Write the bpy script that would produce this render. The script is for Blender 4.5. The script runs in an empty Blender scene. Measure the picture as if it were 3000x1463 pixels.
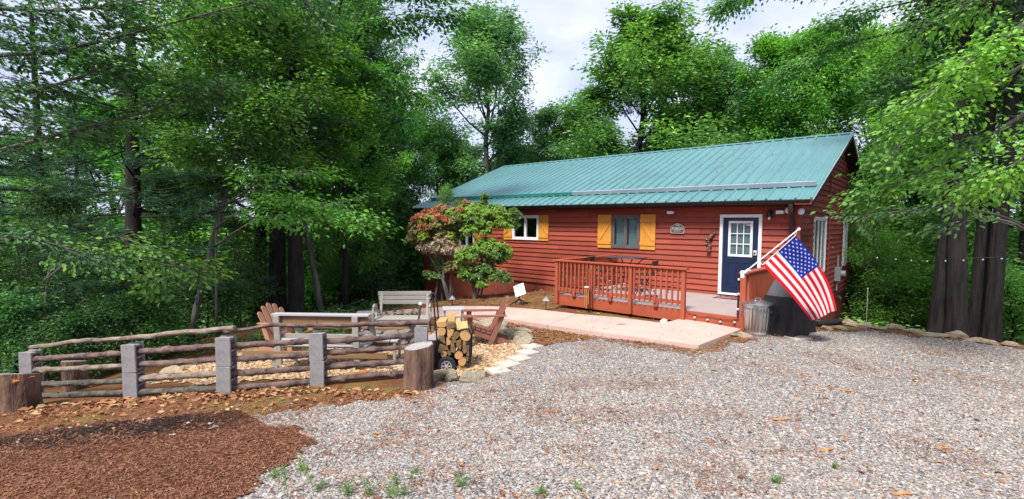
import bpy, math, random
import numpy as np
from mathutils import Vector, Matrix, Euler
rng = np.random.RandomState(7); random.seed(7)
scn = bpy.context.scene
col = scn.collection
R = math.radians
# ---------------------------------------------------------------- camera model
CAM = np.array([4.568, -13.9097, 1.8332]); YAW, PIT, ROL, F = -0.7238, -0.0512, 0.0100, 1435.4
cf = np.array([math.sin(YAW)*math.cos(PIT), math.cos(YAW)*math.cos(PIT), math.sin(PIT)])
cr = np.array([math.cos(YAW), -math.sin(YAW), 0.0]); cu = np.cross(cr, cf)
cr, cu = cr*math.cos(ROL)+cu*math.sin(ROL), cu*math.cos(ROL)-cr*math.sin(ROL)
def ray(x, y): return cf+cr*(x-1500)/F-cu*(y-731.5)/F
def atd(x, y, D): return CAM+ray(x, y)*D            # point at forward depth D
def ony(x, y, Y): d = ray(x, y); return CAM+d*(Y-CAM[1])/d[1]
def onx(x, y, X): d = ray(x, y); return CAM+d*(X-CAM[0])/d[0]
def onz(x, y, Z): d = ray(x, y); return CAM+d*(Z-CAM[2])/d[2]
# ---------------------------------------------------------------- terrain height
CP = np.array([(-5.9,-13.3,-.95),(-3.8,-12.4,-.64),(-2.6,-11.65,-.47),(-1.95,-10.7,-.47),(-1.29,-9.36,-.50),(1.88,-3.33,-.33),
 (-12.9,0,-1.82),(-9.75,0,-1.16),(-5.47,0,-.47),(-3.3,-3.1,-.42),(0.2,-3.3,-.36),(4.57,-13.9,.12),(0,-14.2,-.18),(8,-9,-.2),
 (6,-3.2,-.42),(-6,-7,-.75),(-9,-6.5,-1.0),(-3,-6.5,-.46),(1,-7,-.34),(10,-16,.1),(0,-20,.1),(-8,-16,-1.4),(2.2,6,-1.6),(2.5,11,-2.8),
 (-13,11.5,-4.2),(-17,-4,-2.6),(-12.5,-11,-1.9),(-10,-9,-1.25),(-9,-13,-1.7),(16,-8,-.4),(12,1,-1.2),(12,6,-3.4),(20,0,-3.0),(2.7,-1.5,-.38),(3.84,-.5,-.38),(4.8,-.66,-.38),(5.75,-.5,-.38),(7.5,-.8,-.40),(5.2,1.6,-.80),(-24,-10,-5),(-24,4,-6),(0,20,-6),(14,16,-6),(24,-16,-1),(-10,-26,-2),(6,-28,.2),(22,10,-6),(-12,20,-7)], float)
def _phi(d): return np.sqrt(d*d+1.0)
_n = len(CP)
_A = np.zeros((_n+1, _n+1)); _A[:_n,:_n] = _phi(np.linalg.norm(CP[:,None,:2]-CP[None,:,:2], axis=2)); _A[:_n,_n] = 1; _A[_n,:_n] = 1
_A[:_n,:_n] += np.eye(_n)*-.02
_w = np.linalg.solve(_A, np.append(CP[:,2], 0))
def gz(x, y):
    x = np.asarray(x, float); y = np.asarray(y, float)
    s = np.full(x.shape, _w[_n])
    for i in range(_n): s = s+_w[i]*_phi(np.hypot(x-CP[i,0], y-CP[i,1]))
    d = np.hypot(x+3, y+4)
    far = -9+0*d-5*np.clip((d-30)/60, 0, 1)+24*np.clip((d-160)/400, 0, 1)**1.3+3*np.sin(x*.013+1)*np.cos(y*.017)*np.clip((d-60)/200, 0, 1)
    t = np.clip((d-22)/26, 0, 1); t = t*t*(3-2*t)
    return s*(1-t)+far*t
def g1(x, y): return float(gz(np.array([x]), np.array([y]))[0])
def at(px, py):                                       # where the sight line meets the ground
    d = ray(px, py); t = np.arange(1, 900)*.06; P = CAM+d*t[:,None]; below = P[:,2] < gz(P[:,0], P[:,1])
    if not below.any(): return CAM+d*50
    b = t[np.argmax(below)]; a = b-.06
    for _ in range(3):
        t = np.linspace(a, b, 12); P = CAM+d*t[:,None]; below = P[:,2] < gz(P[:,0], P[:,1]); k = int(np.argmax(below)) if below.any() else 11
        a, b = t[max(k-1,0)], t[k]
    return CAM+d*b
def standing(px, D):                                  # on the ground, in image column px, at depth D
    P = CAM+ray(px, 660)*D
    return np.array([P[0], P[1], g1(P[0], P[1])])
# ---------------------------------------------------------------- objects
class MB:
    def __init__(s): s.v = []; s.f = []; s.mi = []
    def add(s, vs, fs, mi=0):
        o = len(s.v); s.v += [tuple(map(float, v)) for v in vs]; s.f += [tuple(i+o for i in f) for f in fs]; s.mi += [mi]*len(fs); return s
    def box(s, x0, x1, y0, y1, z0, z1, mi=0):
        return s.add([(x0,y0,z0),(x1,y0,z0),(x1,y1,z0),(x0,y1,z0),(x0,y0,z1),(x1,y0,z1),(x1,y1,z1),(x0,y1,z1)],
          [(0,3,2,1),(4,5,6,7),(0,1,5,4),(1,2,6,5),(2,3,7,6),(3,0,4,7)], mi)
    def bar(s, a, b, w, h, up=(0,0,1), mi=0):         # rectangular bar from a to b
        a = Vector(a); b = Vector(b); d = (b-a).normalized(); up = Vector(up)
        if abs(d.dot(up)) > .98: up = Vector((0,1,0))
        sd = d.cross(up).normalized(); u = sd.cross(d).normalized()
        vs = []
        for p in (a, b):
            for i, j in ((-1,-1),(1,-1),(1,1),(-1,1)): vs.append(p+sd*(w/2*i)+u*(h/2*j))
        return s.add(vs, [(0,1,2,3),(7,6,5,4),(0,4,5,1),(1,5,6,2),(2,6,7,3),(3,7,4,0)], mi)
    def tube(s, pts, rad, n=8, cap=True, mi=0, jit=0, rs=None):
        pts = [Vector(p) for p in pts]; m = len(pts)
        if not hasattr(rad, '__len__'): rad = [rad]*m
        vs = []; prev = None
        for i, p in enumerate(pts):
            d = (pts[min(i+1,m-1)]-pts[max(i-1,0)])
            d = d.normalized() if d.length > 1e-9 else Vector((0,0,1))
            if prev is None:
                ref = Vector((0,0,1)) if abs(d.z) < .9 else Vector((1,0,0))
                sd = d.cross(ref).normalized()
            else: sd = (prev-d*prev.dot(d)).normalized()
            prev = sd; u = d.cross(sd)
            for k in range(n):
                a = 2*math.pi*k/n; r = rad[i]*(1+(rs.uniform(-jit,jit) if jit else 0))
                vs.append(p+(sd*math.cos(a)+u*math.sin(a))*r)
        fs = []
        for i in range(m-1):
            for k in range(n):
                k2 = (k+1) % n; fs.append((i*n+k, i*n+k2, (i+1)*n+k2, (i+1)*n+k))
        if cap: fs.append(tuple(range(n-1,-1,-1))); fs.append(tuple((m-1)*n+k for k in range(n)))
        return s.add(vs, fs, mi)
    def lathe(s, prof, n=24, c=(0,0,0), mi=0, wob=None, cap=True):
        vs = []; m = len(prof)
        for r, z in prof:
            for k in range(n):
                a = 2*math.pi*k/n; q = r*(wob(a) if wob else 1)
                vs.append((c[0]+q*math.cos(a), c[1]+q*math.sin(a), c[2]+z))
        fs = []
        for i in range(m-1):
            for k in range(n):
                k2 = (k+1) % n; fs.append((i*n+k, i*n+k2, (i+1)*n+k2, (i+1)*n+k))
        if cap and prof[0][0] > 1e-4: fs.append(tuple(range(n-1,-1,-1)))
        if cap and prof[-1][0] > 1e-4: fs.append(tuple((m-1)*n+k for k in range(n)))
        return s.add(vs, fs, mi)
    def prism(s, poly, a, b, fn, mi=0):               # polygon (u,v) extruded from a to b; fn(u,v,w)->xyz
        n = len(poly)
        vs = [fn(u, v, a) for u, v in poly]+[fn(u, v, b) for u, v in poly]
        fs = [tuple(range(n-1,-1,-1)), tuple(range(n, 2*n))]+[(i, (i+1) % n, n+(i+1) % n, n+i) for i in range(n)]
        return s.add(vs, fs, mi)
    def xf(s, M):
        s.v = [tuple(M @ Vector(v)) for v in s.v]; return s
    def join(s, o):
        return s.add(o.v, o.f) if o.v else s
    def build(s, name, mats, parent=None, smooth=False, bevel=0, fix=True):
        me = bpy.data.meshes.new(name); me.from_pydata(s.v, [], s.f)
        return link(name, me, mats, parent, smooth, bevel, s.mi, fix)
def link(name, me, mats, parent=None, smooth=False, bevel=0, mi=None, fix=True):
    mats = mats if isinstance(mats, (list, tuple)) else [mats]
    for m in mats: me.materials.append(m)
    if mi is not None and len(mats) > 1: me.polygons.foreach_set('material_index', np.array(mi, np.int32))
    if fix:
        import bmesh
        bm = bmesh.new(); bm.from_mesh(me); bmesh.ops.recalc_face_normals(bm, faces=bm.faces[:]); bm.to_mesh(me); bm.free()
    me.update()
    if smooth:
        me.polygons.foreach_set('use_smooth', np.ones(len(me.polygons), bool))
        try: me.set_sharp_from_angle(angle=R(42))
        except Exception: pass
    o = bpy.data.objects.new(name, me); col.objects.link(o)
    if parent is not None:
        o.parent = parent
    if bevel:
        b = o.modifiers.new('edge', 'BEVEL'); b.width = bevel; b.segments = 2; b.limit_method = 'ANGLE'; b.angle_limit = R(40)
    return o
def np_mesh(name, V, Fc):
    me = bpy.data.meshes.new(name)
    me.from_pydata(np.asarray(V, np.float32), [], np.asarray(Fc, np.int32)); return me
def tag(o, label=None, cat=None, group=None, kind=None):
    if label: o['label'] = label
    if cat: o['category'] = cat
    if group: o['group'] = group
    if kind: o['kind'] = kind
    return o
def thing(name, label, cat, loc=(0,0,0), rz=0, group=None):
    o = bpy.data.objects.new(name, None); col.objects.link(o); o.empty_display_size = .1
    o.location = [float(c) for c in loc]; o.rotation_euler = (0,0,rz)
    return tag(o, label, cat, group)
def dup(root, loc, rz=0, label=None, scale=None, rot=None):
    r = root.copy(); col.objects.link(r); r.location = [float(c) for c in loc]
    r.rotation_euler = rot if rot else (0,0,rz)
    if scale: r.scale = (scale,)*3 if not hasattr(scale, '__len__') else scale
    if label: r['label'] = label
    for ch in list(root.children):
        c = ch.copy(); col.objects.link(c); c.parent = r
        for g in ch.children:
            d = g.copy(); col.objects.link(d); d.parent = c
    return r
# ---------------------------------------------------------------- materials
def newmat(name):
    m = bpy.data.materials.new(name); m.use_nodes = True; nt = m.node_tree; nt.nodes.clear()
    out = nt.nodes.new('ShaderNodeOutputMaterial'); return m, nt, out
def nd(nt, t, **k):
    n = nt.nodes.new(t)
    for a, b in k.items():
        if a.startswith('i_'):
            key = a[2:].replace('_', ' ')
            n.inputs[int(key) if key.isdigit() else key].default_value = b
        else: setattr(n, a, b)
    return n
def c4(c): return (c[0], c[1], c[2], 1)
def ramp(nt, stops, src=None, interp='LINEAR'):
    r = nt.nodes.new('ShaderNodeValToRGB'); e = r.color_ramp.elements; r.color_ramp.interpolation = interp
    while len(e) < len(stops): e.new(.5)
    for i, (p, c) in enumerate(stops): e[i].position = p; e[i].color = c4(c)
    if src is not None: nt.links.new(src, r.inputs[0])
    return r.outputs[0]
def mixc(nt, fac, a, b, mode='MIX'):
    m = nt.nodes.new('ShaderNodeMix'); m.data_type = 'RGBA'; m.blend_type = mode
    def put(i, v):
        if isinstance(v, (int, float)): m.inputs[i].default_value = v
        elif isinstance(v, tuple): m.inputs[i].default_value = c4(v)
        else: nt.links.new(v, m.inputs[i])
    put(0, fac); put(6, a); put(7, b); return m.outputs[2]
def coords(nt, scale=(1,1,1), kind='Object', rot=(0,0,0)):
    t = nt.nodes.new('ShaderNodeTexCoord'); mp = nt.nodes.new('ShaderNodeMapping')
    nt.links.new(t.outputs[kind], mp.inputs[0]); mp.inputs['Scale'].default_value = scale; mp.inputs['Rotation'].default_value = rot
    return mp.outputs[0]
def noise(nt, vec, scale, detail=4, rough=.6, dist=0):
    n = nt.nodes.new('ShaderNodeTexNoise'); nt.links.new(vec, n.inputs['Vector'])
    n.inputs['Scale'].default_value = scale; n.inputs['Detail'].default_value = detail; n.inputs['Roughness'].default_value = rough; n.inputs['Distortion'].default_value = dist
    return n.outputs[0]
def voro(nt, vec, scale, feat='F1', out='Distance', rnd=1):
    n = nt.nodes.new('ShaderNodeTexVoronoi'); n.feature = feat; nt.links.new(vec, n.inputs['Vector']); n.inputs['Scale'].default_value = scale; n.inputs['Randomness'].default_value = rnd
    return n.outputs[out]
def bump(nt, h, strength=.5, dist=.02, normal=None):
    b = nt.nodes.new('ShaderNodeBump'); b.inputs['Strength'].default_value = strength; b.inputs['Distance'].default_value = dist
    nt.links.new(h, b.inputs['Height'])
    if normal is not None: nt.links.new(normal, b.inputs['Normal'])
    return b.outputs[0]
def finish(nt, out, color, rough=.8, normal=None, metal=0, spec=.5, **kw):
    p = nt.nodes.new('ShaderNodeBsdfPrincipled')
    if isinstance(color, tuple): p.inputs['Base Color'].default_value = c4(color)
    else: nt.links.new(color, p.inputs['Base Color'])
    if isinstance(rough, (int, float)): p.inputs['Roughness'].default_value = rough
    else: nt.links.new(rough, p.inputs['Roughness'])
    p.inputs['Metallic'].default_value = metal; p.inputs['Specular IOR Level'].default_value = spec
    for k, v in kw.items(): p.inputs[k].default_value = v
    if normal is not None: nt.links.new(normal, p.inputs['Normal'])
    nt.links.new(p.outputs[0], out.inputs[0]); return p
def simple(name, c1, c2=None, scale=8, stretch=(1,1,1), rough=.7, bmp=.15, bscale=None, bdist=.01, metal=0, spec=.4, detail=5, lo=.35, hi=.65, **kw):
    m, nt, out = newmat(name); v = coords(nt, stretch)
    n = noise(nt, v, scale, detail)
    c = ramp(nt, [(lo, c1), (hi, c2 or tuple(x*.8 for x in c1))], n)
    nrm = bump(nt, noise(nt, v, bscale or scale*3, 4), bmp, bdist) if bmp else None
    finish(nt, out, c, rough, nrm, metal, spec, **kw); return m
def wood(name, c1, c2, along='x', rough=.75, grain=14, knots=None, spec=.3):
    m, nt, out = newmat(name)
    st = {'x': (.06,1,1), 'y': (1,.06,1), 'z': (1,1,.06)}[along]
    v = coords(nt, st); n = noise(nt, v, grain, 6, .65, 1.2); n2 = noise(nt, coords(nt), 2.2, 3)
    c = ramp(nt, [(.3, c1), (.7, c2)], n)
    c = mixc(nt, ramp(nt, [(.35,(0,0,0)),(.75,(.55,.55,.55))], n2), c, tuple(x*.72 for x in c1))
    if knots:
        vk = voro(nt, coords(nt), knots[0]); c = mixc(nt, ramp(nt, [(.06,(1,1,1)),(.12,(0,0,0))], vk), c, knots[1])
    finish(nt, out, c, rough, bump(nt, n, .25, .006), 0, spec); return m
def leafmat(name, ca, cb, cc, trans=.35, rough=.5, drift=True):
    m, nt, out = newmat(name)
    g = nt.nodes.new('ShaderNodeNewGeometry'); oi = nt.nodes.new('ShaderNodeObjectInfo')
    c = ramp(nt, [(0, ca), (.55, cb), (1, cc)], g.outputs['Random Per Island'])
    pn = noise(nt, coords(nt), .75, 3, .5)                # whole sprays of young yellow-green or old dark leaves
    if drift: c = mixc(nt, 1.0, c, ramp(nt, [(.34,(.50,.62,.90)),(.5,(1,1,1)),(.66,(1.42,1.30,.95))], pn), 'MULTIPLY')
    hs = nt.nodes.new('ShaderNodeHueSaturation'); nt.links.new(c, hs.inputs['Color']); hs.inputs['Saturation'].default_value = .93
    mr = nt.nodes.new('ShaderNodeMapRange'); nt.links.new(oi.outputs['Random'], mr.inputs[0]); mr.inputs[3].default_value = .48; mr.inputs[4].default_value = .515
    nt.links.new(mr.outputs[0], hs.inputs['Hue'])
    mr2 = nt.nodes.new('ShaderNodeMapRange'); nt.links.new(oi.outputs['Random'], mr2.inputs[0]); mr2.inputs[3].default_value = 1.15; mr2.inputs[4].default_value = .85
    nt.links.new(mr2.outputs[0], hs.inputs['Value'])
    p = nt.nodes.new('ShaderNodeBsdfPrincipled'); nt.links.new(hs.outputs[0], p.inputs['Base Color']); p.inputs['Roughness'].default_value = rough; p.inputs['Specular IOR Level'].default_value = .5
    t = nt.nodes.new('ShaderNodeBsdfTranslucent')
    tc = mixc(nt, 1.0, hs.outputs[0], (1.25,1.3,.55), 'MULTIPLY'); nt.links.new(tc, t.inputs[0])
    mx = nt.nodes.new('ShaderNodeMixShader'); mx.inputs[0].default_value = trans
    nt.links.new(p.outputs[0], mx.inputs[1]); nt.links.new(t.outputs[0], mx.inputs[2]); nt.links.new(mx.outputs[0], out.inputs[0]); return m
def islandmat(name, stops, rough=.8, bmp=None, spec=.3, interp='LINEAR', drift=None):
    m, nt, out = newmat(name); g = nt.nodes.new('ShaderNodeNewGeometry')
    c = ramp(nt, stops, g.outputs['Random Per Island'], interp)
    n = noise(nt, coords(nt), 60, 3); c = mixc(nt, .35, c, ramp(nt, [(.3,(.45,.45,.45)),(.7,(1,1,1))], n), 'MULTIPLY')
    if drift: c = mixc(nt, ramp(nt, [(.42,(0,0,0)),(.66,(.75,.75,.75))], noise(nt, coords(nt), drift[0], 4)), c, drift[1])
    finish(nt, out, c, rough, None, 0, spec); return m
M = {}
def sidingmat(name, c1, c2, axis):
    m, nt, out = newmat(name)
    st = (.06,1,1) if axis == 'X' else (1,.06,1)
    n = noise(nt, coords(nt, st), 18, 6, .65, 1.0); n2 = noise(nt, coords(nt), .9, 4)
    t = nt.nodes.new('ShaderNodeTexCoord'); sx = nt.nodes.new('ShaderNodeSeparateXYZ'); nt.links.new(t.outputs['Object'], sx.inputs[0])
    def mth(op, a, b=None, c=None):
        q = nt.nodes.new('ShaderNodeMath'); q.operation = op
        for i, v in enumerate((a, b, c)):
            if v is None: continue
            if isinstance(v, (int, float)): q.inputs[i].default_value = v
            else: nt.links.new(v, q.inputs[i])
        return q.outputs[0]
    row = mth('FLOOR', mth('DIVIDE', mth('ADD', sx.outputs['Z'], -.63 if axis == 'X' else -.47), .158))
    u = mth('ADD', mth('DIVIDE', sx.outputs[axis], 3.3), mth('MULTIPLY', row, .377)); colm = mth('FLOOR', u)
    cb = nt.nodes.new('ShaderNodeCombineXYZ'); nt.links.new(row, cb.inputs[0]); nt.links.new(colm, cb.inputs[1])
    wn = nt.nodes.new('ShaderNodeTexWhiteNoise'); wn.noise_dimensions = '2D'; nt.links.new(cb.outputs[0], wn.inputs[0])
    c = ramp(nt, [(.3, c1), (.7, c2)], n)
    c = mixc(nt, 1.0, c, ramp(nt, [(0,(.66,.60,.60)),(.5,(.95,.95,.95)),(1,(1.2,1.2,1.16))], wn.outputs[0]), 'MULTIPLY')
    jt = mth('LESS_THAN', mth('FRACT', u), .0022); c = mixc(nt, jt, c, (.03,.008,.006))          # butt joints
    c = mixc(nt, ramp(nt, [(.45,(0,0,0)),(.8,(.40,.40,.40))], n2), c, (.32,.085,.055))            # faded patches
    c = mixc(nt, ramp(nt, [(.60,(0,0,0)),(.68,(.35,.35,.35))], noise(nt, coords(nt, st), 5, 3)), c, (.14,.028,.02))
    bz = mth('SUBTRACT', 1.0, mth('MULTIPLY', mth('ADD', sx.outputs['Z'], -.62), 1.6)); bz = mth('MULTIPLY', bz, noise(nt, coords(nt), 3.5, 5, .7))
    c = mixc(nt, ramp(nt, [(.30,(0,0,0)),(.7,(.55,.55,.55))], bz), c, (.13,.062,.038))          # splashed soil along the foot
    finish(nt, out, c, .72, bump(nt, n, .3, .006), 0, .3); return m
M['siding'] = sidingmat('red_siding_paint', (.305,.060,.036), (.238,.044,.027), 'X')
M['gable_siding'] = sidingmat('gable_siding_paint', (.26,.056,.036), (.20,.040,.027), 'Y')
M['found'] = simple('foundation_paint', (.26,.060,.038), (.20,.045,.030), 5, rough=.85, bmp=.3, bscale=30)
M['deckred'] = wood('deck_red_stain', (.39,.090,.043), (.315,.068,.033), 'x', .65, 12)
M['deckredz'] = wood('deck_red_stain_upright', (.38,.090,.043), (.305,.068,.033), 'z', .65, 12)
M['white'] = simple('white_trim', (.76,.75,.74), (.70,.69,.69), 6, rough=.5, bmp=.03)
M['brownvinyl'] = simple('brown_window_frame', (.13,.10,.10), (.10,.08,.085), 6, rough=.5, bmp=.03)
M['shutter'] = wood('honey_pine', (.66,.30,.045), (.54,.21,.028), 'z', .6, 10, (9,(.16,.05,.012)))
M['navy'] = simple('navy_door_paint', (.009,.020,.058), (.007,.016,.046), 3, rough=.35, bmp=.02)
M['gutter'] = simple('dark_brown_gutter', (.035,.022,.022), (.028,.018,.018), 4, rough=.45, bmp=.02)
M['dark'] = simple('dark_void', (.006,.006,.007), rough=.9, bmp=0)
M['black'] = simple('black_metal', (.012,.012,.014), (.02,.02,.022), 9, rough=.45, bmp=.05)
M['soffit'] = simple('dark_stained_soffit', (.03,.012,.01), (.02,.009,.008), 7, rough=.85)
M['steel'] = simple('galvanised_steel', (.66,.68,.69), (.48,.50,.51), 7, (1,1,.3), rough=.30, bmp=.06, metal=.95)
M['alu'] = simple('bright_aluminium', (.62,.60,.60), (.5,.48,.48), 10, rough=.35, bmp=.02, metal=.6)
M['plasticw'] = simple('white_plastic', (.78,.78,.80), rough=.35, bmp=0)
M['greyplastic'] = simple('grey_box', (.22,.23,.24), (.17,.18,.19), 5, rough=.5, bmp=.04)
def roofmat():
    m, nt, out = newmat('teal_metal_roof'); v = coords(nt)
    n = noise(nt, v, .6, 4); n2 = noise(nt, coords(nt, (3,.25,.25)), 3, 4)
    c = ramp(nt, [(.3,(.018,.150,.145)),(.7,(.034,.200,.192))], n)
    c = mixc(nt, ramp(nt, [(.5,(0,0,0)),(.8,(.35,.35,.35))], n2), c, (.06,.22,.19))
    sp = ramp(nt, [(.70,(0,0,0)),(.76,(.5,.5,.5))], noise(nt, v, 26, 2)); c = mixc(nt, sp, c, (.05,.11,.08))
    rg = ramp(nt, [(.3,(.42,.42,.42)),(.7,(.55,.55,.55))], n2)
    finish(nt, out, c, rg, bump(nt, noise(nt, v, 1.3, 2), .06, .02), 0, 1.0, IOR=1.9, **{'Sheen Weight': .75, 'Sheen Roughness': .35, 'Sheen Tint': (.70,.87,1,1)}); return m
M['roof'] = roofmat()
def glassmat(name, tint, refl=.35):
    m, nt, out = newmat(name)
    gl = nd(nt, 'ShaderNodeBsdfGlossy', i_Roughness=.03); gl.inputs['Color'].default_value = (.9,.95,1,1)
    tr = nd(nt, 'ShaderNodeBsdfTransparent'); tr.inputs['Color'].default_value = c4(tint)
    lw = nd(nt, 'ShaderNodeLayerWeight', i_Blend=refl); mx = nt.nodes.new('ShaderNodeMixShader')
    ad = nd(nt, 'ShaderNodeMath', operation='MULTIPLY_ADD', i_1=.38, i_2=.045); nt.links.new(lw.outputs['Fresnel'], ad.inputs[0])
    nt.links.new(ad.outputs[0], mx.inputs[0]); nt.links.new(tr.outputs[0], mx.inputs[1]); nt.links.new(gl.outputs[0], mx.inputs[2]); nt.links.new(mx.outputs[0], out.inputs[0]); return m
M['glass'] = glassmat('window_glass', (.75,.82,.82))
M['blind'] = simple('pale_blind', (.55,.60,.64), (.45,.50,.55), 3, (.1,.1,6), rough=.8, bmp=0)
M['bark'] = simple('dark_bark', (.024,.021,.019), (.006,.005,.005), 11, (1,1,.16), rough=.95, bmp=1.0, bscale=14, bdist=.04, lo=.42, hi=.66)
M['barkgrey'] = simple('grey_bark', (.15,.14,.125), (.055,.050,.045), 6, (1,1,.3), rough=.95, bmp=.8, bscale=16, bdist=.025)
M['block'] = simple('grey_concrete_block', (.30,.285,.285), (.205,.195,.195), 7, rough=.95, bmp=.7, bscale=70, bdist=.006, lo=.3, hi=.7)
def blockmat():
    m, nt, out = newmat('grey_concrete_block'); v = coords(nt); n = noise(nt, v, 7, 5, .65); n2 = noise(nt, v, 85, 3, .7); n3 = noise(nt, v, 3.2, 5, .7)
    c = ramp(nt, [(.3,(.21,.20,.20)),(.7,(.32,.305,.30))], n); c = mixc(nt, ramp(nt, [(.35,(.8,.8,.8)),(.46,(0,0,0))], n2), c, (.12,.11,.11)); c = mixc(nt, ramp(nt, [(.55,(0,0,0)),(.72,(.55,.55,.55))], n3), c, (.15,.135,.115))
    finish(nt, out, c, .95, bump(nt, n2, .9, .008), 0, .2); return m
M['block'] = blockmat()
M['rail'] = simple('bare_branch_wood', (.17,.115,.095), (.060,.036,.032), 6, rough=.85, bmp=1.0, bscale=22, bdist=.012, lo=.38, hi=.62)
M['railpale'] = simple('weathered_branch_wood', (.25,.20,.15), (.105,.080,.065), 6, rough=.85, bmp=1.0, bscale=22, bdist=.012, lo=.38, hi=.62)
M['railmoss'] = simple('mossy_branch_wood', (.11,.10,.075), (.040,.036,.030), 7, rough=.9, bmp=1.0, bscale=22, bdist=.014, lo=.38, hi=.62)
M['stumpbark'] = simple('stump_bark', (.20,.115,.078), (.055,.030,.021), 7, (1,1,.35), rough=.95, bmp=1, bscale=12, bdist=.03, lo=.35, hi=.65)
M['stumpbarkdark'] = simple('dark_stump_bark', (.10,.055,.045), (.035,.020,.018), 7, (1,1,.3), rough=.95, bmp=1, bscale=12, bdist=.03, lo=.35, hi=.65)
M['cutgrey'] = simple('weathered_cut_wood', (.38,.34,.33), (.26,.23,.22), 12, rough=.9, bmp=.4, bscale=30)
M['orangewood'] = simple('fresh_torn_wood', (.60,.24,.06), (.48,.17,.04), 10, rough=.8, bmp=.3)
M['benchgrey'] = wood('weathered_grey_wood', (.37,.345,.30), (.23,.21,.18), 'x', .85, 12)
M['benchbrown'] = wood('treated_brown_wood', (.30,.18,.085), (.14,.075,.035), 'x', .8, 9)
M['benchwhite'] = wood('bleached_wood', (.42,.41,.41), (.30,.295,.30), 'x', .85, 12)
M['adiron'] = simple('pinkish_brown_resin', (.40,.20,.125), (.33,.16,.10), 4, (1,.2,1), rough=.6, bmp=.08)
M['adiron2'] = simple('red_brown_resin', (.235,.095,.065), (.185,.072,.05), 4, rough=.6, bmp=.08)
M['rock'] = simple('pale_lichen_rock', (.42,.36,.24), (.24,.21,.15), 5, rough=.95, bmp=.9, bscale=9, bdist=.05, lo=.35, hi=.68)
M['rocktan'] = simple('tan_rock', (.50,.40,.27), (.33,.25,.16), 5, rough=.95, bmp=.9, bscale=9, bdist=.05, lo=.35, hi=.68)
M['rockdark'] = simple('sooty_stone', (.05,.045,.045), (.02,.018,.018), 6, rough=.95, bmp=.9, bscale=9, bdist=.05)
M['rockgrey'] = simple('grey_fire_stone', (.30,.27,.24), (.17,.15,.135), 6, rough=.95, bmp=.9, bscale=9, bdist=.05)
M['paver'] = simple('pale_paver', (.52,.45,.38), (.42,.36,.30), 8, rough=.95, bmp=.4, bscale=60)
M['logbark'] = simple('firewood_bark', (.20,.15,.075), (.09,.065,.035), 12, rough=.95, bmp=.8, bscale=30)
def logend():
    m, nt, out = newmat('cut_log_end'); v = coords(nt); 
    w = nt.nodes.new('ShaderNodeTexWave'); w.wave_type = 'RINGS'; w.rings_direction = 'Y'; nt.links.new(v, w.inputs[0]); w.inputs['Scale'].default_value = 26; w.inputs['Distortion'].default_value = 2.5; w.inputs['Detail'].default_value = 2
    c = ramp(nt, [(.2,(.40,.20,.075)),(.8,(.52,.29,.12))], w.outputs[0]); c = mixc(nt, ramp(nt, [(.4,(0,0,0)),(.75,(.6,.6,.6))], noise(nt, v, 9, 3)), c, (.36,.17,.06))
    finish(nt, out, c, .85, bump(nt, noise(nt, v, 40, 3), .3, .006)); return m
M['logend'] = logend()
M['logbark2'] = simple('dull_split_wood', (.24,.15,.065), (.12,.075,.035), 9, (1,.2,1), rough=.9, bmp=.5)
M['splitwood'] = wood('split_pale_wood', (.60,.40,.17), (.46,.27,.10), 'y', .8, 12)
M['tyre'] = simple('tyre_rubber', (.012,.012,.014), (.02,.02,.022), 20, rough=.8, bmp=.2)
M['cover'] = simple('black_vinyl_cover', (.006,.006,.007), (.010,.010,.012), 4, rough=.55, bmp=.5, bscale=5, bdist=.04)
M['covergrey'] = simple('grey_vinyl_cover', (.085,.085,.10), (.065,.065,.078), 4, rough=.6, bmp=.4, bscale=5, bdist=.03)
M['deckfloor'] = wood('grey_deck_boards', (.40,.33,.31), (.32,.265,.255), 'x', .7, 12)
# ================================================================ ground and paving
def groundmat():
    m, nt, out = newmat('pine_straw_ground'); v = coords(nt)
    n1 = noise(nt, v, .55, 5); n2 = noise(nt, v, 5, 6, .7); n3 = noise(nt, coords(nt, (3,9,1)), 9, 4, .7, 1)
    base = ramp(nt, [(.25,(.060,.028,.015)),(.5,(.19,.075,.032)),(.75,(.32,.15,.065))], n3)
    c = mixc(nt, ramp(nt, [(.35,(0,0,0)),(.7,(.8,.8,.8))], n2), base, (.12,.05,.025))
    c = mixc(nt, ramp(nt, [(.48,(0,0,0)),(.64,(.75,.75,.75))], noise(nt, v, 1.5, 5)), c, (.20,.155,.045))
    sx = nt.nodes.new('ShaderNodeSeparateXYZ'); t = nt.nodes.new('ShaderNodeTexCoord'); nt.links.new(t.outputs['Object'], sx.inputs[0])
    # leaf-mould and green cover take over away from the yard
    ln = nd(nt, 'ShaderNodeVectorMath', operation='DISTANCE'); nt.links.new(t.outputs['Object'], ln.inputs[0]); ln.inputs[1].default_value = (0,-8,-1)
    mr = nd(nt, 'ShaderNodeMapRange', i_1=12.0, i_2=19.0); nt.links.new(ln.outputs['Value'], mr.inputs[0])
    fc = ramp(nt, [(.35,(.012,.030,.008)),(.5,(.026,.022,.010)),(.68,(.018,.046,.010))], noise(nt, v, 1.7, 5))
    c = mixc(nt, mr.outputs[0], c, fc)
    finish(nt, out, c, .95, bump(nt, n3, .8, .03), 0, .2); return m
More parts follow.
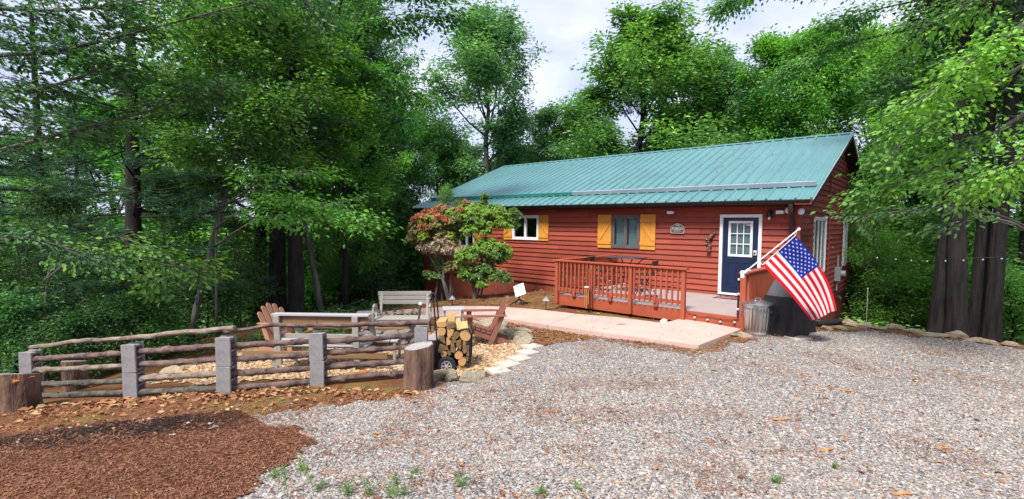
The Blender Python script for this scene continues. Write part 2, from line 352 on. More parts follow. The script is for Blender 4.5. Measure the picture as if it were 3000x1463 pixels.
def gravelmat():
    m, nt, out = newmat('grey_gravel'); v = coords(nt)
    d = voro(nt, v, 46); cc = voro(nt, v, 46, out='Color'); n1 = noise(nt, v, .7, 5); n2 = noise(nt, v, 2.6, 5, .65)
    sp = nt.nodes.new('ShaderNodeSeparateColor'); nt.links.new(cc, sp.inputs[0])
    c = ramp(nt, [(0,(.19,.178,.172)),(.35,(.30,.285,.275)),(.7,(.39,.37,.355)),(1,(.47,.445,.42))], sp.outputs[0])
    c = mixc(nt, ramp(nt, [(.35,(0,0,0)),(.75,(.92,.92,.92))], d), c, (.035,.03,.03))
    c = mixc(nt, ramp(nt, [(.57,(0,0,0)),(.72,(.75,.75,.75))], n2), c, (.30,.11,.045))
    c = mixc(nt, ramp(nt, [(.45,(0,0,0)),(.75,(.6,.6,.6))], n1), c, (.31,.26,.225))
    inv = nd(nt, 'ShaderNodeMath', operation='SUBTRACT', i_0=1.0); nt.links.new(d, inv.inputs[1])
    finish(nt, out, c, .9, bump(nt, inv.outputs[0], .9, .02), 0, .3); return m
def mulchmat():
    m, nt, out = newmat('bark_mulch'); v = coords(nt)
    n3 = noise(nt, coords(nt, (6,14,1), rot=(0,0,.5)), 7, 4, .7, 1.5); n2 = noise(nt, v, 1.6, 4)
    c = ramp(nt, [(.28,(.045,.018,.010)),(.5,(.17,.058,.026)),(.75,(.30,.115,.05))], n3)
    # the damp dark strip that runs along the bed
    t = nt.nodes.new('ShaderNodeTexCoord'); sx = nt.nodes.new('ShaderNodeSeparateXYZ'); 
    mp = nt.nodes.new('ShaderNodeMapping'); mp.vector_type = 'TEXTURE'; nt.links.new(t.outputs['Object'], mp.inputs[0])
    A = at(60, 1300); B = at(640, 1235); ang = math.atan2(B[1]-A[1], B[0]-A[0]); L = math.hypot(B[1]-A[1], B[0]-A[0])
    mp.inputs['Location'].default_value = tuple((A+B)/2); mp.inputs['Rotation'].default_value = (0,0,ang); mp.inputs['Scale'].default_value = (L*.78,.55,100)
    g = nt.nodes.new('ShaderNodeTexGradient'); g.gradient_type = 'SPHERICAL'; nt.links.new(mp.outputs[0], g.inputs[0])
    ad = nd(nt, 'ShaderNodeMath', operation='MULTIPLY_ADD', i_1=.9); nt.links.new(n2, ad.inputs[0]); nt.links.new(g.outputs[0], ad.inputs[2])
    c = mixc(nt, ramp(nt, [(.52,(0,0,0)),(.85,(.9,.9,.9))], ad.outputs[0]), c, (.018,.011,.009))
    finish(nt, out, c, .95, bump(nt, n3, 1, .03), 0, .2); return m
def peamat():
    m, nt, out = newmat('tan_pea_gravel'); v = coords(nt)
    d = voro(nt, v, 26); cc = voro(nt, v, 26, out='Color'); sp = nt.nodes.new('ShaderNodeSeparateColor'); nt.links.new(cc, sp.inputs[0])
    c = ramp(nt, [(0,(.25,.13,.06)),(.4,(.46,.28,.13)),(.8,(.62,.46,.28)),(1,(.66,.58,.46))], sp.outputs[0])
    c = mixc(nt, ramp(nt, [(.4,(0,0,0)),(.8,(.85,.85,.85))], d), c, (.09,.045,.02))
    inv = nd(nt, 'ShaderNodeMath', operation='SUBTRACT', i_0=1.0); nt.links.new(d, inv.inputs[1])
    finish(nt, out, c, .9, bump(nt, inv.outputs[0], .9, .02), 0, .3); return m
def concmat():
    m, nt, out = newmat('pink_concrete'); v = coords(nt)
    n = noise(nt, v, 1.1, 5); n2 = noise(nt, v, 70, 3)
    c = ramp(nt, [(.3,(.46,.315,.262)),(.7,(.54,.385,.325))], n)
    c = mixc(nt, ramp(nt, [(.52,(0,0,0)),(.75,(.22,.22,.22))], noise(nt, v, 2.3, 6, .7)), c, (.30,.205,.165))
    c = mixc(nt, ramp(nt, [(.60,(0,0,0)),(.68,(.22,.22,.22))], noise(nt, v, 11, 4, .7)), c, (.25,.165,.13))
    ck = nt.nodes.new('ShaderNodeTexVoronoi'); ck.feature = 'DISTANCE_TO_EDGE'; ck.inputs['Scale'].default_value = .22; dv = nt.nodes.new('ShaderNodeVectorMath'); dv.operation = 'ADD'
    nz = nt.nodes.new('ShaderNodeTexNoise'); nz.inputs['Scale'].default_value = 3; nt.links.new(v, nz.inputs['Vector']); nt.links.new(v, dv.inputs[0]); nt.links.new(nz.outputs[1], dv.inputs[1]); nt.links.new(dv.outputs[0], ck.inputs['Vector'])
    c = mixc(nt, ramp(nt, [(.0008,(.45,.45,.45)),(.003,(0,0,0))], ck.outputs['Distance']), c, (.12,.075,.06))
    finish(nt, out, c, .85, bump(nt, n2, .25, .004), 0, .3); return m
M['ground'] = groundmat(); M['gravel'] = gravelmat(); M['mulch'] = mulchmat(); M['pea'] = peamat(); M['conc'] = concmat()
xs = np.unique(np.concatenate([np.arange(-26,26.01,.2), -26-np.cumsum(np.geomspace(.6,60,34)), 26+np.cumsum(np.geomspace(.6,60,34))]))
ys = np.unique(np.concatenate([np.arange(-24,22.01,.2), -24-np.cumsum(np.geomspace(.6,60,34)), 22+np.cumsum(np.geomspace(.6,60,34))]))
GX, GY = np.meshgrid(xs, ys); GZ = gz(GX, GY)
nx, ny = len(xs), len(ys)
V = np.stack([GX.ravel(), GY.ravel(), GZ.ravel()], 1)
ii, jj = np.meshgrid(np.arange(nx-1), np.arange(ny-1)); a = (jj*nx+ii).ravel()
Fq = np.stack([a, a+1, a+nx+1, a+nx], 1)
o = link('ground', np_mesh('ground', V, Fq), M['ground'], smooth=True, fix=False); tag(o, kind='structure')
def inside(px, py, poly):
    c = np.zeros(px.shape, bool); n = len(poly); j = n-1
    for i in range(n):
        xi, yi = poly[i][:2]; xj, yj = poly[j][:2]
        c ^= ((yi > py) != (yj > py)) & (px < (xj-xi)*(py-yi)/((yj-yi)+1e-12)+xi); j = i
    return c
def dither(x, y, amp):
    return x+amp*(np.sin(y*5.1+1.3*np.sin(x*3.7))*.6+np.sin(y*13.7+x*4.1)*.4), y+amp*(np.sin(x*4.7+1.1*np.sin(y*4.3))*.6+np.sin(x*12.3-y*5.7)*.4)
def sheet(name, poly, lift, mat, step=.1, amp=.12):
    P = np.array([q[:2] for q in poly]); x0, y0 = P.min(0)-.3; x1, y1 = P.max(0)+.3
    xs = np.arange(x0, x1, step); ys = np.arange(y0, y1, step); X, Y = np.meshgrid(xs, ys); nx = len(xs)
    cx, cy = dither((X[:-1,:-1]+step/2).ravel(), (Y[:-1,:-1]+step/2).ravel(), amp)
    k = inside(cx, cy, poly)
    ii, jj = np.meshgrid(np.arange(nx-1), np.arange(len(ys)-1)); a = (jj*nx+ii).ravel()[k]
    Fc = np.stack([a, a+1, a+nx+1, a+nx], 1); u, inv = np.unique(Fc, return_inverse=True)
    V = np.stack([X.ravel(), Y.ravel(), gz(X.ravel(), Y.ravel())+lift], 1)[u]
    o = link(name, np_mesh(name, V, inv.reshape(-1,4)), mat, smooth=True, fix=False); tag(o, kind='structure'); return o
px = lambda L: [at(x, y) for x, y in L]
# keep the coarse ground below the finer sheets
GRAVEL = px([(2990,1022),(2850,1006),(2700,990),(2560,974),(2420,972),(2300,984),(2200,997),(2120,1012),(2046,1036),(1930,1018),(1774,993),(1660,998),(1585,1022),(1530,1056),(1470,1094),(1400,1108),(1290,1128),(1180,1168),(1000,1190),(860,1200),(740,1212),(800,1252),(925,1296),(870,1350),(760,1420),(690,1462)])
GRAVEL += [np.array((0.2,-13.2,0)), np.array((0.5,-22,0)), np.array((22,-22,0)), np.array((20,-9,0)), np.array((14,-6.5,0))]
PATIO = px([(470,1120),(640,1128),(900,1115),(1170,1098),(1290,1098),(1400,1096),(1470,1078),(1540,1040),(1560,1015),(1530,985),(1480,968),(1400,958),(1300,962),(1200,965),(1100,975),(1000,990),(800,1010),(640,1040),(520,1075)])
MULCH = px([(0,1290),(120,1262),(350,1232),(560,1216),(740,1216),(830,1258),(925,1296),(870,1352),(790,1410),(700,1462)])+[np.array((0.3,-13.2,0)), np.array((-.5,-16,0)), np.array((-4.5,-16.5,0)), np.array((-5.6,-15.6,0))]
sheet('gravel_drive', GRAVEL, .010, M['gravel'])
sheet('gravel_patio', PATIO, .014, M['pea'])
sheet('mulch_bed', MULCH, .018, M['mulch'])
# concrete walk: an outline with a real thickness that follows the ground
def slab(name, out, top, thick, mat):
    import bmesh
    bm = bmesh.new(); vs = [bm.verts.new((p[0], p[1], top(p[0], p[1]))) for p in out]; f = bm.faces.new(vs)
    bmesh.ops.triangulate(bm, faces=[f])
    for _ in range(2):
        bmesh.ops.subdivide_edges(bm, edges=[e for e in bm.edges if e.calc_length() > .5], cuts=1, use_grid_fill=True)
        bmesh.ops.triangulate(bm, faces=bm.faces[:])
    for v in bm.verts: v.co.z = top(v.co.x, v.co.y)
    g = bmesh.ops.extrude_face_region(bm, geom=bm.faces[:])
    for e in g['geom']:
        if isinstance(e, bmesh.types.BMVert): e.co.z -= thick
    bmesh.ops.recalc_face_normals(bm, faces=bm.faces[:])
    me = bpy.data.meshes.new(name); bm.to_mesh(me); bm.free()
    o = link(name, me, mat, fix=False); 
    return tag(o, kind='structure')
def walktop(x, y):
    t = min(1, max(0, (x+4)/4)); b = -.255*t+(1-t)*(g1(x, y)+.06)
    return max(b, g1(x, y)+.055)
SPL = np.array(at(1604,953)); SPU = np.array(at(1688,920))
left = [(1604,953),(1530,941),(1464,933),(1355,925),(1278,926),(1180,934),(1075,940),(1012,935),(1079,922),(1140,912),(1210,905),(1287,901),(1324,897),(1394,897),(1472,899),(1588,908),(1688,920)]
def onwalk(x, y, dz=.0):
    P = at(x, y)
    for _ in range(6): P = onz(x, y, walktop(P[0], P[1]))
    return P
LW = [onwalk(*q) for q in left]
rightp = [(1605.2,953.2),(1689.5,920.4),(1811,930),(1943,947),(2001,932)]
RW = [onwalk(*q) for q in rightp]+[np.array((1.52,-3.36,0)), onwalk(2046.6,1012), onwalk(2000,1006), onwalk(1800,980)]
slab('walkway', LW, walktop, .14, M['conc'])
slab('walkway_ramp', RW, walktop, .16, M['conc'])
# ---------------------------------------------------------------- loose stones, chips, needles, leaves
def in_view(P, m=.06):
    d = P-CAM; z = d@cf; x = (d@cr)/z*F/1500; y = (d@cu)/z*F/731
    return (z > .5) & (np.abs(x) < 1+m) & (np.abs(y) < 1+m)
def sample(poly, n_try, dens, amp=.2, jit=0):
    P = np.array([q[:2] for q in poly]); lo = P.min(0)-.3-2*jit; hi = P.max(0)+.3+2*jit
    area = np.prod(hi-lo); x = rng.uniform(lo[0], hi[0], n_try); y = rng.uniform(lo[1], hi[1], n_try)
    dx, dy = dither(x, y, amp); dx = dx+rng.normal(0, 1, n_try)*jit; dy = dy+rng.normal(0, 1, n_try)*jit; k = inside(dx, dy, poly); x, y = x[k], y[k]
    Q = np.stack([x, y, gz(x, y)], 1); k = in_view(Q); Q = Q[k]
    D = (Q-CAM)@cf; keep = rng.uniform(size=len(Q)) < dens(D)/(n_try/area); return Q[keep]
OCT_V = np.array([(1,0,0),(-1,0,0),(0,1,0),(0,-1,0),(0,0,1),(0,0,-1)], float)
OCT_F = np.array([(0,2,4),(2,1,4),(1,3,4),(3,0,4),(2,0,5),(1,2,5),(3,1,5),(0,3,5)])
def stones(Q, smin, smax, flat=.6, lift=.0):
    n = len(Q); s = rng.uniform(smin, smax, n)*rng.choice([1,1,1.3,.7], n); a = rng.uniform(0, 6.28, n)
    V = OCT_V[None]*np.stack([s*rng.uniform(.9,1.5,n), s*rng.uniform(.6,1,n), s*rng.uniform(flat*.7,flat*1.2,n)], 1)[:,None,:]
    V = V+rng.uniform(-.32,.32,(n,6,3))*s[:,None,None]
    c, sn = np.cos(a)[:,None], np.sin(a)[:,None]
    X = V[:,:,0]*c-V[:,:,1]*sn; Y = V[:,:,0]*sn+V[:,:,1]*c; Z = V[:,:,2]+X*rng.uniform(-.3,.3,n)[:,None]
    W = np.stack([X, Y, Z], 2)+Q[:,None,:]+np.array([0,0,lift])+np.stack([0*s,0*s,s*.2], 1)[:,None,:]
    return W.reshape(-1,3), (OCT_F[None]+np.arange(n)[:,None,None]*6).reshape(-1,3)
def slivers(Q, lmin, lmax, w, lift=.01, tilt=.35):
    n = len(Q); L = rng.uniform(lmin, lmax, n); a = rng.uniform(0, 6.28, n); t = rng.uniform(-tilt, tilt, n)
    d = np.stack([np.cos(a)*np.cos(t), np.sin(a)*np.cos(t), np.sin(t)], 1); s = np.stack([-np.sin(a), np.cos(a), rng.uniform(-.6,.6,n)], 1)
    wv = (w*rng.uniform(.6,1.6,n))[:,None]*s; c = Q+np.array([0,0,lift])+np.stack([0*L,0*L,np.abs(np.sin(t))*L*.5], 1)
    bend = np.stack([-np.sin(a)*L*.15, np.cos(a)*L*.15, L*.06], 1)*rng.uniform(-1,1,n)[:,None]
    A = c-d*L[:,None]/2; B = c+d*L[:,None]/2
    W = np.stack([A-wv, A+wv, c+bend+wv, B+wv*.5, B-wv*.5, c+bend-wv], 1); k = np.arange(n)[:,None]*6
    Fc = np.concatenate([k+np.array([[0,1,2,5]]), k+np.array([[5,2,3,4]])]); return W.reshape(-1,3), Fc
def leaf_arrays(P, Dv, Nv, L, wr, fold=.12, droop=.1, kind='kite'):
    n = len(P); Dv = Dv/np.linalg.norm(Dv, axis=1, keepdims=True); S = np.cross(Dv, Nv); S /= np.linalg.norm(S, axis=1, keepdims=True)+1e-9; Nn = np.cross(S, Dv)
    L = L[:,None]; w = L*wr
    if kind == 'kite':
        W = np.stack([P, P+Dv*L*.45+S*w/2+Nn*L*fold, P+Dv*L-Nn*L*droop, P+Dv*L*.45-S*w/2+Nn*L*fold], 1)
        k = np.arange(n)[:,None]*4; Fc = np.concatenate([k+np.array([[0,1,2]]), k+np.array([[0,2,3]])]); return W.reshape(-1,3), Fc
    # oval: six points
    W = np.stack([P, P+Dv*L*.3+S*w*.42+Nn*L*fold*.7, P+Dv*L*.65+S*w*.5+Nn*L*fold*.6-Nn*L*droop*.4, P+Dv*L-Nn*L*droop, P+Dv*L*.65-S*w*.5+Nn*L*fold*.6-Nn*L*droop*.4, P+Dv*L*.3-S*w*.42+Nn*L*fold*.7], 1)
    k = np.arange(n)[:,None]*6; Fc = np.concatenate([k+np.array([[0,1,2,3]]), k+np.array([[0,3,4,5]])]); return W.reshape(-1,3), Fc
def stuff(name, VF, mat):
    V = []; Fc = []; o = 0; 
    o_ = link(name, np_mesh(name, *VF), mat, fix=False); return tag(o_, kind='stuff')
M['gstone'] = islandmat('gravel_stones', [(0,(0.155,0.141,0.128)),(.2,(0.251,0.230,0.208)),(.5,(0.346,0.318,0.287)),(.78,(0.436,0.402,0.361)),(.86,(0.525,0.476,0.415)),(.92,(0.346,0.201,0.117)),(1,(0.429,0.287,0.180))], .85)
M['pstone'] = islandmat('pea_stones', [(0,(0.240,0.112,0.048)),(.3,(0.400,0.240,0.112)),(.7,(0.528,0.384,0.224)),(1,(0.544,0.480,0.384))], .85)
M['chips'] = islandmat('bark_chips', [(0,(.038,.016,.010)),(.4,(.130,.051,.0255)),(.8,(.222,.094,.046)),(1,(.31,.165,.09))], .9, drift=(.8, (.215,.097,.051)))
M['needles'] = islandmat('fallen_needles', [(0,(.11,.040,.018)),(.5,(.24,.088,.036)),(.85,(.34,.15,.065)),(1,(.40,.25,.12))], .85)
M['dryleaf'] = islandmat('dry_leaves', [(0,(.15,.055,.028)),(.4,(.29,.115,.05)),(.75,(.40,.21,.095)),(1,(.50,.36,.18))], .8)
Qe = np.concatenate([sample(GRAVEL, 400000, lambda D: 0*D+420, .2, .20), sample(GRAVEL, 300000, lambda D: 0*D+110, .2, .45)])
Q = sample(GRAVEL, 1500000, lambda D: np.where(D < 4.5, 2300, np.where(D < 6.5, 1500, np.where(D < 9, 750, 260)))*(.62+.38*1))
lf = np.sin(Q[:,0]*1.3+1.8*np.sin(Q[:,1]*.8))*np.sin(Q[:,1]*1.1+1.5*np.sin(Q[:,0]*.7)+1)
tr_ = (Q[:,0]*.80-Q[:,1]*.25+.35*np.sin(Q[:,1]*.25)); tracks = np.exp(-((np.mod(tr_, 1.75)-.8)/.24)**2)*(Q[:,0] > 1.0)   # wheel paths pressed clear of loose stones
Q = Q[rng.uniform(size=len(Q)) < np.clip(.95-.34*(lf > .25)-.30*tracks, .3, 1)]
Q = np.concatenate([Q, Qe[Qe[:,2] < 5]])
stuff('gravel_stones', stones(Q, .0065, .0155, .6, .010), M['gstone'])
Q = sample(PATIO, 60000, lambda D: 0*D+520); stuff('pea_stones', stones(Q, .014, .028, .6, .014), M['pstone'])
# chips on the mulch; a few stones thrown over it
Q = np.concatenate([sample(MULCH, 300000, lambda D: np.where(D < 5, 2600, 1600), .1), sample(MULCH, 200000, lambda D: 0*D+600, .1, .22), sample(MULCH, 200000, lambda D: 0*D+220, .1, .5)])
damp_a, damp_b = at(60,1300), at(640,1235)
dd = (damp_b-damp_a)[:2]; tt = np.clip(((Q[:,:2]-damp_a[:2])@dd)/(dd@dd), -.2, 1.1); off = np.linalg.norm(Q[:,:2]-damp_a[:2]-tt[:,None]*dd, axis=1)
dk = (off < .20+.13*np.sin(Q[:,0]*7+2*np.sin(Q[:,1]*5))+.10*rng.normal(size=len(Q)))
M['chipsdark'] = islandmat('damp_bark_chips', [(0,(.010,.007,.006)),(.6,(.035,.018,.013)),(1,(.09,.036,.02))], .8)
stuff('mulch_chips', slivers(Q[~dk], .015, .05, .0032, .023), M['chips'])
stuff('damp_mulch_chips', slivers(Q[dk], .015, .05, .0032, .023), M['chipsdark'])
Qs = sample(MULCH, 9000, lambda D: 0*D+60); tt = np.clip(((Qs[:,:2]-damp_a[:2])@dd)/(dd@dd), 0, 1); off = np.linalg.norm(Qs[:,:2]-damp_a[:2]-tt[:,None]*dd, axis=1)
Qs = Qs[(off < .42) & (np.sin(Qs[:,0]*5+2*np.sin(Qs[:,1]*6)) > .15)]; stuff('scattered_pebbles', stones(Qs, .010, .024, .6, .022), M['gstone'])
# needles and leaves along the fence, by the slab and in patches over the gravel
STRAW = px([(0,1215),(200,1190),(380,1165),(660,1145),(930,1135),(1200,1140),(1300,1118),(1450,1095),(1360,1122),(1250,1160),(1080,1178),(900,1195),(760,1218),(560,1222),(350,1238),(120,1268),(0,1296)])
Q = sample(STRAW, 200000, lambda D: 0*D+1300, .25); Q = Q[rng.uniform(size=len(Q)) < np.clip(.62+.55*np.sin(Q[:,0]*2.3+1.7*np.sin(Q[:,1]*2.1))*np.sin(Q[:,1]*3.1+Q[:,0]), .12, 1)]; stuff('fallen_pine_needles', slivers(Q, .04, .09, .0022, .014), M['needles'])
def litter(Q, a, b, lift):
    n = len(Q); az = rng.uniform(0, 6.28, n); d = np.stack([np.cos(az), np.sin(az), rng.uniform(-.25,.3,n)], 1); nn = np.stack([rng.uniform(-.5,.5,n), rng.uniform(-.5,.5,n), np.ones(n)], 1)
    return leaf_arrays(Q+np.array([0,0,lift]), d, nn, rng.uniform(a, b, n), .55, .18, .15, 'oval')
Q = sample(STRAW, 12000, lambda D: 0*D+60, .1)
FENCE = px([(60,1196),(300,1176),(660,1148),(930,1136),(1180,1150),(1190,1166),(930,1160),(660,1176),(380,1196),(120,1226)])
Q2 = sample(FENCE, 9000, lambda D: 0*D+170, .12); L1, F1_ = litter(Q2, .06, .15, .02)
stuff('banked_leaves', (L1, F1_), M['dryleaf'])
stuff('leaf_litter', litter(Q, .04, .10, .018), M['dryleaf'])
BED = px([(1060,948),(1278,932),(1355,930),(1464,939),(1604,960),(1800,988),(1774,998),(1660,1003),(1570,1018),(1530,985),(1480,968),(1400,958),(1250,955)])
BED2 = px([(1290,894),(1320,884),(1380,868),(1480,852),(1640,850),(1650,884),(1760,900),(1880,922),(1995,948),(1940,946),(1810,930),(1690,918),(1590,906),(1470,896)])
for i, (B, dn) in enumerate(((BED, 700), (BED2, 420))):
    Q = sample(B, 60000, lambda D: 0*D+dn, .05); stuff('bed_needles', slivers(Q, .05, .11, .004, .02), M['needles'])
WK = LW[:]; wl_ = np.array([q[:2] for q in LW]); 
Qw = np.concatenate([sample(LW, 6000, lambda D: 0*D+16, .0), sample(RW, 6000, lambda D: 0*D+16, .0)]); Qw[:,2] = [walktop(x, y) for x, y in Qw[:,:2]]; Qw = Qw[rng.uniform(size=len(Qw)) < .8]
stuff('walk_needles', slivers(Qw, .03, .09, .003, .006), M['needles'])
EDGE = px([(1774,985),(1930,1010),(2046,1030),(2120,1008),(2180,982),(2200,994),(2120,1024),(2046,1048),(1930,1030),(1774,1004)])
Q = sample(EDGE, 40000, lambda D: 0*D+900, .12); stuff('edge_needles', slivers(Q, .05, .11, .0035, .016), M['needles'])
Q = sample(BED2, 9000, lambda D: 0*D+70, .05); Q2 = sample(PATIO, 9000, lambda D: 0*D+14, .05); Q3 = sample(BED, 9000, lambda D: 0*D+14, .05)
stuff('bed_leaves', litter(np.concatenate([Q,Q2,Q3]), .05, .12, .02), M['dryleaf'])
SP = [(1480,1165,1.0,.5),(1590,1215,.8,.35),(1260,1300,.7,.3),(1420,1290,.5,.3),(1150,1420,.5,.25),(1300,1400,.5,.3),(2310,1215,.45,.25),(2420,1150,.5,.2),(2700,1100,1.0,.3),(1900,1130,.7,.3),(2120,1060,.6,.25),(1680,1330,.5,.3),(2050,1300,.5,.3),(980,1330,.5,.3),(2850,1040,1.2,.3),(2250,1330,.5,.3)]
Qa = sample(GRAVEL, 400000, lambda D: 0*D+1300); pr = np.zeros(len(Qa))
for x, y, r, k in SP:
    c = at(x, y); d = Qa-c; u_ = d[:,0]*cr[0]+d[:,1]*cr[1]; v_ = -d[:,0]*cr[1]+d[:,1]*cr[0]; pr = np.maximum(pr, k*1.3*np.exp(-((u_/r)**2+(v_/(r*.55))**2)*1.6))
pr *= .35+.65*(np.sin(Qa[:,0]*6+2*np.sin(Qa[:,1]*5))*np.sin(Qa[:,1]*7+1.3*np.sin(Qa[:,0]*4)) > -.1); pr *= 1.05; pr += .03
Qa = Qa[rng.uniform(size=len(Qa)) < pr]; stuff('gravel_needles', slivers(Qa, .04, .10, .0030, .022), M['needles'])
Qa = sample(GRAVEL, 300000, lambda D: 0*D+420); mk = np.sin(Qa[:,0]*1.9+1.7*np.sin(Qa[:,1]*1.1))*np.sin(Qa[:,1]*2.3+1.3*np.sin(Qa[:,0]*1.5)+.6)
Qa = Qa[mk > .62]; stuff('gravel_needles', slivers(Qa, .04, .09, .0022, .05), M['needles'])
Qa = sample(GRAVEL, 30000, lambda D: 0*D+5); stuff('gravel_leaves', litter(Qa, .03, .08, .02), M['dryleaf'])
# ================================================================ the house
house = thing('house', 'single-storey red lap-sided house with a teal ribbed metal roof', 'house', (-5.5,0,-.9))
HB = Matrix.Translation((5.5,0,.9))
def hpart(mb, name, mat, parent=None, **k):            # vertices are written in world space
    if parent is None: mb.xf(HB); return mb.build(name, mat, house, **k)
    mb.xf(HB); return mb.build(name, mat, parent, **k)
XL, XR, DEP = -12.98, 1.807, 11.31
YE, ZE, YR, ZR, XRR, XRL = -.41, 2.50, 5.655, 4.93, 2.165, -13.34
PITCH = (ZR-ZE)/(YR-YE)
rz_ = lambda y: ZE+(y-YE)*PITCH if y <= YR else ZE+(2*YR-YE-y)*PITCH
EXP = .158
def lap(mb, u0, u1, z0, z1, openings, fn, zlim=None):
    """lap boards on a wall: u along it, courses of EXP; fn(u, out, z)"""
    k = 0; za = z0
    while za < z1-1e-4:
        zb = min(za+EXP, z1)
        us = sorted({u0, u1}|{u for o in openings for u in o[:2] if u0 < u < u1})
        for ua, ub in zip(us[:-1], us[1:]):
            zr = [(za, zb)]
            for o in openings:
                if o[0] <= ua+1e-6 and o[1] >= ub-1e-6:
                    nz = []
                    for p, q in zr:
                        if o[3] <= p or o[2] >= q: nz.append((p, q)); continue
                        if p < o[2]: nz.append((p, o[2]))
                        if q > o[3]: nz.append((o[3], q))
                    zr = nz
            for p, q in zr:
                th = lambda z: .042-.038*(z-za)/EXP
                a0, b0 = ua, ub
                if zlim:                                # sloping limit: clip ends to the gable
                    lo, hi = zlim(q); a0, b0 = max(ua, lo), min(ub, hi)
                    if b0-a0 < .02: continue
                poly = [(0,p),(th(p),p),(th(q),q),(0,q)]
                vs = [fn(a0, t, z) for t, z in poly]+[fn(b0, t, z) for t, z in poly]
                mb.add(vs, [(0,1,2,3),(7,6,5,4),(0,4,5,1),(1,5,6,2),(2,6,7,3),(3,7,4,0)])
        za = zb; k += 1
DOOR = (-.075, .99, -.02, 2.16)
W2 = (-3.43, -2.46, 1.12, 2.16); W1 = (-7.67, -6.41, 1.27, 2.17); W0 = (-10.64, -9.72, .86, 2.13)
mb = MB(); lap(mb, XL, XR, -.27, 2.60, [DOOR, W2, W1, W0], lambda u, t, z: (u, -t, z)); 
mb.box(XL, XR, .012, .10, 2.18, 2.64)                  # sheathing behind the top courses
for a, b in ((XL, W0[0]), (W0[1], W1[0]), (W1[1], W2[0]), (W2[1], DOOR[0]), (DOOR[1], XR)): mb.box(a, b, .012, .10, -.27, 2.18)
for w in (W0, W1, W2): mb.box(w[0], w[1], .012, .10, -.27, w[2])
hpart(mb, 'front_wall', M['siding'])
# gable wall on the right; windows A and B
WA = (1.80, 3.58, .485, 2.13); WB = (6.98, 7.90, .46, 2.10)
mb = MB(); fn = lambda u, t, z: (XR+t, u, z)
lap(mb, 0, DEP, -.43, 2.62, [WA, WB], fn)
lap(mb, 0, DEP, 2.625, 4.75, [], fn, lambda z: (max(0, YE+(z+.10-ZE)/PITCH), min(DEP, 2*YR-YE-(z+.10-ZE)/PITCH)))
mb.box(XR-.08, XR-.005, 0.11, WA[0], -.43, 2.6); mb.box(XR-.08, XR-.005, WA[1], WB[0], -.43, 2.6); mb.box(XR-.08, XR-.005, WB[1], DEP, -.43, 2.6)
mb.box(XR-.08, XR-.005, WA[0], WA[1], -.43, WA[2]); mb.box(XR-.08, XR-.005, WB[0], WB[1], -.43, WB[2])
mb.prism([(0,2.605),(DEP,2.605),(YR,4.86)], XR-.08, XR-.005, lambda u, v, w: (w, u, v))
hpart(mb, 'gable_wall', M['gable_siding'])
mb = MB().box(XL, XL+.1, .11, DEP, -.45, 2.6); mb.prism([(0,2.605),(DEP,2.605),(YR,4.86)], XL, XL+.08, lambda u, v, w: (w, u, v)); mb.box(XL+.1, XR-.1, DEP-.1, DEP, -.45, 2.6)
hpart(mb, 'back_wall', M['siding'])
mb = MB().box(XL+.02, XR-.02, .015, DEP-.02, -5.2, -.28); hpart(mb, 'foundation', M['found'])
mb = MB().box(XL+.15, XR-.15, .9, 1.0, -.2, 2.5); mb.box(XR-.75, XR-.7, 1.1, DEP-.3, -.2, 2.5); hpart(mb, 'unlit_room_sheet', M['dark'])  # near-black sheets behind the windows, coloured as unlit rooms
# corner boards
mb = MB().box(XL-.02, XL+.08, -.056, -.043, -.27, 2.5); hpart(mb, 'corner_board', M['siding'])
mb = MB().prism([(XR+.043,.06),(XR+.057,.06),(XR+.057,-.057),(XR-.06,-.057),(XR-.06,-.0435),(XR+.043,-.0435)], -.40, 2.5, lambda u, v, w: (u, v, w)); hpart(mb, 'corner_board', M['siding'])
mb = MB().box(XR-.17, XR-.145, -.05, -.034, 1.25, 2.40); hpart(mb, 'conduit', M['white'])
# ---- roof
mb = MB(); sl = math.hypot(YR-YE, ZR-ZE); ny_, nz_ = -PITCH/math.hypot(1,PITCH), 1/math.hypot(1,PITCH)
def rp(x, s, h):                                       # x along ridge, s from the eave up the front slope, h out of the plane
    y = YE+s/sl*(YR-YE); z = ZE+s/sl*(ZR-ZE); return (x, y+ny_*h, z+nz_*h)
def rb(x, s, h):
    p = rp(x, s, h); return (p[0], 2*YR-p[1], p[2])
def rbox(mb, f, x0, x1, s0, s1, h0, h1):
    mb.add([f(x0,s0,h0),f(x1,s0,h0),f(x1,s1,h0),f(x0,s1,h0),f(x0,s0,h1),f(x1,s0,h1),f(x1,s1,h1),f(x0,s1,h1)], [(0,3,2,1),(4,5,6,7),(0,1,5,4),(1,2,6,5),(2,3,7,6),(3,0,4,7)])
for f in (rp, rb): rbox(mb, f, XRL, XRR, 0, sl-.012, 0, .012)
def rib(mb, f, x, w, h):
    vs = []
    for s in (-.004, sl-.05): vs += [f(x-w, s, .0125), f(x-w*.45, s, .0125+h), f(x+w*.45, s, .0125+h), f(x+w, s, .0125)]
    mb.add(vs, [(0,1,2,3),(7,6,5,4),(0,4,5,1),(1,5,6,2),(2,6,7,3)])
nr = 47; pw = (XRR-XRL-.06)/nr
for i in range(nr+1):
    x = XRL+.03+i*pw; rib(mb, rp, x, .034, .046)
    if i < nr:
        rib(mb, rp, x+pw*.34, .014, .007); rib(mb, rp, x+pw*.66, .014, .007)
    if i % 3 == 0: rib(mb, rb, x, .03, .022)
roof = hpart(mb, 'roof', M['roof'])
mb = MB()
for f in (rp, rb): rbox(mb, f, XRL-.01, XRR+.01, sl-.17, sl+.0, .042, .050)
hpart(mb, 'ridge_cap', M['roof'], roof)
mb = MB()
for f in (rp, rb): rbox(mb, f, XRL+.03, XRR-.03, .03, sl-.06, -.16, -.002)
hpart(mb, 'roof_deck', M['soffit'], roof)
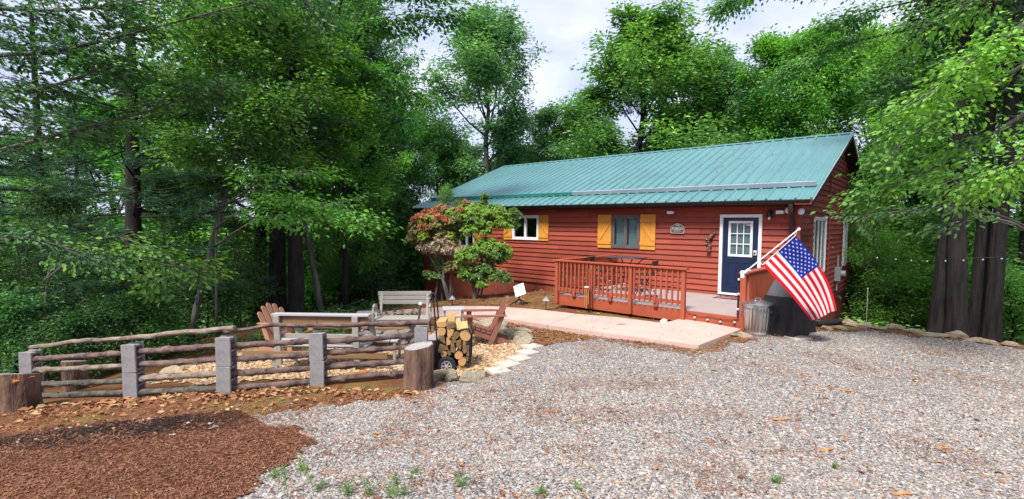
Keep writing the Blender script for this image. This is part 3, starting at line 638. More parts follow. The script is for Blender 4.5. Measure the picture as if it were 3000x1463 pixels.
for f in (rp, rb):
    for xa, xb in ((XRR-.03, XRR-.002), (XRL+.002, XRL+.03)):
        mb = MB(); rbox(mb, f, xa, xb, .0, sl-.02, -.17, -.003); hpart(mb, 'barge_board', M['soffit'], roof)
mb = MB(); rbox(mb, rp, XRR-.0015, XRR+.006, .0, sl, -.035, .016); rbox(mb, rb, XRR-.0015, XRR+.006, .0, sl, -.035, .016); hpart(mb, 'rake_trim', M['roof'], roof)
M['tealbar'] = simple('teal_flashing', (.030,.20,.19), (.035,.22,.21), 2, rough=.45, bmp=.02, spec=1.0)
M['greybar'] = simple('grey_flashing', (.40,.43,.50), (.33,.36,.42), 2, rough=.4, bmp=.03, metal=.3)
def bar_(x0, x1):
    mb = MB(); rbox(mb, rp, x0, x1, .90, .96, .045, .16); rbox(mb, rp, x0, x1, .96, 1.10, .045, .056); return mb
hpart(bar_(XRL+.35, -5.3), 'snow_guard', M['tealbar'], roof)
o = hpart(bar_(-5.29, XRR-.08), 'snow_guard', M['greybar'], roof); o['label'] = 'pale grey length of the bar across the lower roof'
mb = MB(); p = ony(1829, 462, YR+.5); mb.tube([(p[0], YR+.5, ZR-.35), (p[0], YR+.5, p[2]+.13)], .045, 10); hpart(mb, 'vent_pipe', M['white'], roof, smooth=True)
# rotten leaves lying along the bar
Qr = np.array([rp(rng.uniform(-1.6, 1.9), 1.12+abs(rng.normal(0,.035)), .02) for _ in range(420)])
Qr = np.concatenate([Qr, np.array([rp(rng.uniform(XRL+.3, XRR-.2), rng.uniform(.1, sl-.3), .012) for _ in range(420)])])
o = link('fallen_twigs_on_roof', np_mesh('roof_twigs', *slivers(Qr, .05, .16, .006, .02)), M['needles'], fix=False); tag(o, kind='stuff')
# gutter and downspout
mb = MB(); g = [(-.52,2.50),(-.515,2.50),(-.508,2.42),(-.415,2.40),(-.41,2.485),(-.405,2.485),(-.405,2.39),(-.515,2.408)]
mb.prism([(-.535,2.495),(-.50,2.405),(-.425,2.395),(-.425,2.485),(-.52,2.487)], XRL+.02, XRR-.02, lambda u, v, w: (w, u, v)); mb.box(XRL+.02, XRR-.02, -.56, -.536, 2.478, 2.496)
gut = hpart(mb, 'gutter', M['gutter'])
mb = MB(); mb.box(XRL+.05, XRR-.05, -.405, -.385, 2.37, 2.47); hpart(mb, 'fascia', M['soffit'])
mb = MB(); mb.box(XRL+.06, XR, -.384, -.05, 2.40, 2.412); hpart(mb, 'soffit', M['siding'])
mb = MB(); mb.box(XR+.002, XRR-.01, -.50, -.385, 2.38, 2.50); hpart(mb, 'eave_return', M['siding'])
mb = MB(); x = 1.72; mb.tube([(x,-.47,2.40),(x,-.47,2.28),(x-.01,-.40,2.16),(x-.02,-.16,1.93),(x-.02,-.10,1.83),(x-.02,-.10,-.32)], [.058]*6, 8); hpart(mb, 'downspout', M['gutter'], smooth=True)
# ---- windows and shutters
def window(op, fn, frame_mat, nm, blind=None, meet=.5, fr=.06, outp=.068, rails=None):
    u0, u1, z0, z1 = op
    def bx(mb, a, b, c, d, t0, t1):
        pts = [fn(u, t, z) for z in (c, d) for t in (t0, t1) for u in (a, b)]
        mb.add(pts, [(0,2,3,1),(4,5,7,6),(0,1,5,4),(1,3,7,5),(3,2,6,7),(2,0,4,6)])
    mb = MB(); e = .045                                # outer casing, proud of the boards
    bx(mb, u0, u1, z1-e, z1, -.06, outp); bx(mb, u0, u1, z0, z0+e, -.06, outp); bx(mb, u0, u0+e, z0+e, z1-e, -.06, outp); bx(mb, u1-e, u1, z0+e, z1-e, -.06, outp)
    w = hpart(mb, 'window', frame_mat)
    mids = meet if isinstance(meet, (list, tuple)) else [meet]
    us = [u0+e]+[u0+(u1-u0)*m for m in mids]+[u1-e]
    for a, b in zip(us[:-1], us[1:]):
        mb = MB(); a2, b2 = a+.003, b-.003
        bx(mb, a2, b2, z1-e-fr, z1-e-.003, -.03, outp-.014); bx(mb, a2, b2, z0+e+.003, z0+e+fr, -.03, outp-.014)
        bx(mb, a2, a2+fr*.8, z0+e+fr, z1-e-fr, -.03, outp-.014); bx(mb, b2-fr*.8, b2, z0+e+fr, z1-e-fr, -.03, outp-.014)
        hpart(mb, 'sash', frame_mat, w)
        mb = MB(); bx(mb, a2+fr*.8, b2-fr*.8, z0+e+fr, z1-e-fr, outp-.040, outp-.034); hpart(mb, 'pane', M['glass'], w)
    if blind:
        mb = MB(); n = int((z1-z0)/.05)
        for i in range(n):
            z = z0+.06+i*(z1-z0-.12)/n; bx(mb, u0+.05, u1-.05, z, z+.044, -.10-.004*(i % 2), -.094-.004*(i % 2))
        hpart(mb, 'blind', blind, w)
    return w
ff = lambda u, t, z: (u, -t, z); fg = lambda u, t, z: (XR+t, u, z)
o = window(W2, ff, M['brownvinyl'], 'window', M['blind']); o['label'] = 'dark brown framed double window with closed pale blinds'
o = window(W1, ff, M['white'], 'window'); o['label'] = 'white framed double window with dark glass'
o = window(W0, ff, M['white'], 'window'); o['label'] = 'white framed window half hidden behind the shrubs'
o = window(WA, fg, M['white'], 'window', None, [.36,.66], .05, .054); o['label'] = 'wide white framed window near the front of the gable wall'
M['blindw'] = simple('white_window_shade', (.62,.63,.66), rough=.8, bmp=0)
o = window(WB, fg, M['white'], 'window', M['blindw'], [.5], .05, .054); o['label'] = 'white framed window at the back of the gable wall'
def shutter(x0, x1, z0, z1, flip):
    mb = MB(); n = 3; w = (x1-x0)/n
    for i in range(n): mb.box(x0+i*w+.002, x0+(i+1)*w-.002, -.066, -.045, z0, z1)
    h = z1-z0; a, b = z0+h*.115, z1-h*.115; bw = .115
    mb.box(x0+.0, x1-.0, -.086, -.0665, a, a+bw); mb.box(x0, x1, -.086, -.0665, b-bw, b)
    xa, xb = (x0+.06, x1-.06) if flip else (x1-.06, x0+.06)
    mb.bar((xa,-.076,a+bw+.02), (xb,-.076,b-bw-.02), .085, .019, up=(0,1,0))
    return hpart(mb, 'shutter', M['shutter'], bevel=.003)
shutter(-3.945,-3.447,1.105,2.175,True); shutter(-2.445,-1.947,1.105,2.175,False)
shutter(-6.395,-5.965,1.255,2.18,False); shutter(-8.10,-7.685,1.255,2.18,True); shutter(-11.0,-10.66,.88,2.12,True); shutter(-9.70,-9.36,.88,2.12,False)
# ---- door
mb = MB(); mb.box(-.075,.005,-.072,.02,-.02,2.16); mb.box(.91,.99,-.072,.02,-.02,2.16); mb.box(.005,.91,-.072,.02,2.08,2.16); mb.box(.005,.91,-.075,.05,-.02,.03); hpart(mb, 'door_frame', M['white'], bevel=.004)
mb = MB(); gx0, gx1, gz0, gz1 = .17,.745,1.05,1.965
mb.box(.008,gx0,-.02,.02,.032,2.078); mb.box(gx1,.907,-.02,.02,.032,2.078); mb.box(gx0,gx1,-.02,.02,.032,gz0); mb.box(gx0,gx1,-.02,.02,gz1,2.078)
door = hpart(mb, 'door', M['navy'])
mb = MB(); e = .04
mb.box(gx0-.02,gx1+.02,-.04,-.021,gz1-e,gz1+.02); mb.box(gx0-.02,gx1+.02,-.04,-.021,gz0-.02,gz0+e); mb.box(gx0-.02,gx0+e,-.04,-.021,gz0+e,gz1-e); mb.box(gx1-e,gx1+.02,-.04,-.021,gz0+e,gz1-e)
for i in (1,2): 
    x = gx0+e+(gx1-gx0-2*e)*i/3; mb.box(x-.011,x+.011,-.036,-.018,gz0+e,gz1-e)
for j in (1,2):
    z = gz0+e+(gz1-gz0-2*e)*j/3
    for i in range(3):
        xa = gx0+e+(gx1-gx0-2*e)*i/3+(.011 if i else 0); xb = gx0+e+(gx1-gx0-2*e)*(i+1)/3-(.011 if i < 2 else 0); mb.box(xa,xb,-.035,-.018,z-.011,z+.011)
hpart(mb, 'window_grille', M['white'], door)
mb = MB().box(gx0,gx1,-.012,-.006,gz0,gz1); hpart(mb, 'pane', M['glass'], door)
mb = MB()
for i in range(30): z = gz0+i*(gz1-gz0)/30; mb.box(gx0,gx1,.004+.006*(i%2),.010+.006*(i%2),z,z+.028)
hpart(mb, 'blind', M['blind'], door)
mb = MB()                                              # raised panels of the lower half
for x0, x1 in ((.15,.42),(.50,.77)):
    mb.box(x0,x1,-.030,-.0205,.86,.885); mb.box(x0,x0+.02,-.030,-.0205,.22,.86); mb.box(x1-.02,x1,-.030,-.0205,.22,.86); mb.box(x0,x1,-.030,-.0205,.19,.22); mb.box(x0+.06,x1-.06,-.028,-.0205,.27,.80)
hpart(mb, 'door_panel', M['navy'], door, bevel=.003)
mb = MB().box(.795,.875,-.05,-.0205,1.08,1.21); hpart(mb, 'lock_plate', M['plasticw'], door, bevel=.012)
mb = MB(); mb.tube([(.835,-.05,1.145),(.835,-.075,1.145)], .024, 12); hpart(mb, 'keypad', M['black'], door)
mb = MB(); mb.tube([(.84,-.02,.99),(.84,-.07,.99),(.80,-.075,.99),(.74,-.075,.985)], .012, 8); hpart(mb, 'door_handle', M['black'], door, smooth=True)
mb = MB().box(.60,.72,-.042,-.0405,1.86,1.94); tg = hpart(mb, 'warning_sticker', M['plasticw'], door)
M['redink'] = simple('red_ink', (.5,.03,.03), rough=.6, bmp=0)
mb = MB(); mb.box(.605,.715,-.0435,-.0423,1.915,1.935); mb.box(.615,.70,-.0435,-.0423,1.895,1.905); mb.box(.615,.69,-.0435,-.0423,1.875,1.885); hpart(mb, 'sticker_print', M['redink'], door)
# ---- lights, boxes on the wall
def flood(px, py):
    p = ony(px, py, 0); x, z = p[0], p[2]; mb = MB(); mb.box(x-.09,x+.09,-.24,-.10,z-.035,z+.045); l = hpart(mb, 'floodlight', M['plasticw'], bevel=.01)
    mb = MB(); mb.tube([(x+.02,-.10,z+.03),(x+.02,-.03,z+.06)], .03, 8); hpart(mb, 'lamp_arm', M['black'], l)
    mb = MB(); mb.box(x-.075,x+.075,-.235,-.11,z-.041,z-.036); hpart(mb, 'lens', M['alu'], l)
flood(1972, 624); flood(2291, 623)
mb = MB(); mb.lathe([(.0,0),(.07,.02),(.085,.05),(.075,.075),(.03,.09)], 18); mb.xf(Matrix.Translation((1.60,-.16,2.235)) @ Euler((1.35,.0,.5)).to_matrix().to_4x4()); hpart(mb, 'spotlight', M['plasticw'], smooth=True)
mb = MB(); mb.lathe([(.0,0),(.07,.02),(.085,.05),(.075,.075),(.03,.09)], 18); mb.xf(Matrix.Translation((1.93,-.22,2.21)) @ Euler((1.45,.0,-.4)).to_matrix().to_4x4()); hpart(mb, 'spotlight', M['plasticw'], smooth=True)
mb = MB(); x, z = 1.17, 2.11; mb.lathe([(.012,.17),(.035,.16),(.075,.05),(.085,.0),(.07,.0),(.03,.12)], 16, (x,-.13,z-.02)); mb.tube([(x,-.03,z+.13),(x,-.10,z+.17),(x,-.13,z+.14)], .016, 8); mb.lathe([(.06,-.02),(.06,.0),(.0,.0)], 14, (x,-.05,z+.12)); lamp = hpart(mb, 'wall_lamp', M['black'], smooth=True)
mb = MB(); mb.lathe([(.0,-.075),(.028,-.06),(.034,-.03),(.02,.02),(.0,.02)], 12, (x,-.13,z-.02)); hpart(mb, 'bulb', M['plasticw'], lamp, smooth=True)
# gable: vertical trim, meter, tap, cable
mb = MB(); mb.box(XR+.043,XR+.062,4.0,4.09,-.40,3.55); hpart(mb, 'trim_strip', M['siding'])
p = onx(2443, 803, XR); y, z = p[1], p[2]
mb = MB(); mb.box(XR+.031,XR+.20,y-.16,y+.16,z-.22,z+.24); mb.tube([(XR+.10,y,z+.24),(XR+.10,y,z+.62)], .03, 8); mb.tube([(XR+.10,y-.05,z-.22),(XR+.10,y-.05,z-.55)], .025, 8); mt = hpart(mb, 'electric_meter', M['greyplastic'], bevel=.008)
mb = MB(); mb.tube([(XR+.20,y+.02,z+.02),(XR+.33,y+.02,z+.02)], .11, 18); hpart(mb, 'meter_dial', M['greyplastic'], mt, smooth=True)
p = onx(2447, 870, XR); y, z = p[1], p[2]
mb = MB(); mb.tube([(XR,y,z),(XR+.14,y,z),(XR+.17,y,z-.05)], .022, 8); mb.tube([(XR+.10,y-.07,z+.05),(XR+.10,y+.07,z+.05)], .012, 8); hpart(mb, 'garden_tap', M['greyplastic'], smooth=True)
# rear porch on posts
mb = MB(); mb.box(XR-.35, XR-.2, DEP+2.1, DEP+2.25, -5.0, 2.2); mb.box(XR-4, XR-3.85, DEP+2.1, DEP+2.25, -5.0, 2.2); hpart(mb, 'porch_post', M['soffit'])
pr_ = onx(2503, 700, XR-.05)
mb = MB(); mb.box(XR-.17, XR-.02, DEP+.05, DEP+.25, -5, 2.35); hpart(mb, 'porch_post', M['soffit'])
mb = MB(); mb.box(XR-4.2, XR-.1, DEP+.02, DEP+2.3, -.35, -.15); hpart(mb, 'porch_floor', M['soffit'])
# ================================================================ things on the wall
sx, sz = -1.27, 1.765
sg = thing('house_sign', 'grey arched plaque reading THE PORCH on the red wall', 'sign', (sx,-.058,sz))
def arch(w, h, rr, g=0):
    pts = []
    for cx_, cz_, a0 in ((w-rr, -h+rr, -90), (w-rr, h*.42-rr, 0)):
        for k in range(5): a = R(a0+k*22.5); pts.append((cx_+rr*math.cos(a), cz_+rr*math.sin(a)))
    for k in range(13): a = R(18+k*12); pts.append((w*.70*math.cos(a), h*.30+h*.72*math.sin(a)*.95))
    for cx_, cz_, a0 in ((-w+rr, h*.42-rr, 90), (-w+rr, -h+rr, 180)):
        for k in range(5): a = R(a0+k*22.5); pts.append((cx_+rr*math.cos(a), cz_+rr*math.sin(a)))
    return pts
M['signgrey'] = simple('sign_grey', (.085,.078,.074), (.065,.06,.058), 14, rough=.7, bmp=.1)
M['signpale'] = simple('sign_raised', (.52,.455,.415), (.46,.40,.36), 14, rough=.7, bmp=.05)
fsign = lambda u, v, w: (u, w, v)
MB().prism(arch(.205,.145,.035), -.006, .012, fsign).build('rim', M['signpale'], sg)
MB().prism(arch(.188,.129,.030), -.009, -.0065, fsign).build('face', M['signgrey'], sg)
def text(body, size, loc, parent, mat, name='lettering', sx_=1):
    cu_ = bpy.data.curves.new(name, 'FONT'); cu_.body = body; cu_.size = size; cu_.align_x = 'CENTER'; cu_.align_y = 'CENTER'; cu_.extrude = .002; cu_.offset = size*.035
    t = bpy.data.objects.new('tmp', cu_); col.objects.link(t); bpy.context.view_layer.update()
    dg = bpy.context.evaluated_depsgraph_get(); me = bpy.data.meshes.new_from_object(t.evaluated_get(dg)); bpy.data.objects.remove(t)
    o = link(name, me, mat, parent, fix=False); o.location = loc; o.rotation_euler = (R(90),0,0); o.scale = (sx_,1,1); return o
text('THE', .075, (0,-.012,.088), sg, M['signpale']); text('PORCH', .105, (0,-.012,-.008), sg, M['signpale'], sx_=.92)
mb = MB()                                              # third line: too worn to read, only strokes
for i in range(9): mb.box(-.105+i*.0235, -.105+i*.0235+.014, -.0125, -.0092, -.088+.004*(i%2), -.066)
mb.build('worn_lettering', M['signpale'], sg)
dw = thing('driftwood_carving', 'twisted dark driftwood piece hung on the red wall left of the door', 'wall ornament', (-.33,-.06,1.05))
rs = np.random.RandomState(5)
mb = MB(); pts = [(-.07+.05*math.sin(i*.75),-.02+.025*math.cos(i*1.3),i*.06) for i in range(13)]; pts = [(p[0]+.012*i, p[1], p[2]) for i, p in enumerate(pts)]
mb.tube(pts, [.015,.035,.045,.05,.06,.062,.055,.06,.05,.045,.05,.035,.012], 9, jit=.28, rs=rs); M['drift'] = simple('driftwood', (.16,.075,.05), (.05,.022,.018), 16, rough=.7, bmp=.6)
mb.build('trunk', M['drift'], dw, smooth=True)
mb = MB()
for k in range(9): 
    q = Vector(pts[2+k]); mb.lathe([(.0,-.022),(.02,-.012),(.026,0),(.018,.012),(0,.02)], 7, (q.x+.028*(-1)**k, q.y-.05, q.z))
M['shell'] = simple('pale_knots', (.42,.28,.17), (.2,.1,.06), 20, rough=.6, bmp=.2); mb.build('knots', M['shell'], dw, smooth=True)
# ================================================================ the deck
deck = thing('wooden_deck', 'red-stained front deck with a baluster railing and grey floor boards', 'deck', (-.9,-1.6,-.4))
DB = Matrix.Translation((.9,1.6,.4))
def dpart(mb, name, mat, parent=None, **k): mb.xf(DB); return mb.build(name, mat, parent or deck, **k)
DX0, DX1, DY = -3.28, 1.50, -3.13; FZ = -.06
mb = MB(); n = 22; w = (-.04-DY)/n
for i in range(n): mb.box(DX0, DX1, DY+i*w+.003, DY+(i+1)*w-.003, FZ-.03, FZ)
dpart(mb, 'floor', M['deckfloor'])
mb = MB(); mb.box(DX0,DX1,DY-.04,DY-.001,FZ-.26,FZ+.008); mb.box(DX0-.04,DX0-.001,DY-.04,-.04,FZ-.26,FZ+.008); mb.box(DX1+.001,DX1+.04,DY-.04,-.04,FZ-.26,FZ+.008); dpart(mb, 'rim_board', M['deckred'], bevel=.004)
for x in (-3.1, -.9, 1.3):
    for y in (-2.95,-1.5): mb = MB(); mb.box(x-.07,x+.07,y-.07,y+.07,-.9,FZ-.262); dpart(mb, 'footing', M['deckredz'])
PX = [-3.24, -2.16, -1.06, .24]
rt = .90
for i, x in enumerate(PX):
    mb = MB(); lo = -.33 if i else -.33; mb.box(x-.045,x+.045,DY-.132,DY-.042,lo+(0 if i == 3 else .04),rt-.04); dpart(mb, 'post', M['deckredz'], bevel=.004)
mb = MB(); mb.box(-3.36,.33,DY-.17,DY-.02,rt-.038,rt); dpart(mb, 'top_rail', M['deckred'], bevel=.005)
mb = MB(); mb.box(-3.36,-3.21,DY-.018,-.04,rt-.038,rt); dpart(mb, 'top_rail', M['deckred'], bevel=.005)
mb = MB(); mb.box(DX0+.0,DX0+.05,DY+.0,-.05,rt-.20,rt-.04); dpart(mb, 'side_rail', M['deckred'])
for a, b in zip(PX[:-1], PX[1:]):
    mb = MB(); mb.box(a+.046,b-.046,DY-.100,DY-.062,.085,.165); dpart(mb, 'bottom_rail', M['deckred'])
    mb = MB(); mb.box(a+.046,b-.046,DY-.100,DY-.062,rt-.125,rt-.039); dpart(mb, 'upper_rail', M['deckred'])
    m_ = (a+b)/2; mb = MB(); mb.prism([(-.07,.0),(.07,.0),(.055,-.10),(.03,-.13),(-.03,-.13),(-.055,-.10)], DY-.104, DY-.058, lambda u, v, w: (m_+u, w, .083+v)); dpart(mb, 'rail_block', M['deckred'])
    n = 8 if b-a < 1.2 else 9
    for k in range(n):
        x = a+.045+(b-a-.09)*(k+.5)/n; mb = MB(); mb.box(x-.018,x+.018,DY-.138,DY-.1005,.06,rt-.05); dpart(mb, 'baluster', M['deckredz'])
# left side railing, running back to the wall
for z0, z1 in ((.10,.18),): mb = MB(); mb.box(DX0+.005,DX0+.043,DY+.02,-.06,z0,z1); dpart(mb, 'bottom_rail', M['deckred'])
for k in range(15):
    y = DY+.16+k*.195; mb = MB(); mb.box(DX0-.035,DX0+.002,y-.018,y+.018,.06,rt-.05); dpart(mb, 'baluster', M['deckredz'])
mb = MB(); mb.box(DX0+.01,DX0+.1,-1.75,-1.66,FZ,rt-.04); dpart(mb, 'post', M['deckredz'])
# right end: close-boarded rail running back to the wall
mb = MB(); mb.box(1.44,1.55,DY-.13,DY-.042,-.33,rt-.04); dpart(mb, 'post', M['deckredz'], bevel=.004)
mb = MB(); mb.box(1.415,1.60,DY-.16,-.05,rt-.038,rt+.004); dpart(mb, 'top_rail', M['deckred'], bevel=.005)
mb = MB(); 
for k in range(32):
    y = DY-.03+k*.095; mb.box(1.551,1.592,y,y+.046,-.12,rt-.045)
mb.box(1.52,1.5505,DY-.03,-.06,.02,.12); mb.box(1.52,1.5505,DY-.03,-.06,rt-.2,rt-.045); mb.box(1.50,1.519,DY-.03,-.06,.0,rt-.05)
dpart(mb, 'boarded_side', M['deckredz'])
mb = MB(); mb.box(1.56,1.60,DY-.05,DY+.35,-.06,.03); dpart(mb, 'ledge', M['deckfloor'])
# short rail ends poking out on the far left side
for x, y, z in ((-3.55,-1.2,.42),(-3.62,-1.4,.02)):
    mb = MB(); mb.box(-.20,.22,-.05,.05,-.045,.045); mb.xf(Matrix.Translation((x,y,z)) @ Euler((0,-.1,.25)).to_matrix().to_4x4()); dpart(mb, 'rail_end', M['deckred'])
# ---- on the deck
tb = thing('bistro_table', 'black metal high table standing on the deck behind the railing', 'table', (-2.22,-1.30,FZ))
M['tabletop'] = simple('dark_grey_table_top', (.07,.068,.075), (.05,.05,.055), 8, rough=.35, bmp=.05)
mb = MB(); mb.box(-.46,.46,-.46,.46,.985,1.0); mb.build('table_top', M['tabletop'], tb, bevel=.006)
for a, b in ((1,1),(-1,1),(-1,-1),(1,-1)):
    mb = MB(); mb.tube([(a*.40,b*.40,.985),(a*.33,b*.33,.92),(a*.16,b*.16,.72),(a*.12,b*.12,.45),(a*.20,b*.20,.18),(a*.36,b*.36,.0)], .014, 7); mb.build('leg', M['black'], tb, smooth=True)
mb = MB(); mb.lathe([(.15,.43),(.162,.43),(.162,.445),(.15,.445)], 20); mb.build('brace_ring', M['black'], tb)
def barchair(x, y, rz, label):
    t = thing('folding_chair', label, 'chair', (x,y,FZ), rz, 'black folding chairs on the deck')
    MB().box(-.21,.21,-.2,.2,.60,.63).build('seat', M['black'], t, bevel=.006)
    mb = MB(); mb.prism([(-.20,.66),(.20,.66),(.20,.98),(-.20,.98)], .215, .235, lambda u, v, w: (u, w+.06*(v-.66), v)); mb.build('backrest', M['black'], t)
    for s in (-1,1):
        MB().tube([(s*.22,-.24,0),(s*.22,.06,.62),(s*.22,.24,.99)], .013, 7).build('leg', M['black'], t, smooth=True)
        MB().tube([(s*.19,.26,0),(s*.19,-.16,.60)], .013, 7).build('leg', M['black'], t, smooth=True)
barchair(-2.86,-1.75,R(95),'black folding chair left of the high deck table'); barchair(-1.28,-1.95,R(-82),'black folding chair right of the high deck table, seen edge-on')
mt_ = thing('door_mat', 'small dark patterned door mat lying on the deck below the door', 'door mat', (.42,-.42,FZ), 0)
M['mat'] = simple('patterned_mat', (.34,.16,.15), (.06,.025,.03), 24, rough=.95, bmp=.5, lo=.45, hi=.55)
MB().box(-.40,.40,-.23,.23,.002,.018).build('rug', M['mat'], mt_); MB().box(-.42,.42,-.25,.25,.001,.010).build('border', M['black'], mt_)
hz = thing('coiled_hose', 'flat coil of grey hose on the front left corner of the deck', 'hose', (-2.86,-2.75,FZ))
mb = MB(); mb.tube([((.10+.006*k*.5)*math.cos(k*.5),(.10+.006*k*.5)*math.sin(k*.5),.014+.010*(k%3)) for k in range(46)], .012, 6); M['hose'] = simple('grey_hose', (.12,.14,.18), (.09,.10,.13), 9, rough=.5, bmp=0); mb.build('coil', M['hose'], hz, smooth=True)
MB().tube([(.27,.05,.02),(.36,.0,.02),(.44,.04,.016)], .011, 6).build('hose_end', M['hose'], hz, smooth=True)
# shepherd hook with wind chime
hx, hy = -2.08, DY-.27; hzg = g1(hx, hy)
hk = thing('shepherd_hook', 'thin black garden hook planted in front of the deck railing', 'garden hook', (hx,hy,hzg))
hh = .98-hzg-.25
MB().tube([(0,0,-.12),(0,0,hh-.16),(.02,0,hh-.04),(-.01,0,hh+.02),(-.08,0,hh+.03),(-.125,0,hh-.02),(-.115,0,hh-.06),(-.09,0,hh-.055)], .006, 6).build('stem', M['black'], hk, smooth=True)
wc = thing('wind_chime', 'bamboo wind chime with a pale cap hanging in front of a deck post', 'wind chime', (hx-.10,hy,hzg+hh-.60))
MB().lathe([(.02,.16),(.075,.15),(.075,.12),(.03,.11)], 14).build('cap', M['signpale'], wc, smooth=True)
MB().tube([(0,0,.15),(0,0,.56)], .003, 5).build('cord', M['black'], wc)
M['bamboo'] = simple('bamboo', (.46,.19,.06), (.36,.13,.045), 6, rough=.5, bmp=.05)
for k in range(6):
    a = k*math.pi/3; mb = MB(); mb.tube([(.05*math.cos(a),.05*math.sin(a),.10),(.05*math.cos(a),.05*math.sin(a),-.30-.05*(k%3))], .016, 8); mb.build('tube', M['bamboo'], wc, smooth=True)
# string lights round the deck
M['bulbm'] = simple('clear_bulb', (.50,.48,.47), rough=.15, bmp=0, spec=.8)
def string(label, pts, bulbs, sag=.03, k_=1.0):
    t = thing('string_lights', label, 'string lights', pts[0]); L = Vector(pts[0]); path = []
    for a, b in zip(pts[:-1], pts[1:]):
        for k in range(6):
            u = k/6; p = Vector(a).lerp(Vector(b), u); p.z -= sag*4*u*(1-u); path.append(p-L)
    path.append(Vector(pts[-1])-L)
    MB().tube(path, .005, 5).build('cable', M['black'], t, smooth=True)
    for b in bulbs:
        b = Vector(b)-L; mb = MB(); mb.tube([b+Vector((0,0,.01)), b+Vector((0,0,-.03))], .012, 7); 
        so = mb.build('socket', M['black'], t)
        MB().lathe([(0,-.031-.054*k_),(.02*k_,-.031-.047*k_),(.028*k_,-.031-.029*k_),(.022*k_,-.031-.009*k_),(.012,-.031)], 10, b).build('bulb', M['bulbm'], so, smooth=True)
yb = DY-.06
string('string of clear bulbs stapled along the deck rim at the open step', [(.31,DY-.14,.35),(.31,DY-.14,.05),(.36,yb,-.10),(.85,yb,-.12),(1.42,yb,-.10)], [(.50,yb-.012,-.12),(.78,yb-.012,-.13),(1.05,yb-.012,-.14),(1.34,yb-.012,-.11)])
string('string of clear bulbs running down the deck post beside the door', [(1.425,DY-.10,.84),(1.425,DY-.10,.5),(1.425,DY-.10,.0)], [(1.41,DY-.12,.80),(1.41,DY-.12,.50),(1.41,DY-.12,.18)], 0)
string('string of clear bulbs looped inside the front deck railing', [(-3.2,DY+.02,.55),(-2.7,DY+.02,.50),(-2.16,DY+.02,.62),(-1.6,DY+.02,.48),(-1.06,DY+.02,.55),(-.4,DY+.02,.40),(.2,DY+.02,.55)],
  [(-3.0,DY+.02,.50),(-2.75,DY+.02,.49),(-2.45,DY+.02,.50),(-1.95,DY+.02,.55),(-1.7,DY+.02,.50),(-1.3,DY+.02,.46),(-.85,DY+.02,.46),(-.55,DY+.02,.38),(-.15,DY+.02,.38)], .02)
MB_ = MB(); MB_.box(1.385,1.41,DY-.10,DY-.05,-.04,.80); o = dpart(MB_, 'gate_edge', M['black'])
# ================================================================ yard things
AR = -YAW                                             # local +x to the right of the photo, +y away from the camera
def gp(px_, D): return standing(px_, D)
# ---- block fence
fence_pts = [(-5.89,-13.32),(-3.80,-12.41),(-2.59,-11.64),(-1.95,-10.66),(-1.29,-9.36)]
POSTS = []
for (px_, D) in ((70,7.50),(376,6.80),(652,6.55),(925,6.86),(1230,7.40)):
    P = standing(px_+4, D); POSTS.append(P)
POSTS[4][2] = POSTS[4][2]
def block_mesh():
    mb = MB(); h = .392; d = .096
    mb.box(-d,d,-d,-d+.034,0,h); mb.box(-d,d,d-.034,d,0,h)
    for z0, z1 in ((.012,.042),(.181,.211),(.350,.380)): mb.box(-d+.002,d-.002,-d+.034,d-.034,z0,z1)
    me = bpy.data.meshes.new('concrete_block'); me.from_pydata(mb.v, [], mb.f); me.materials.append(M['block']); return me
bme = block_mesh(); ordn = ['leftmost','second','third','fourth','fifth']
def fdir(i):
    a = POSTS[max(i-1,0)]; b = POSTS[min(i+1,4)]; return math.atan2(b[1]-a[1], b[0]-a[0])
for i, P in enumerate(POSTS):
    for k in range(2):
        o = bpy.data.objects.new('concrete_block', bme); col.objects.link(o)
        o.location = (P[0], P[1], P[2]-.02+k*.394); o.rotation_euler = (rng.uniform(-.012,.012), rng.uniform(-.02,.02)+(-.03 if i == 1 else 0), AR+rng.uniform(-.05,.05)+.06)
        b = o.modifiers.new('edge', 'BEVEL'); b.width = .005; b.segments = 1; b.limit_method = 'ANGLE'
        tag(o, ('grey hollow concrete block, %s of the %s fence post from the left' % (('bottom','top')[k], ordn[i])) if i else ('grey hollow concrete block, %s of the leftmost fence post' % ('bottom','top')[k]), 'concrete block', 'concrete blocks stacked as fence posts')
def branch_rail(a, b, r0, r1, mat, label, seed, wob=.02, knots=5):
    rs = np.random.RandomState(seed); a = Vector(a); b = Vector(b); t = a.copy(); n = 22; L = (b-a).length
    o1, o2, f1, f2 = rs.uniform(0,6,4); pts = []; rad = []
    kn = rs.uniform(.05,.95,knots)
    for k in range(n+1):
        u = k/n; p = a.lerp(b, u)-a
        p += Vector((0,0,1))*wob*.30*(math.sin(u*5+o1)+.4*math.sin(u*13+o2)-math.sin(o1)*(1-u)-.4*math.sin(o2)*(1-u)-math.sin(5+o1)*u-.4*math.sin(13+o2)*u)
        pts.append(p); r = r0+(r1-r0)*u
        r *= 1+.28*sum(math.exp(-((u-q)*L/.03)**2) for q in kn)+rs.uniform(-.06,.06); rad.append(r)
    mb = MB(); mb.tube(pts, rad, 9, jit=.09, rs=rs)
    for q in kn[:3]:                                   # stubs of cut twigs
        i = int(q*n); p = Vector(pts[i]); d = Vector((rs.uniform(-.4,.4), rs.uniform(-1,.2), rs.uniform(-.3,1))).normalized(); mb.tube([p, p+d*(r0*1.5)], [r0*.35, r0*.22], 6)
    o = mb.build('branch_rail', mat, smooth=True); o.location = a; return tag(o, label, 'fence rail', 'branch rails of the block fence')
rm = [M['rail'], M['railmoss'], M['railpale'], M['rail']]
zc = [.065, .245, .455, .64]; nm = ['lowest','second lowest','second highest','highest']
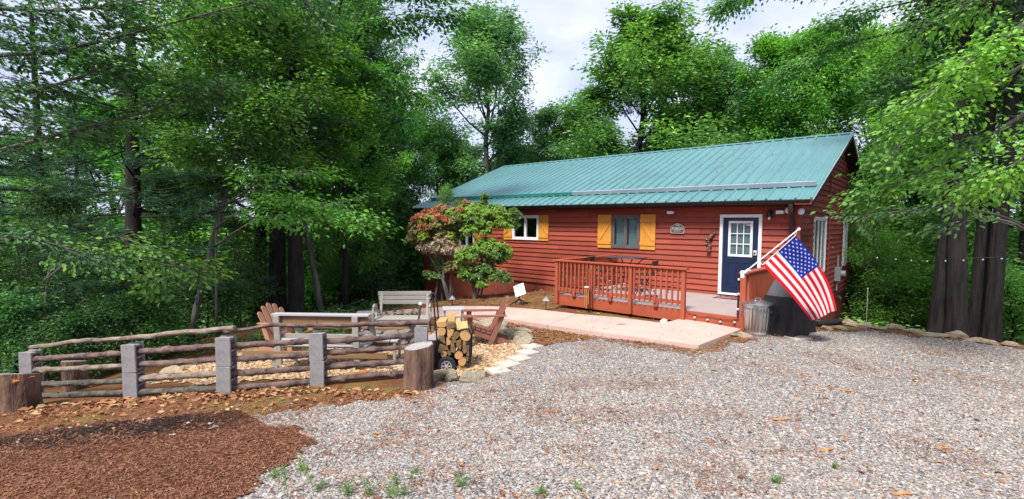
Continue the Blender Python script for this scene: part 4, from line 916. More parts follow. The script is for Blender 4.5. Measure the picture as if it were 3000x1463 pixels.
span = ['first (leftmost)', 'second', 'third', 'fourth (rightmost)']
fe = np.array([math.cos(AR), math.sin(AR), 0])
for s in range(4):
    A, B = POSTS[s], POSTS[s+1]
    for k in range(4):
        d = (B-A)/np.linalg.norm(B-A)
        a = A+d*(-.06)+np.array([0,0,zc[k]+rng.uniform(-.015,.015)]); b = B+d*(-.07 if s < 3 else -.03)+np.array([0,0,zc[k]+rng.uniform(-.01,.01)])
        if s == 3 and k == 0: b = b-d*.25
        off = np.array([cf[0],cf[1],0])*rng.uniform(-.012,.012)
        m = rm[(k+s) % 4] if s < 2 else M['rail']
        if k == 0 and s < 2: m = M['railmoss']
        branch_rail(a+off, b+off, .047 if k < 2 else .042, .038, m, 'bark-covered branch, %s of those threaded through the %s fence span' % (nm[k], span[s]), 40+s*7+k, .012)
top = lambda i, dz: POSTS[i]+np.array([0,0,.80+dz])
def polyrail(P, r, mat, label, seed):
    rs = np.random.RandomState(seed); P = [Vector(p) for p in P]; a = P[0].copy(); pts = []
    for p, q in zip(P[:-1], P[1:]):
        for k in range(8): u = k/8; w = p.lerp(q, u); w.z += .007*math.sin(k*1.1+rs.uniform(0,1))+rs.uniform(-.003,.003); pts.append(w-a)
    pts.append(P[-1]-a); n = len(pts)
    rad = [r[0]+(r[1]-r[0])*i/(n-1)*(1+rs.uniform(-.05,.05)) for i in range(n)]
    mb = MB(); mb.tube(pts, rad, 9, jit=.08, rs=rs)
    for i in (4, n//2, n-5): mb.tube([pts[i], pts[i]+Vector((.0,-.02,.07))], [.014,.008], 6)
    o = mb.build('branch_rail', mat, smooth=True); o.location = a; tag(o, label, 'fence rail', 'branch rails of the block fence')
polyrail([top(0,.02), (top(0,.07)+top(1,.07))/2+np.array([0,0,-.01]), top(1,.045), (top(1,.06)+top(2,.06))/2+np.array([0,0,.005]), top(2,.075)+fe*.12], (.030,.036), M['railpale'], 'long pale twisted branch lying along the tops of the three left fence posts', 91)
polyrail([top(2,.02)-fe*.03, (top(2,.02)+top(3,.08))/2+np.array([0,0,.04]), top(3,.055), (top(3,.06)+top(4,.02))/2, top(4,.03)+fe*.10], (.024,.040), M['rail'], 'long reddish branch lying along the tops of the three right fence posts', 92)
# ---- stumps
def stump(px_, py_, dia, h, mat, label, seed, slant=0, patch=False, D=None, back=0):
    P = at(px_, py_) if D is None else standing(px_, D)
    P = P+np.array([cf[0],cf[1],0])*dia*.45; P[2] = g1(P[0], P[1])
    t = thing('tree_stump', label, 'stump', P, AR, 'sawn stumps by the fence'); rs = np.random.RandomState(seed); r = dia/2
    ph = rs.uniform(0,6,4); wob = lambda a: 1+.05*math.sin(2*a+ph[0])+.03*math.sin(5*a+ph[1])+.02*math.sin(9*a+ph[2])
    mb = MB(); n = 110; nz = 16; ridge = rs.uniform(-1,1,n); ridge = ridge+.5*np.roll(ridge,1); vs = []; zz = np.linspace(-.06, h-.01, nz)
    for iz, z in enumerate(zz):
        if iz % 3 == 0: ridge = np.where(rs.uniform(size=n) < .45, rs.uniform(-1.2,1.2,n), ridge)
        t_ = max(0, 1-z/(h*.5)); rr = r*(.985+.09*t_*t_)
        for k in range(n):
            a = 2*math.pi*(k+rs.uniform(-.2,.2))/n; q = rr*wob(a)*(1+.020*ridge[k]+rs.uniform(-.008,.008)); vs.append((q*math.cos(a), q*math.sin(a), z))
    mb.add(vs, [(i*n+k, i*n+(k+1) % n, (i+1)*n+(k+1) % n, (i+1)*n+k) for i in range(nz-1) for k in range(n)]+[tuple((nz-1)*n+k for k in range(n))])
    zs = lambda v: (v[0], v[1], v[2]+((slant*v[0]-back*v[1]) if v[2] > h*.5 else 0)); mb.v = [zs(v) for v in mb.v]
    mb.build('bark', mat, t, smooth=False)
    mb = MB(); mb.lathe([(r*.955,0),(r*.94,.012),(.0,.014)], 60, (0,0,h-.008), wob=wob); mb.v = [zs(v) for v in mb.v]; mb.build('cut_top', M['cutgrey'], t)
    if patch:
        mb = MB(); mb.prism([(-.06,.0),(.0,.01),(.08,.0),(.03,-.02),(-.02,-.03),(-.055,-.045)], -.012, .012, lambda u, v, w: (u+.16, -math.sqrt(max(r*r*1.0-(u+.16)**2,.001))-.004+w, h-.02+v)); mb.build('torn_patch', M['orangewood'], t)
stump(20, 1212, .42, .50, M['stumpbark'], 'thick bark-covered stump with a torn orange patch at the left end of the fence', 1, .03, patch=True, back=.30)
stump(178, 1130, .34, .50, M['stumpbark'], 'bark-covered stump standing behind the leftmost fence span', 2, D=8.0, back=.25)
stump(1220, 1148, .41, .60, M['stumpbark'], 'brown stump with a slanting grey top in front of the right end of the fence', 3, .18)
stump(1268, 1086, .40, .50, M['stumpbarkdark'], 'dark reddish stump standing between the fence end and the firewood cart', 4)
# ---- rocks
def rock_mesh(seed):
    import bmesh
    rs = np.random.RandomState(seed); bm = bmesh.new(); bmesh.ops.create_icosphere(bm, subdivisions=3, radius=1)
    pl = rs.normal(size=(9,3)); pl /= np.linalg.norm(pl, axis=1, keepdims=True); ds = rs.uniform(.55,.85,9)
    ph = rs.uniform(0,6,6)
    for v in bm.verts:
        p = np.array(v.co)
        for a, d in zip(pl, ds):
            e = p@a-d
            if e > 0: p = p-a*e*.92
        p = p*(1+.05*math.sin(p[0]*7+ph[0])+.05*math.sin(p[1]*8+ph[1])+.04*math.sin(p[2]*9+ph[2])); v.co = p
    me = bpy.data.meshes.new('rock'); bm.to_mesh(me); bm.free(); 
    return me
ROCKS = [rock_mesh(s) for s in range(7)]
for me in ROCKS: me.materials.append(M['rock'])
ROCKT = [rock_mesh(s+20) for s in range(5)]
for me in ROCKT: me.materials.append(M['rocktan'])
def rock(px_, py_, w, d, h, label, group, seed, tan=False, P=None, mat=None, rz=None, sink=.22):
    L = ROCKT if tan else ROCKS; me = L[seed % len(L)]
    if mat: me = me.copy(); me.materials.clear(); me.materials.append(mat)
    o = bpy.data.objects.new('edging_rock', me); col.objects.link(o); P = at(px_, py_) if P is None else P
    o.location = (P[0], P[1], P[2]+h*(.5-sink)); o.scale = (w*.62, d*.62, h*.62); o.rotation_euler = (rng.uniform(-.2,.2), rng.uniform(-.2,.2), (AR+rng.uniform(-.5,.5)) if rz is None else rz)
    return tag(o, label, 'rock', group)
rl = [(2421,964,.30,.14),(2464,965,.34,.14),(2492,956,.42,.30),(2537,960,.34,.22),(2572,966,.36,.12),(2624,966,.62,.28),(2682,976,.55,.17),(2735,985,.62,.15),(2804,991,.55,.28),(2850,999,.42,.12),(2897,1009,.55,.20),(2960,1014,.34,.18),(2995,1010,.40,.30)]
wh = ['right beside the grill','small one second from the grill','tall blocky one beside the drain pipe','beside the thin marker stake','low flat one right of the marker stake','long flat one left of the dark tree clump','thin flat one just left of the dark tree clump','thin one at the foot of the dark tree clump','large rounded one below the dark tree clump','small flat one right of the dark trunks','long mossy one near the right edge','small one second from the right edge','rightmost one at the picture edge']
for i, ((a, b, w, h), s) in enumerate(zip(rl, wh)):
    rock(a, b, w*.8, .22, h*.6, 'tan edging rock behind the gravel, '+s, 'tan edging rocks behind the gravel', i, True)
rl = [(1283,1112,.30,.17,'mossy one by the brown stump'),(1321,1116,.20,.20,'angular one under the wheel'),(1375,1118,.30,.17,'flat-topped one right of the wheel'),(1408,1106,.17,.13,'small pale one at the right end')]
for i, (a, b, w, h, s) in enumerate(rl): rock(a, b, w, .2, h, 'pale rock in front of the firewood cart, '+s, 'pale rocks in front of the firewood cart', i+2)
rl = [(1399,962,.34,.20,'leftmost, yellowish one behind the chair'),(1428,962,.40,.22,'grey one behind the chair seat'),(1466,971,.32,.24,'pointed one right of the chair'),(1481,978,.24,.13,'low one right of the pointed rock'),(1497,982,.22,.15,'rounded one in the middle of the curve'),(1526,978,.40,.17,'long slab-like one nearest the walk'),(1530,993,.36,.17,'broad pale one on the bend'),(1518,1003,.16,.15,'dark shaded one inside the bend'),(1543,1009,.36,.16,'last, beside the stepping stones')]
for i, (a, b, w, h, s) in enumerate(rl): rock(a, b, w, .26, h, 'pale rock edging the tan patio, '+s, 'pale rocks curving along the patio edge', i)
rock(1945,950,.16,.12,.14,'small white rock in the corner between deck and walk','loose white rocks',3,mat=M['signpale']); rock(2181,990,.28,.2,.13,'tan rock beside the trash can and walk corner','loose rocks by the walk',2,True); rock(2150,985,.2,.12,.07,'small flat rock at the corner of the walk','loose rocks by the walk',4,True)
for a, b, w, s in ((505,1090,.50,'large tan, behind the third post'),(430,1118,.42,'pale flat one behind the second fence post'),(560,1075,.4,'tan one left of the near bench')):
    rock(a, b, w, .32, .10, 'flat rock at the edge of the patio, '+s, 'flat rocks behind the fence', int(a), True)
rock(1093,1106,.16,.12,.10,'small white stone by the leg of the near bench','loose stones on the patio',1,mat=M['signpale']); rock(1062,1100,.2,.16,.10,'orange-red stone by the leg of the near bench','loose stones on the patio',2,mat=M['orangewood'])
# ---- stepping stones
for i, (a, b, s) in enumerate(((1558,1018,'nearest the walk'),(1545,1036,'second from the walk'),(1521,1054,'third from the walk'),(1488,1071,'fourth from the walk'),(1458,1090,'nearest the firewood cart'))):
    P = at(a, b); t = tag(MB().box(-.155,.155,-.155,.155,-.02,.028).build('stepping_stone', M['paver'], bevel=.006), 'square pale paving stone, '+s, 'paving stone', 'square stepping stones beside the patio')
    t.location = P+np.array([0,0,.012]); t.rotation_euler = (0,0,AR+.62+rng.uniform(-.12,.12))
# ---- fire pit
P = gp(1135, 10.0); fp = thing('fire_pit', 'round fire pit of sooty stones between the two benches', 'fire pit', P, AR)
rs = np.random.RandomState(3)
for row in range(2):
    n = 13
    for k in range(n):
        a = 2*math.pi*(k+.5*row)/n; me = ROCKS[(k+row) % 7].copy(); me.materials.clear(); me.materials.append(M['rockdark'] if (row == 1 and math.sin(a) > -.3) else M['rockgrey'])
        o = bpy.data.objects.new('ring_stone', me); col.objects.link(o); o.parent = fp; o.location = (.62*math.cos(a), .62*math.sin(a), .10+row*.17); o.scale = (.13,.18,.10); o.rotation_euler = (0,0,a+rs.uniform(-.2,.2))
MB().lathe([(.0,.03),(.52,.03),(.55,.0)], 24).build('ash_bed', M['rockdark'], fp)
for k in range(3):
    o = MB().tube([(-.3,.1*k-.1,.10),(.25,.15-.1*k,.16)], .05, 8).build('charred_log', M['rockdark'], fp)
# ---- near bench (seen from behind, through the fence)
def hx_(D): return D
P = gp(900, 7.75)
bn = thing('garden_bench', 'weathered wooden bench seen from behind through the fence', 'bench', P, AR-.02)
u = 7.75/F                                             # metres per photo pixel at that depth
X = lambda p: (p-900)*u
H = lambda y: CAM[2]+( (731.5-y)/F*7.75+7.75*cf[2])/1-P[2]+.0
yb_ = 0.0
MB().box(X(790),X(1080),-.02,.13,.90,.93).build('back_cap', M['benchwhite'], bn, bevel=.004)
MB().box(X(800),X(1075),.03,.065,.70,.885).build('back_board', M['benchbrown'], bn, bevel=.004)
MB().box(X(800),X(1075),.05,.08,.53,.60).build('back_board', M['benchgrey'], bn, bevel=.004)
for a in (806,1040):
    MB().bar((X(a),-.02,.90),(X(a+6),.0,.10),.095,.05,up=(0,1,0)).build('leg', M['benchgrey'], bn, bevel=.004)
    MB().bar((X(a)+.02,.62,.44),(X(a)-.03,.66,-.02),.085,.045,up=(0,1,0)).build('leg', M['benchgrey'], bn, bevel=.004)
    MB().bar((X(a)-.02,.02,.36),(X(a)-.07,.04,-.06),.10,.045,up=(0,1,0)).build('leg', M['benchgrey'], bn, bevel=.004)
for i in range(5): 
    MB().box(X(775),X(1070),.08+i*.118,.08+i*.118+.108,.385,.415).build('seat_slat', M['benchwhite'], bn, bevel=.004)
MB().box(X(705),X(1137),-.045,-.005,.235,.335).build('stretcher', M['benchbrown'], bn, bevel=.004)
MB().box(X(705),X(1137),.60,.64,.235,.335).build('stretcher', M['benchbrown'], bn, bevel=.004)
for a in (812,1052):
    pts = [(X(a),.02,.66),(X(a)+.02,.18,.72),(X(a)+.02,.40,.71),(X(a)+.02,.56,.64),(X(a)+.02,.64,.52),(X(a)+.02,.66,.40)]
    mb = MB()
    for p, q in zip(pts[:-1], pts[1:]): mb.bar(p, q, .10, .035, up=(1,0,0) if False else (0,0,1))
    mb.build('arm', M['benchgrey'], bn)
# low slatted table by it
P2 = gp(1128, 8.3); tb2 = thing('slatted_table', 'low slatted table at the right end of the near bench', 'table', P2, AR)
for i in range(4): MB().box(-.27+i*.135,-.27+i*.135+.12,-.22,.22,.40,.425).build('top_slat', M['benchwhite'], tb2, bevel=.003)
for sx_ in (-.22,.2):
    for sy in (-.18,.18): MB().box(sx_-.02,sx_+.02,sy-.02,sy+.02,-.03,.399).build('leg', M['benchgrey'], tb2)
# ---- far bench (faces the camera)
DB_ = 10.7; P = gp(1180, DB_); P[2] = min(P[2], P[2]); bf = thing('garden_bench', 'weathered grey wooden bench facing the camera beside the walk', 'bench', P, AR+.10); bf.scale = (.93,.95,.87)
u2 = DB_/F; X2 = lambda p: (p-1185)*u2
for i, (z0, z1) in enumerate(((.93,1.03),(.82,.92),(.71,.81))):
    mb = MB(); w = .64-.02*i; mb.box(-w,w,.36-.04*i+.03,.36-.04*i+.06,z0,z1); mb.build('back_slat', M['benchgrey'], bf, bevel=.004)
for s in (-1,1):
    MB().bar((s*.55,.44,1.0),(s*.55,.22,.40),.05,.09,up=(0,1,0)).build('back_post', M['benchgrey'], bf)
    mb = MB(); pts = [(s*.64,-.26,.40),(s*.64,-.28,.58),(s*.64,-.26,.70),(s*.64,-.14,.74),(s*.64,.05,.72),(s*.64,.16,.66),(s*.64,.20,.52),(s*.64,.16,.42)]
    for p, q in zip(pts[:-1], pts[1:]): mb.bar(p, q, .09, .04, up=(1,0,0))
    mb.build('arm', M['benchgrey'], bf, bevel=.003)
    MB().bar((s*.60,-.24,.40),(s*.60,-.28,-.05),.09,.05,up=(0,1,0)).build('leg', M['benchgrey'], bf)
    MB().bar((s*.60,.20,.40),(s*.60,.28,-.05),.09,.05,up=(0,1,0)).build('leg', M['benchgrey'], bf)
for i in range(4): MB().box(-.66,.66,-.27+i*.125,-.27+i*.125+.115,.405,.435).build('seat_slat', M['benchgrey'], bf, bevel=.004)
MB().box(-.63,.63,-.29,-.255,.28,.395).build('apron', M['benchbrown'], bf, bevel=.004)
MB().box(-.74,.74,-.34,-.30,.14,.25).build('stretcher', M['benchbrown'], bf, bevel=.004)
for i, (a, D, s) in enumerate(((1075,11.6,'left'),(1330,11.0,'right'))):
    P3 = gp(a, D); t3 = thing('slatted_table', 'small bleached slatted side table at the %s end of the far bench' % s, 'table', P3, AR+.15)
    for k in range(4): MB().box(-.25,.25,-.24+k*.12,-.24+k*.12+.108,.42,.445).build('top_slat', M['benchwhite'], t3, bevel=.003)
    for sx_ in (-.2,.2):
        for sy in (-.18,.18): MB().box(sx_-.02,sx_+.02,sy-.02,sy+.02,-.05,.419).build('leg', M['benchgrey'], t3)
# ---- slat-back lawn chairs (seat faces local -y, back towards +y)
def lawnchair(P, rz, mat, label):
    t = thing('slat_back_lawn_chair', label, 'lawn chair', P, rz, 'slat-back lawn chairs round the fire pit')
    tilt = .42; n = 5; w = .108
    for i in range(n):
        x = (i-2)*(w+.008); top = .98-.018*abs(i-2)**1.9*2; L = top-.22
        mb = MB(); r = w/2; prof = [(-r,0),(r,0)]+[(r*math.cos(R(k*22.5)), L-r+r*math.sin(R(k*22.5))) for k in range(9)]
        fl = .10*(i-2)*.35
        mb.prism(prof, -.011, .011, lambda a, b, c: (x+a+fl*b, .17+b*math.sin(tilt)+c, .22+b*math.cos(tilt)+.0*c)); mb.build('back_slat', mat, t, bevel=.003)
    for z in (.30,.62): 
        y = .17+(z-.22)*math.tan(tilt)+.028; MB().box(-.27,.27,y,y+.022,z-.04,z+.04).build('back_batten', mat, t)
    for i in range(5):
        y = -.30+i*.098; MB().bar((-.27,y,.385-i*.034),(.27,y,.385-i*.034),.086,.022,up=(0,.33,1)).build('seat_slat', mat, t, bevel=.003)
    for s in (-1,1):
        mb = MB(); mb.prism([(-.36,.30),(-.33,.375),(.10,.225),(.52,.075),(.56,.02),(.50,-.02),(.42,-.0),(-.10,.18)], s*.235-.012, s*.235+.012, lambda a, b, c: (c, a, b)); mb.build('side_rail', mat, t, bevel=.003)
        MB().box(s*.285-.013,s*.285+.013,-.31,-.21,-.02,.565).build('leg', mat, t, bevel=.003)
        MB().bar((s*.285,.12,.03),(s*.285,.34,.565),.026,.09,up=(0,1,0)).build('arm_post', mat, t, bevel=.003)
        mb = MB(); mb.prism([(-.37,-.08),(-.40,-.04),(-.40,.04),(-.37,.08),(.05,.07),(.42,.03),(.42,-.04),(.05,-.06)], .567, .592, lambda a, b, c: (s*.31+s*b, a, c)); mb.build('arm', mat, t, bevel=.004)
    return t
Pc = gp(842, 9.75); lc = lawnchair(Pc, AR+R(74), M['adiron'], 'pinkish slat-back lawn chair left of the fire pit, behind the near bench'); lc.scale = (1.06,)*3
Pd = gp(1417, 9.35); lawnchair(Pd, AR-R(83), M['adiron2'], 'red-brown slat-back lawn chair in profile behind the firewood cart')
# ---- firewood cart
DC = 7.85; P = gp(1328, DC); P[2] -= .0
ct = thing('firewood_cart', 'black tubular two-wheeled cart loaded with split firewood', 'firewood cart', P, AR)
uc = DC/F; gy = lambda: 0
def cx(p): return (p-1328)*uc
base_y = 731.5-((P[2]-CAM[2])-DC*cf[2])/DC*F            # photo row of the cart's foot
def cz(q): return (base_y-q)*uc
for y in (-.16,.16):
    mb = MB(); mb.tube([(cx(1262),y,cz(868)),(cx(1268),y,cz(866)),(cx(1276),y,cz(890)),(cx(1286),y,cz(1000)),(cx(1292),y,cz(1060)),(cx(1310),y,cz(1082)),(cx(1360),y,cz(1083)),(cx(1377),y,cz(1074)),(cx(1381),y,cz(1050)),(cx(1382),y,cz(980)),(cx(1379),y,cz(962))], .013, 8); mb.build('frame', M['black'], ct, smooth=True)
MB().tube([(cx(1262),-.16,cz(868)),(cx(1262),.16,cz(868))], .013, 8).build('handle', M['black'], ct)
for p, q in ((1292,1045),(1330,1083),(1378,1060)): MB().tube([(cx(p),-.16,cz(q)),(cx(p),.16,cz(q))], .011, 8).build('cross_bar', M['black'], ct)
MB().box(cx(1290),cx(1334),-.15,.15,cz(1047),cz(1043)).build('tray', M['black'], ct)
for y in (-.235,.235):
    mb = MB(); c = (cx(1316), y, cz(1067)); Rw = .145
    prof = [(Rw*.55,-.035),(Rw*.9,-.045),(Rw,-.03),(Rw,.03),(Rw*.9,.045),(Rw*.55,.035)]
    mb.lathe(prof+prof[:1], 28, cap=False); mb.xf(Matrix.Translation(c) @ Matrix.Rotation(R(90), 4, 'X')); wl = mb.build('wheel', M['tyre'], ct, smooth=True)
    mb = MB(); sgn = -1 if y < 0 else 1
    mb.lathe([(Rw*.50,-.012),(Rw*.58,-.012),(Rw*.58,.012),(Rw*.50,.012),(Rw*.50,-.012)], 24, cap=False)
    for k in range(6):
        a = k*math.pi/3; mb.bar((Rw*.1*math.cos(a),Rw*.1*math.sin(a),0),(Rw*.53*math.cos(a),Rw*.53*math.sin(a),0),.022,.014)
    mb.lathe([(.0,-.016),(.024,-.014),(.024,.014),(.0,.016)], 14)
    mb.xf(Matrix.Translation((c[0],c[1]+sgn*.032,c[2])) @ Matrix.Rotation(R(90), 4, 'X')); mb.build('rim', M['alu'], wl); mb = MB(); mb.lathe([(.0,-.006),(Rw*.54,-.006),(Rw*.54,.006),(.0,.006)], 24); mb.xf(Matrix.Translation((c[0],c[1],c[2])) @ Matrix.Rotation(R(90), 4, 'X')); mb.build('hub_plate', M['black'], wl)
logs = [('r',1299.5,968.7,12.5),('r',1368,982,14.5),('r',1350,1037,11.5),('r',1360,1055,12),('r',1306,1035.5,9),('r',1357,1077,13),
 ('q',[(1284,941),(1310,940),(1314,950),(1309,956),(1287,956)],'l'),('q',[(1313,944),(1337,944),(1337,956),(1314,965)],'b'),('q',[(1317,968),(1326,962),(1335,966),(1331,978),(1322,990),(1316,978)],'l'),
 ('q',[(1331,974),(1342,970),(1352,978),(1345,990),(1330,982)],'b'),('q',[(1289,984),(1307,983),(1311,1005),(1296,996)],'b'),('q',[(1314,986),(1327,998),(1324,1007),(1314,1009)],'l'),('q',[(1328,985),(1341,986),(1342,1000),(1332,1003)],'b'),
 ('q',[(1327,1003),(1336,1004),(1341,1022),(1338,1030),(1325,1028)],'b'),('q',[(1343,996),(1356,992),(1357,1010),(1355,1022),(1342,1010)],'b'),('q',[(1361,997),(1370,997),(1370,1008),(1376,1012),(1372,1028),(1366,1033),(1360,1024),(1361,1010)],'b'),
 ('q',[(1293,1009),(1317,1011),(1320,1023),(1303,1025),(1290,1022)],'b'),('q',[(1290,1021),(1300,1025),(1304,1030),(1290,1029)],'b'),('q',[(1314,1029),(1322,1024),(1329,1036),(1320,1040)],'b'),('q',[(1370,1042),(1378,1044),(1377,1055),(1371,1056)],'b'),('q',[(1372,1012),(1379,1010),(1379,1040),(1372,1038)],'b')]
shape = ['round-ended','split']
zones = {0:'round log, upper left of the stack',1:'large round log, upper right of the stack',2:'round log just right of the wheel',3:'round log, second above the bottom right corner',4:'small round log right above the wheel',5:'round log lying lowest, right of the wheel',
 6:'flat split log on top of the stack at the left',7:'split log under the pale upright chunk',8:'pale wedge-shaped log, upper centre',9:'split log under the leaning pale chunk',10:'dark pointed log below the upper left round log',11:'small pale triangular log in the centre',12:'dark split log in the centre of the stack',13:'tall narrow split log in the middle',14:'kite-shaped log right of centre',15:'long curved log by the right upright',16:'broad flat log over the wheel',17:'thin splinter at the left over the wheel',18:'small split log right over the wheel',19:'small log by the right upright near the bottom',20:'thin pale log wedged against the right upright'}
for i, L in enumerate(logs):
    y0, y1 = -.20+rng.uniform(-.03,.02), .20+rng.uniform(-.03,.03)
    if L[0] == 'r':
        x, z, r = cx(L[1]), cz(L[2]), L[3]*uc; ph = rng.uniform(0,6); poly = [(r*(1+.06*math.sin(2*a+ph)+.03*math.sin(5*a))*math.cos(a), r*(1+.06*math.sin(2*a+ph))*math.sin(a)) for a in np.linspace(0,2*math.pi,20,endpoint=False)]; light = True
        if i in (5,): poly = [(a, b*.62) for a, b in poly]
    else:
        pts = [(cx(a), cz(b)) for a, b in L[1]]; x = sum(p[0] for p in pts)/len(pts); z = sum(p[1] for p in pts)/len(pts); poly = [(p[0]-x, p[1]-z) for p in pts]; light = L[2] == 'l'
    wp = Matrix.Rotation(AR, 4, 'Z') @ Vector((x, 0, z))
    t = thing('firewood_log', zones[i]+' in the firewood cart', 'firewood', (P[0]+wp.x, P[1]+wp.y, P[2]+wp.z), AR, 'split logs loaded in the cart')
    mb = MB(); n = len(poly); mb.add([(u, y0, v) for u, v in poly]+[(u*.97, y1, v*.97) for u, v in poly], [(i_, (i_+1) % n, n+(i_+1) % n, n+i_) for i_ in range(n)]+[tuple(range(n,2*n))]); mb.build('bark_side', M['logbark'] if L[0] == 'r' or not light else M['splitwood'], t)
    mb = MB(); mb.add([(u, y0-.0005, v) for u, v in poly], [tuple(range(n))]); mb.build('cut_end', M['logend'] if light else M['logbark2'], t, fix=False)
for a, b, w, h, rx, ry, s in ((1325,932,.11,.15,-.15,.06,'pale upright chunk standing on top of the stack'),(1346,955,.09,.20,-.5,-.22,'tall pale chunk leaning on top of the stack, right of centre'),(1362,960,.12,.13,-.7,-.15,'pale chunk lying over the upper right round log')):
    wp = Matrix.Rotation(AR, 4, 'Z') @ Vector((cx(a), -.03, cz(b)))
    t = thing('firewood_log', s+' in the firewood cart', 'firewood', (P[0]+wp.x, P[1]+wp.y, P[2]+wp.z), AR, 'split logs loaded in the cart')
    o = MB().prism([(-w/2,-.06),(w/2,-.05),(w/2-.01,.06),(-w/2+.02,.05)], -h/2, h/2, lambda u, v, q: (u, v, q)).build('split_face', M['splitwood'], t, bevel=.004); o.rotation_euler = (rx, ry, .1)
# poker and axe handle
P = gp(1274, 8.25); pk = thing('fire_poker', 'thin black iron poker leaning behind the firewood cart', 'poker', P, AR)
MB().tube([(.0,0,.0),(-.035,0,.25),(-.075,.02,.55)], .010, 7).build('rod', M['black'], pk, smooth=True); MB().tube([(-.075,.02,.551),(-.085,.02,.66)], .016, 8).build('handle', M['black'], pk)
Pa = gp(1216, 7.9); ax = thing('axe', 'axe standing with its wooden handle and pale end up, behind the top rail', 'axe', Pa, AR)
MB().tube([(-.03,0,.08),(.0,0,.40),(.07,-.02,.86),(.092,-.03,1.04)], [.016,.016,.018,.021], 10).build('handle', M['stumpbark'], ax, smooth=True)
MB().tube([(.0922,-.0302,1.042),(.097,-.033,1.075)], [.030,.030], 12).build('handle_end', M['plasticw'], ax)
MB().prism([(-.09,.0),(.06,.02),(.06,.10),(-.09,.12)], -.02, .02, lambda u, v, w: (u-.03, w, v)).build('axe_head', M['black'], ax)
# ---- trash can
Pt = standing(2228, 9.85); tc = thing('trash_can', 'ribbed galvanised trash can with its lid on, by the deck corner', 'trash can', Pt, AR)
mb = MB(); n = 96; prof = [(.225,.0),(.235,.0),(.238,.03),(.232,.05),(.232,.10),(.236,.105),(.262,.54),(.266,.545),(.268,.58),(.272,.60),(.268,.61),(.25,.605)]
vs = []
for j, (r, z) in enumerate(prof):
    for k in range(n):
        a = 2*math.pi*k/n; q = r+(.006*(1 if (k//2) % 2 else -1) if 5 <= j <= 6 else 0); vs.append((q*math.cos(a), q*math.sin(a), z))
fs = [(i*n+k, i*n+(k+1) % n, (i+1)*n+(k+1) % n, (i+1)*n+k) for i in range(len(prof)-1) for k in range(n)]; fs.append(tuple(range(n-1,-1,-1)))
mb.add(vs, fs); mb.build('body', M['steel'], tc, smooth=True)
mb = MB(); mb.lathe([(.285,.600),(.290,.615),(.286,.632),(.24,.645),(.15,.672),(.0,.690)], 48); ld = mb.build('lid', M['steel'], tc, smooth=True)
mb = MB(); mb.tube([(-.06,.0,.68),(-.05,0,.725),(.05,0,.725),(.06,0,.68)], .009, 8); mb.build('lid_handle', M['steel'], ld, smooth=True)
M['bluerope'] = simple('blue_rope', (.05,.16,.22), rough=.8, bmp=0)
mb = MB(); mb.tube([(.275*math.cos(a),.275*math.sin(a),.505-.03*math.sin(a*1.5)) for a in np.linspace(math.pi*.9,math.pi*1.95,16)], .007, 6); mb.build('cord', M['bluerope'], tc, smooth=True)
for a in (math.pi*.95, math.pi*1.9):
    c, s = math.cos(a), math.sin(a); mb = MB(); mb.tube([(.262*c-.06*s,.262*s+.06*c,.50),(.30*c-.05*s,.30*s+.05*c,.47),(.30*c+.05*s,.30*s-.05*c,.47),(.262*c+.06*s,.262*s-.06*c,.50)], .008, 7); mb.build('side_handle', M['bluerope'] if a < 4 else M['steel'], tc, smooth=True)
# ---- covered grill
Pg = standing(2325, 9.9); gr = thing('covered_grill', 'barbecue grill under a black cover with a grey hood panel, behind the flag', 'grill', Pg, AR+R(36))
import bmesh
def coverbox(x0, x1, y0, y1, z0, z1, tx, ty, seed, amp=.018):
    bm = bmesh.new(); bmesh.ops.create_cube(bm, size=1); bmesh.ops.subdivide_edges(bm, edges=bm.edges[:], cuts=9, use_grid_fill=True); rs = np.random.RandomState(seed); ph = rs.uniform(0,6,8)
    for v in bm.verts:
        u, w, t = v.co.x+.5, v.co.y+.5, v.co.z+.5; k = t
        x = x0+(x1-x0)*u; y = y0+(y1-y0)*w; mx, my = (x0+x1)/2, (y0+y1)/2; x = mx+(x-mx)*(1-tx*k); y = my+(y-my)*(1-ty*k); z = z0+(z1-z0)*t
        f = (1-.7*t)*amp; x += f*math.sin(w*17+ph[0]+3*t); y += f*math.sin(u*21+ph[1]+4*t)+.5*f*math.sin(t*9+ph[2]); v.co = (x, y, z)
    me = bpy.data.meshes.new('cover'); bm.to_mesh(me); bm.free(); return me
link('cover_skirt', coverbox(-.52,.52,-.30,.30,.02,.80,.06,.05,1,.022), M['cover'], gr, smooth=True)
link('cover_hood', coverbox(-.43,.43,-.29,.28,.801,1.12,.16,.42,2,.010), M['covergrey'], gr, smooth=True)
MB().tube([(-.44,-.30,.80),(-.41,-.24,.98),(-.36,-.16,1.12)], .012, 7).build('piping', M['signpale'], gr, smooth=True)
MB().box(-.535,.535,-.318,-.300,.775,.80).build('cover_seam', M['covergrey'], gr)
for sx_ in (-.2,.2): MB().tube([(sx_-.07,-.335,.62),(sx_-.05,-.36,.60),(sx_+.05,-.36,.60),(sx_+.07,-.335,.62)], .010, 6).build('cover_strap', M['covergrey'], gr)
# flat stones under the grill
for i, (a, D, s) in enumerate(((2376,9.9,'right'),(2352,9.4,'front'))):
    Pq = standing(a, D); o = tag(MB().box(-.2,.2,-.15,.15,-.02,.045).build('paving_slab', M['paver'], bevel=.01), 'grey paving slab under the %s foot of the covered grill' % s, 'paving stone'); o.location = Pq; o.rotation_euler = (0,0,AR+.3)
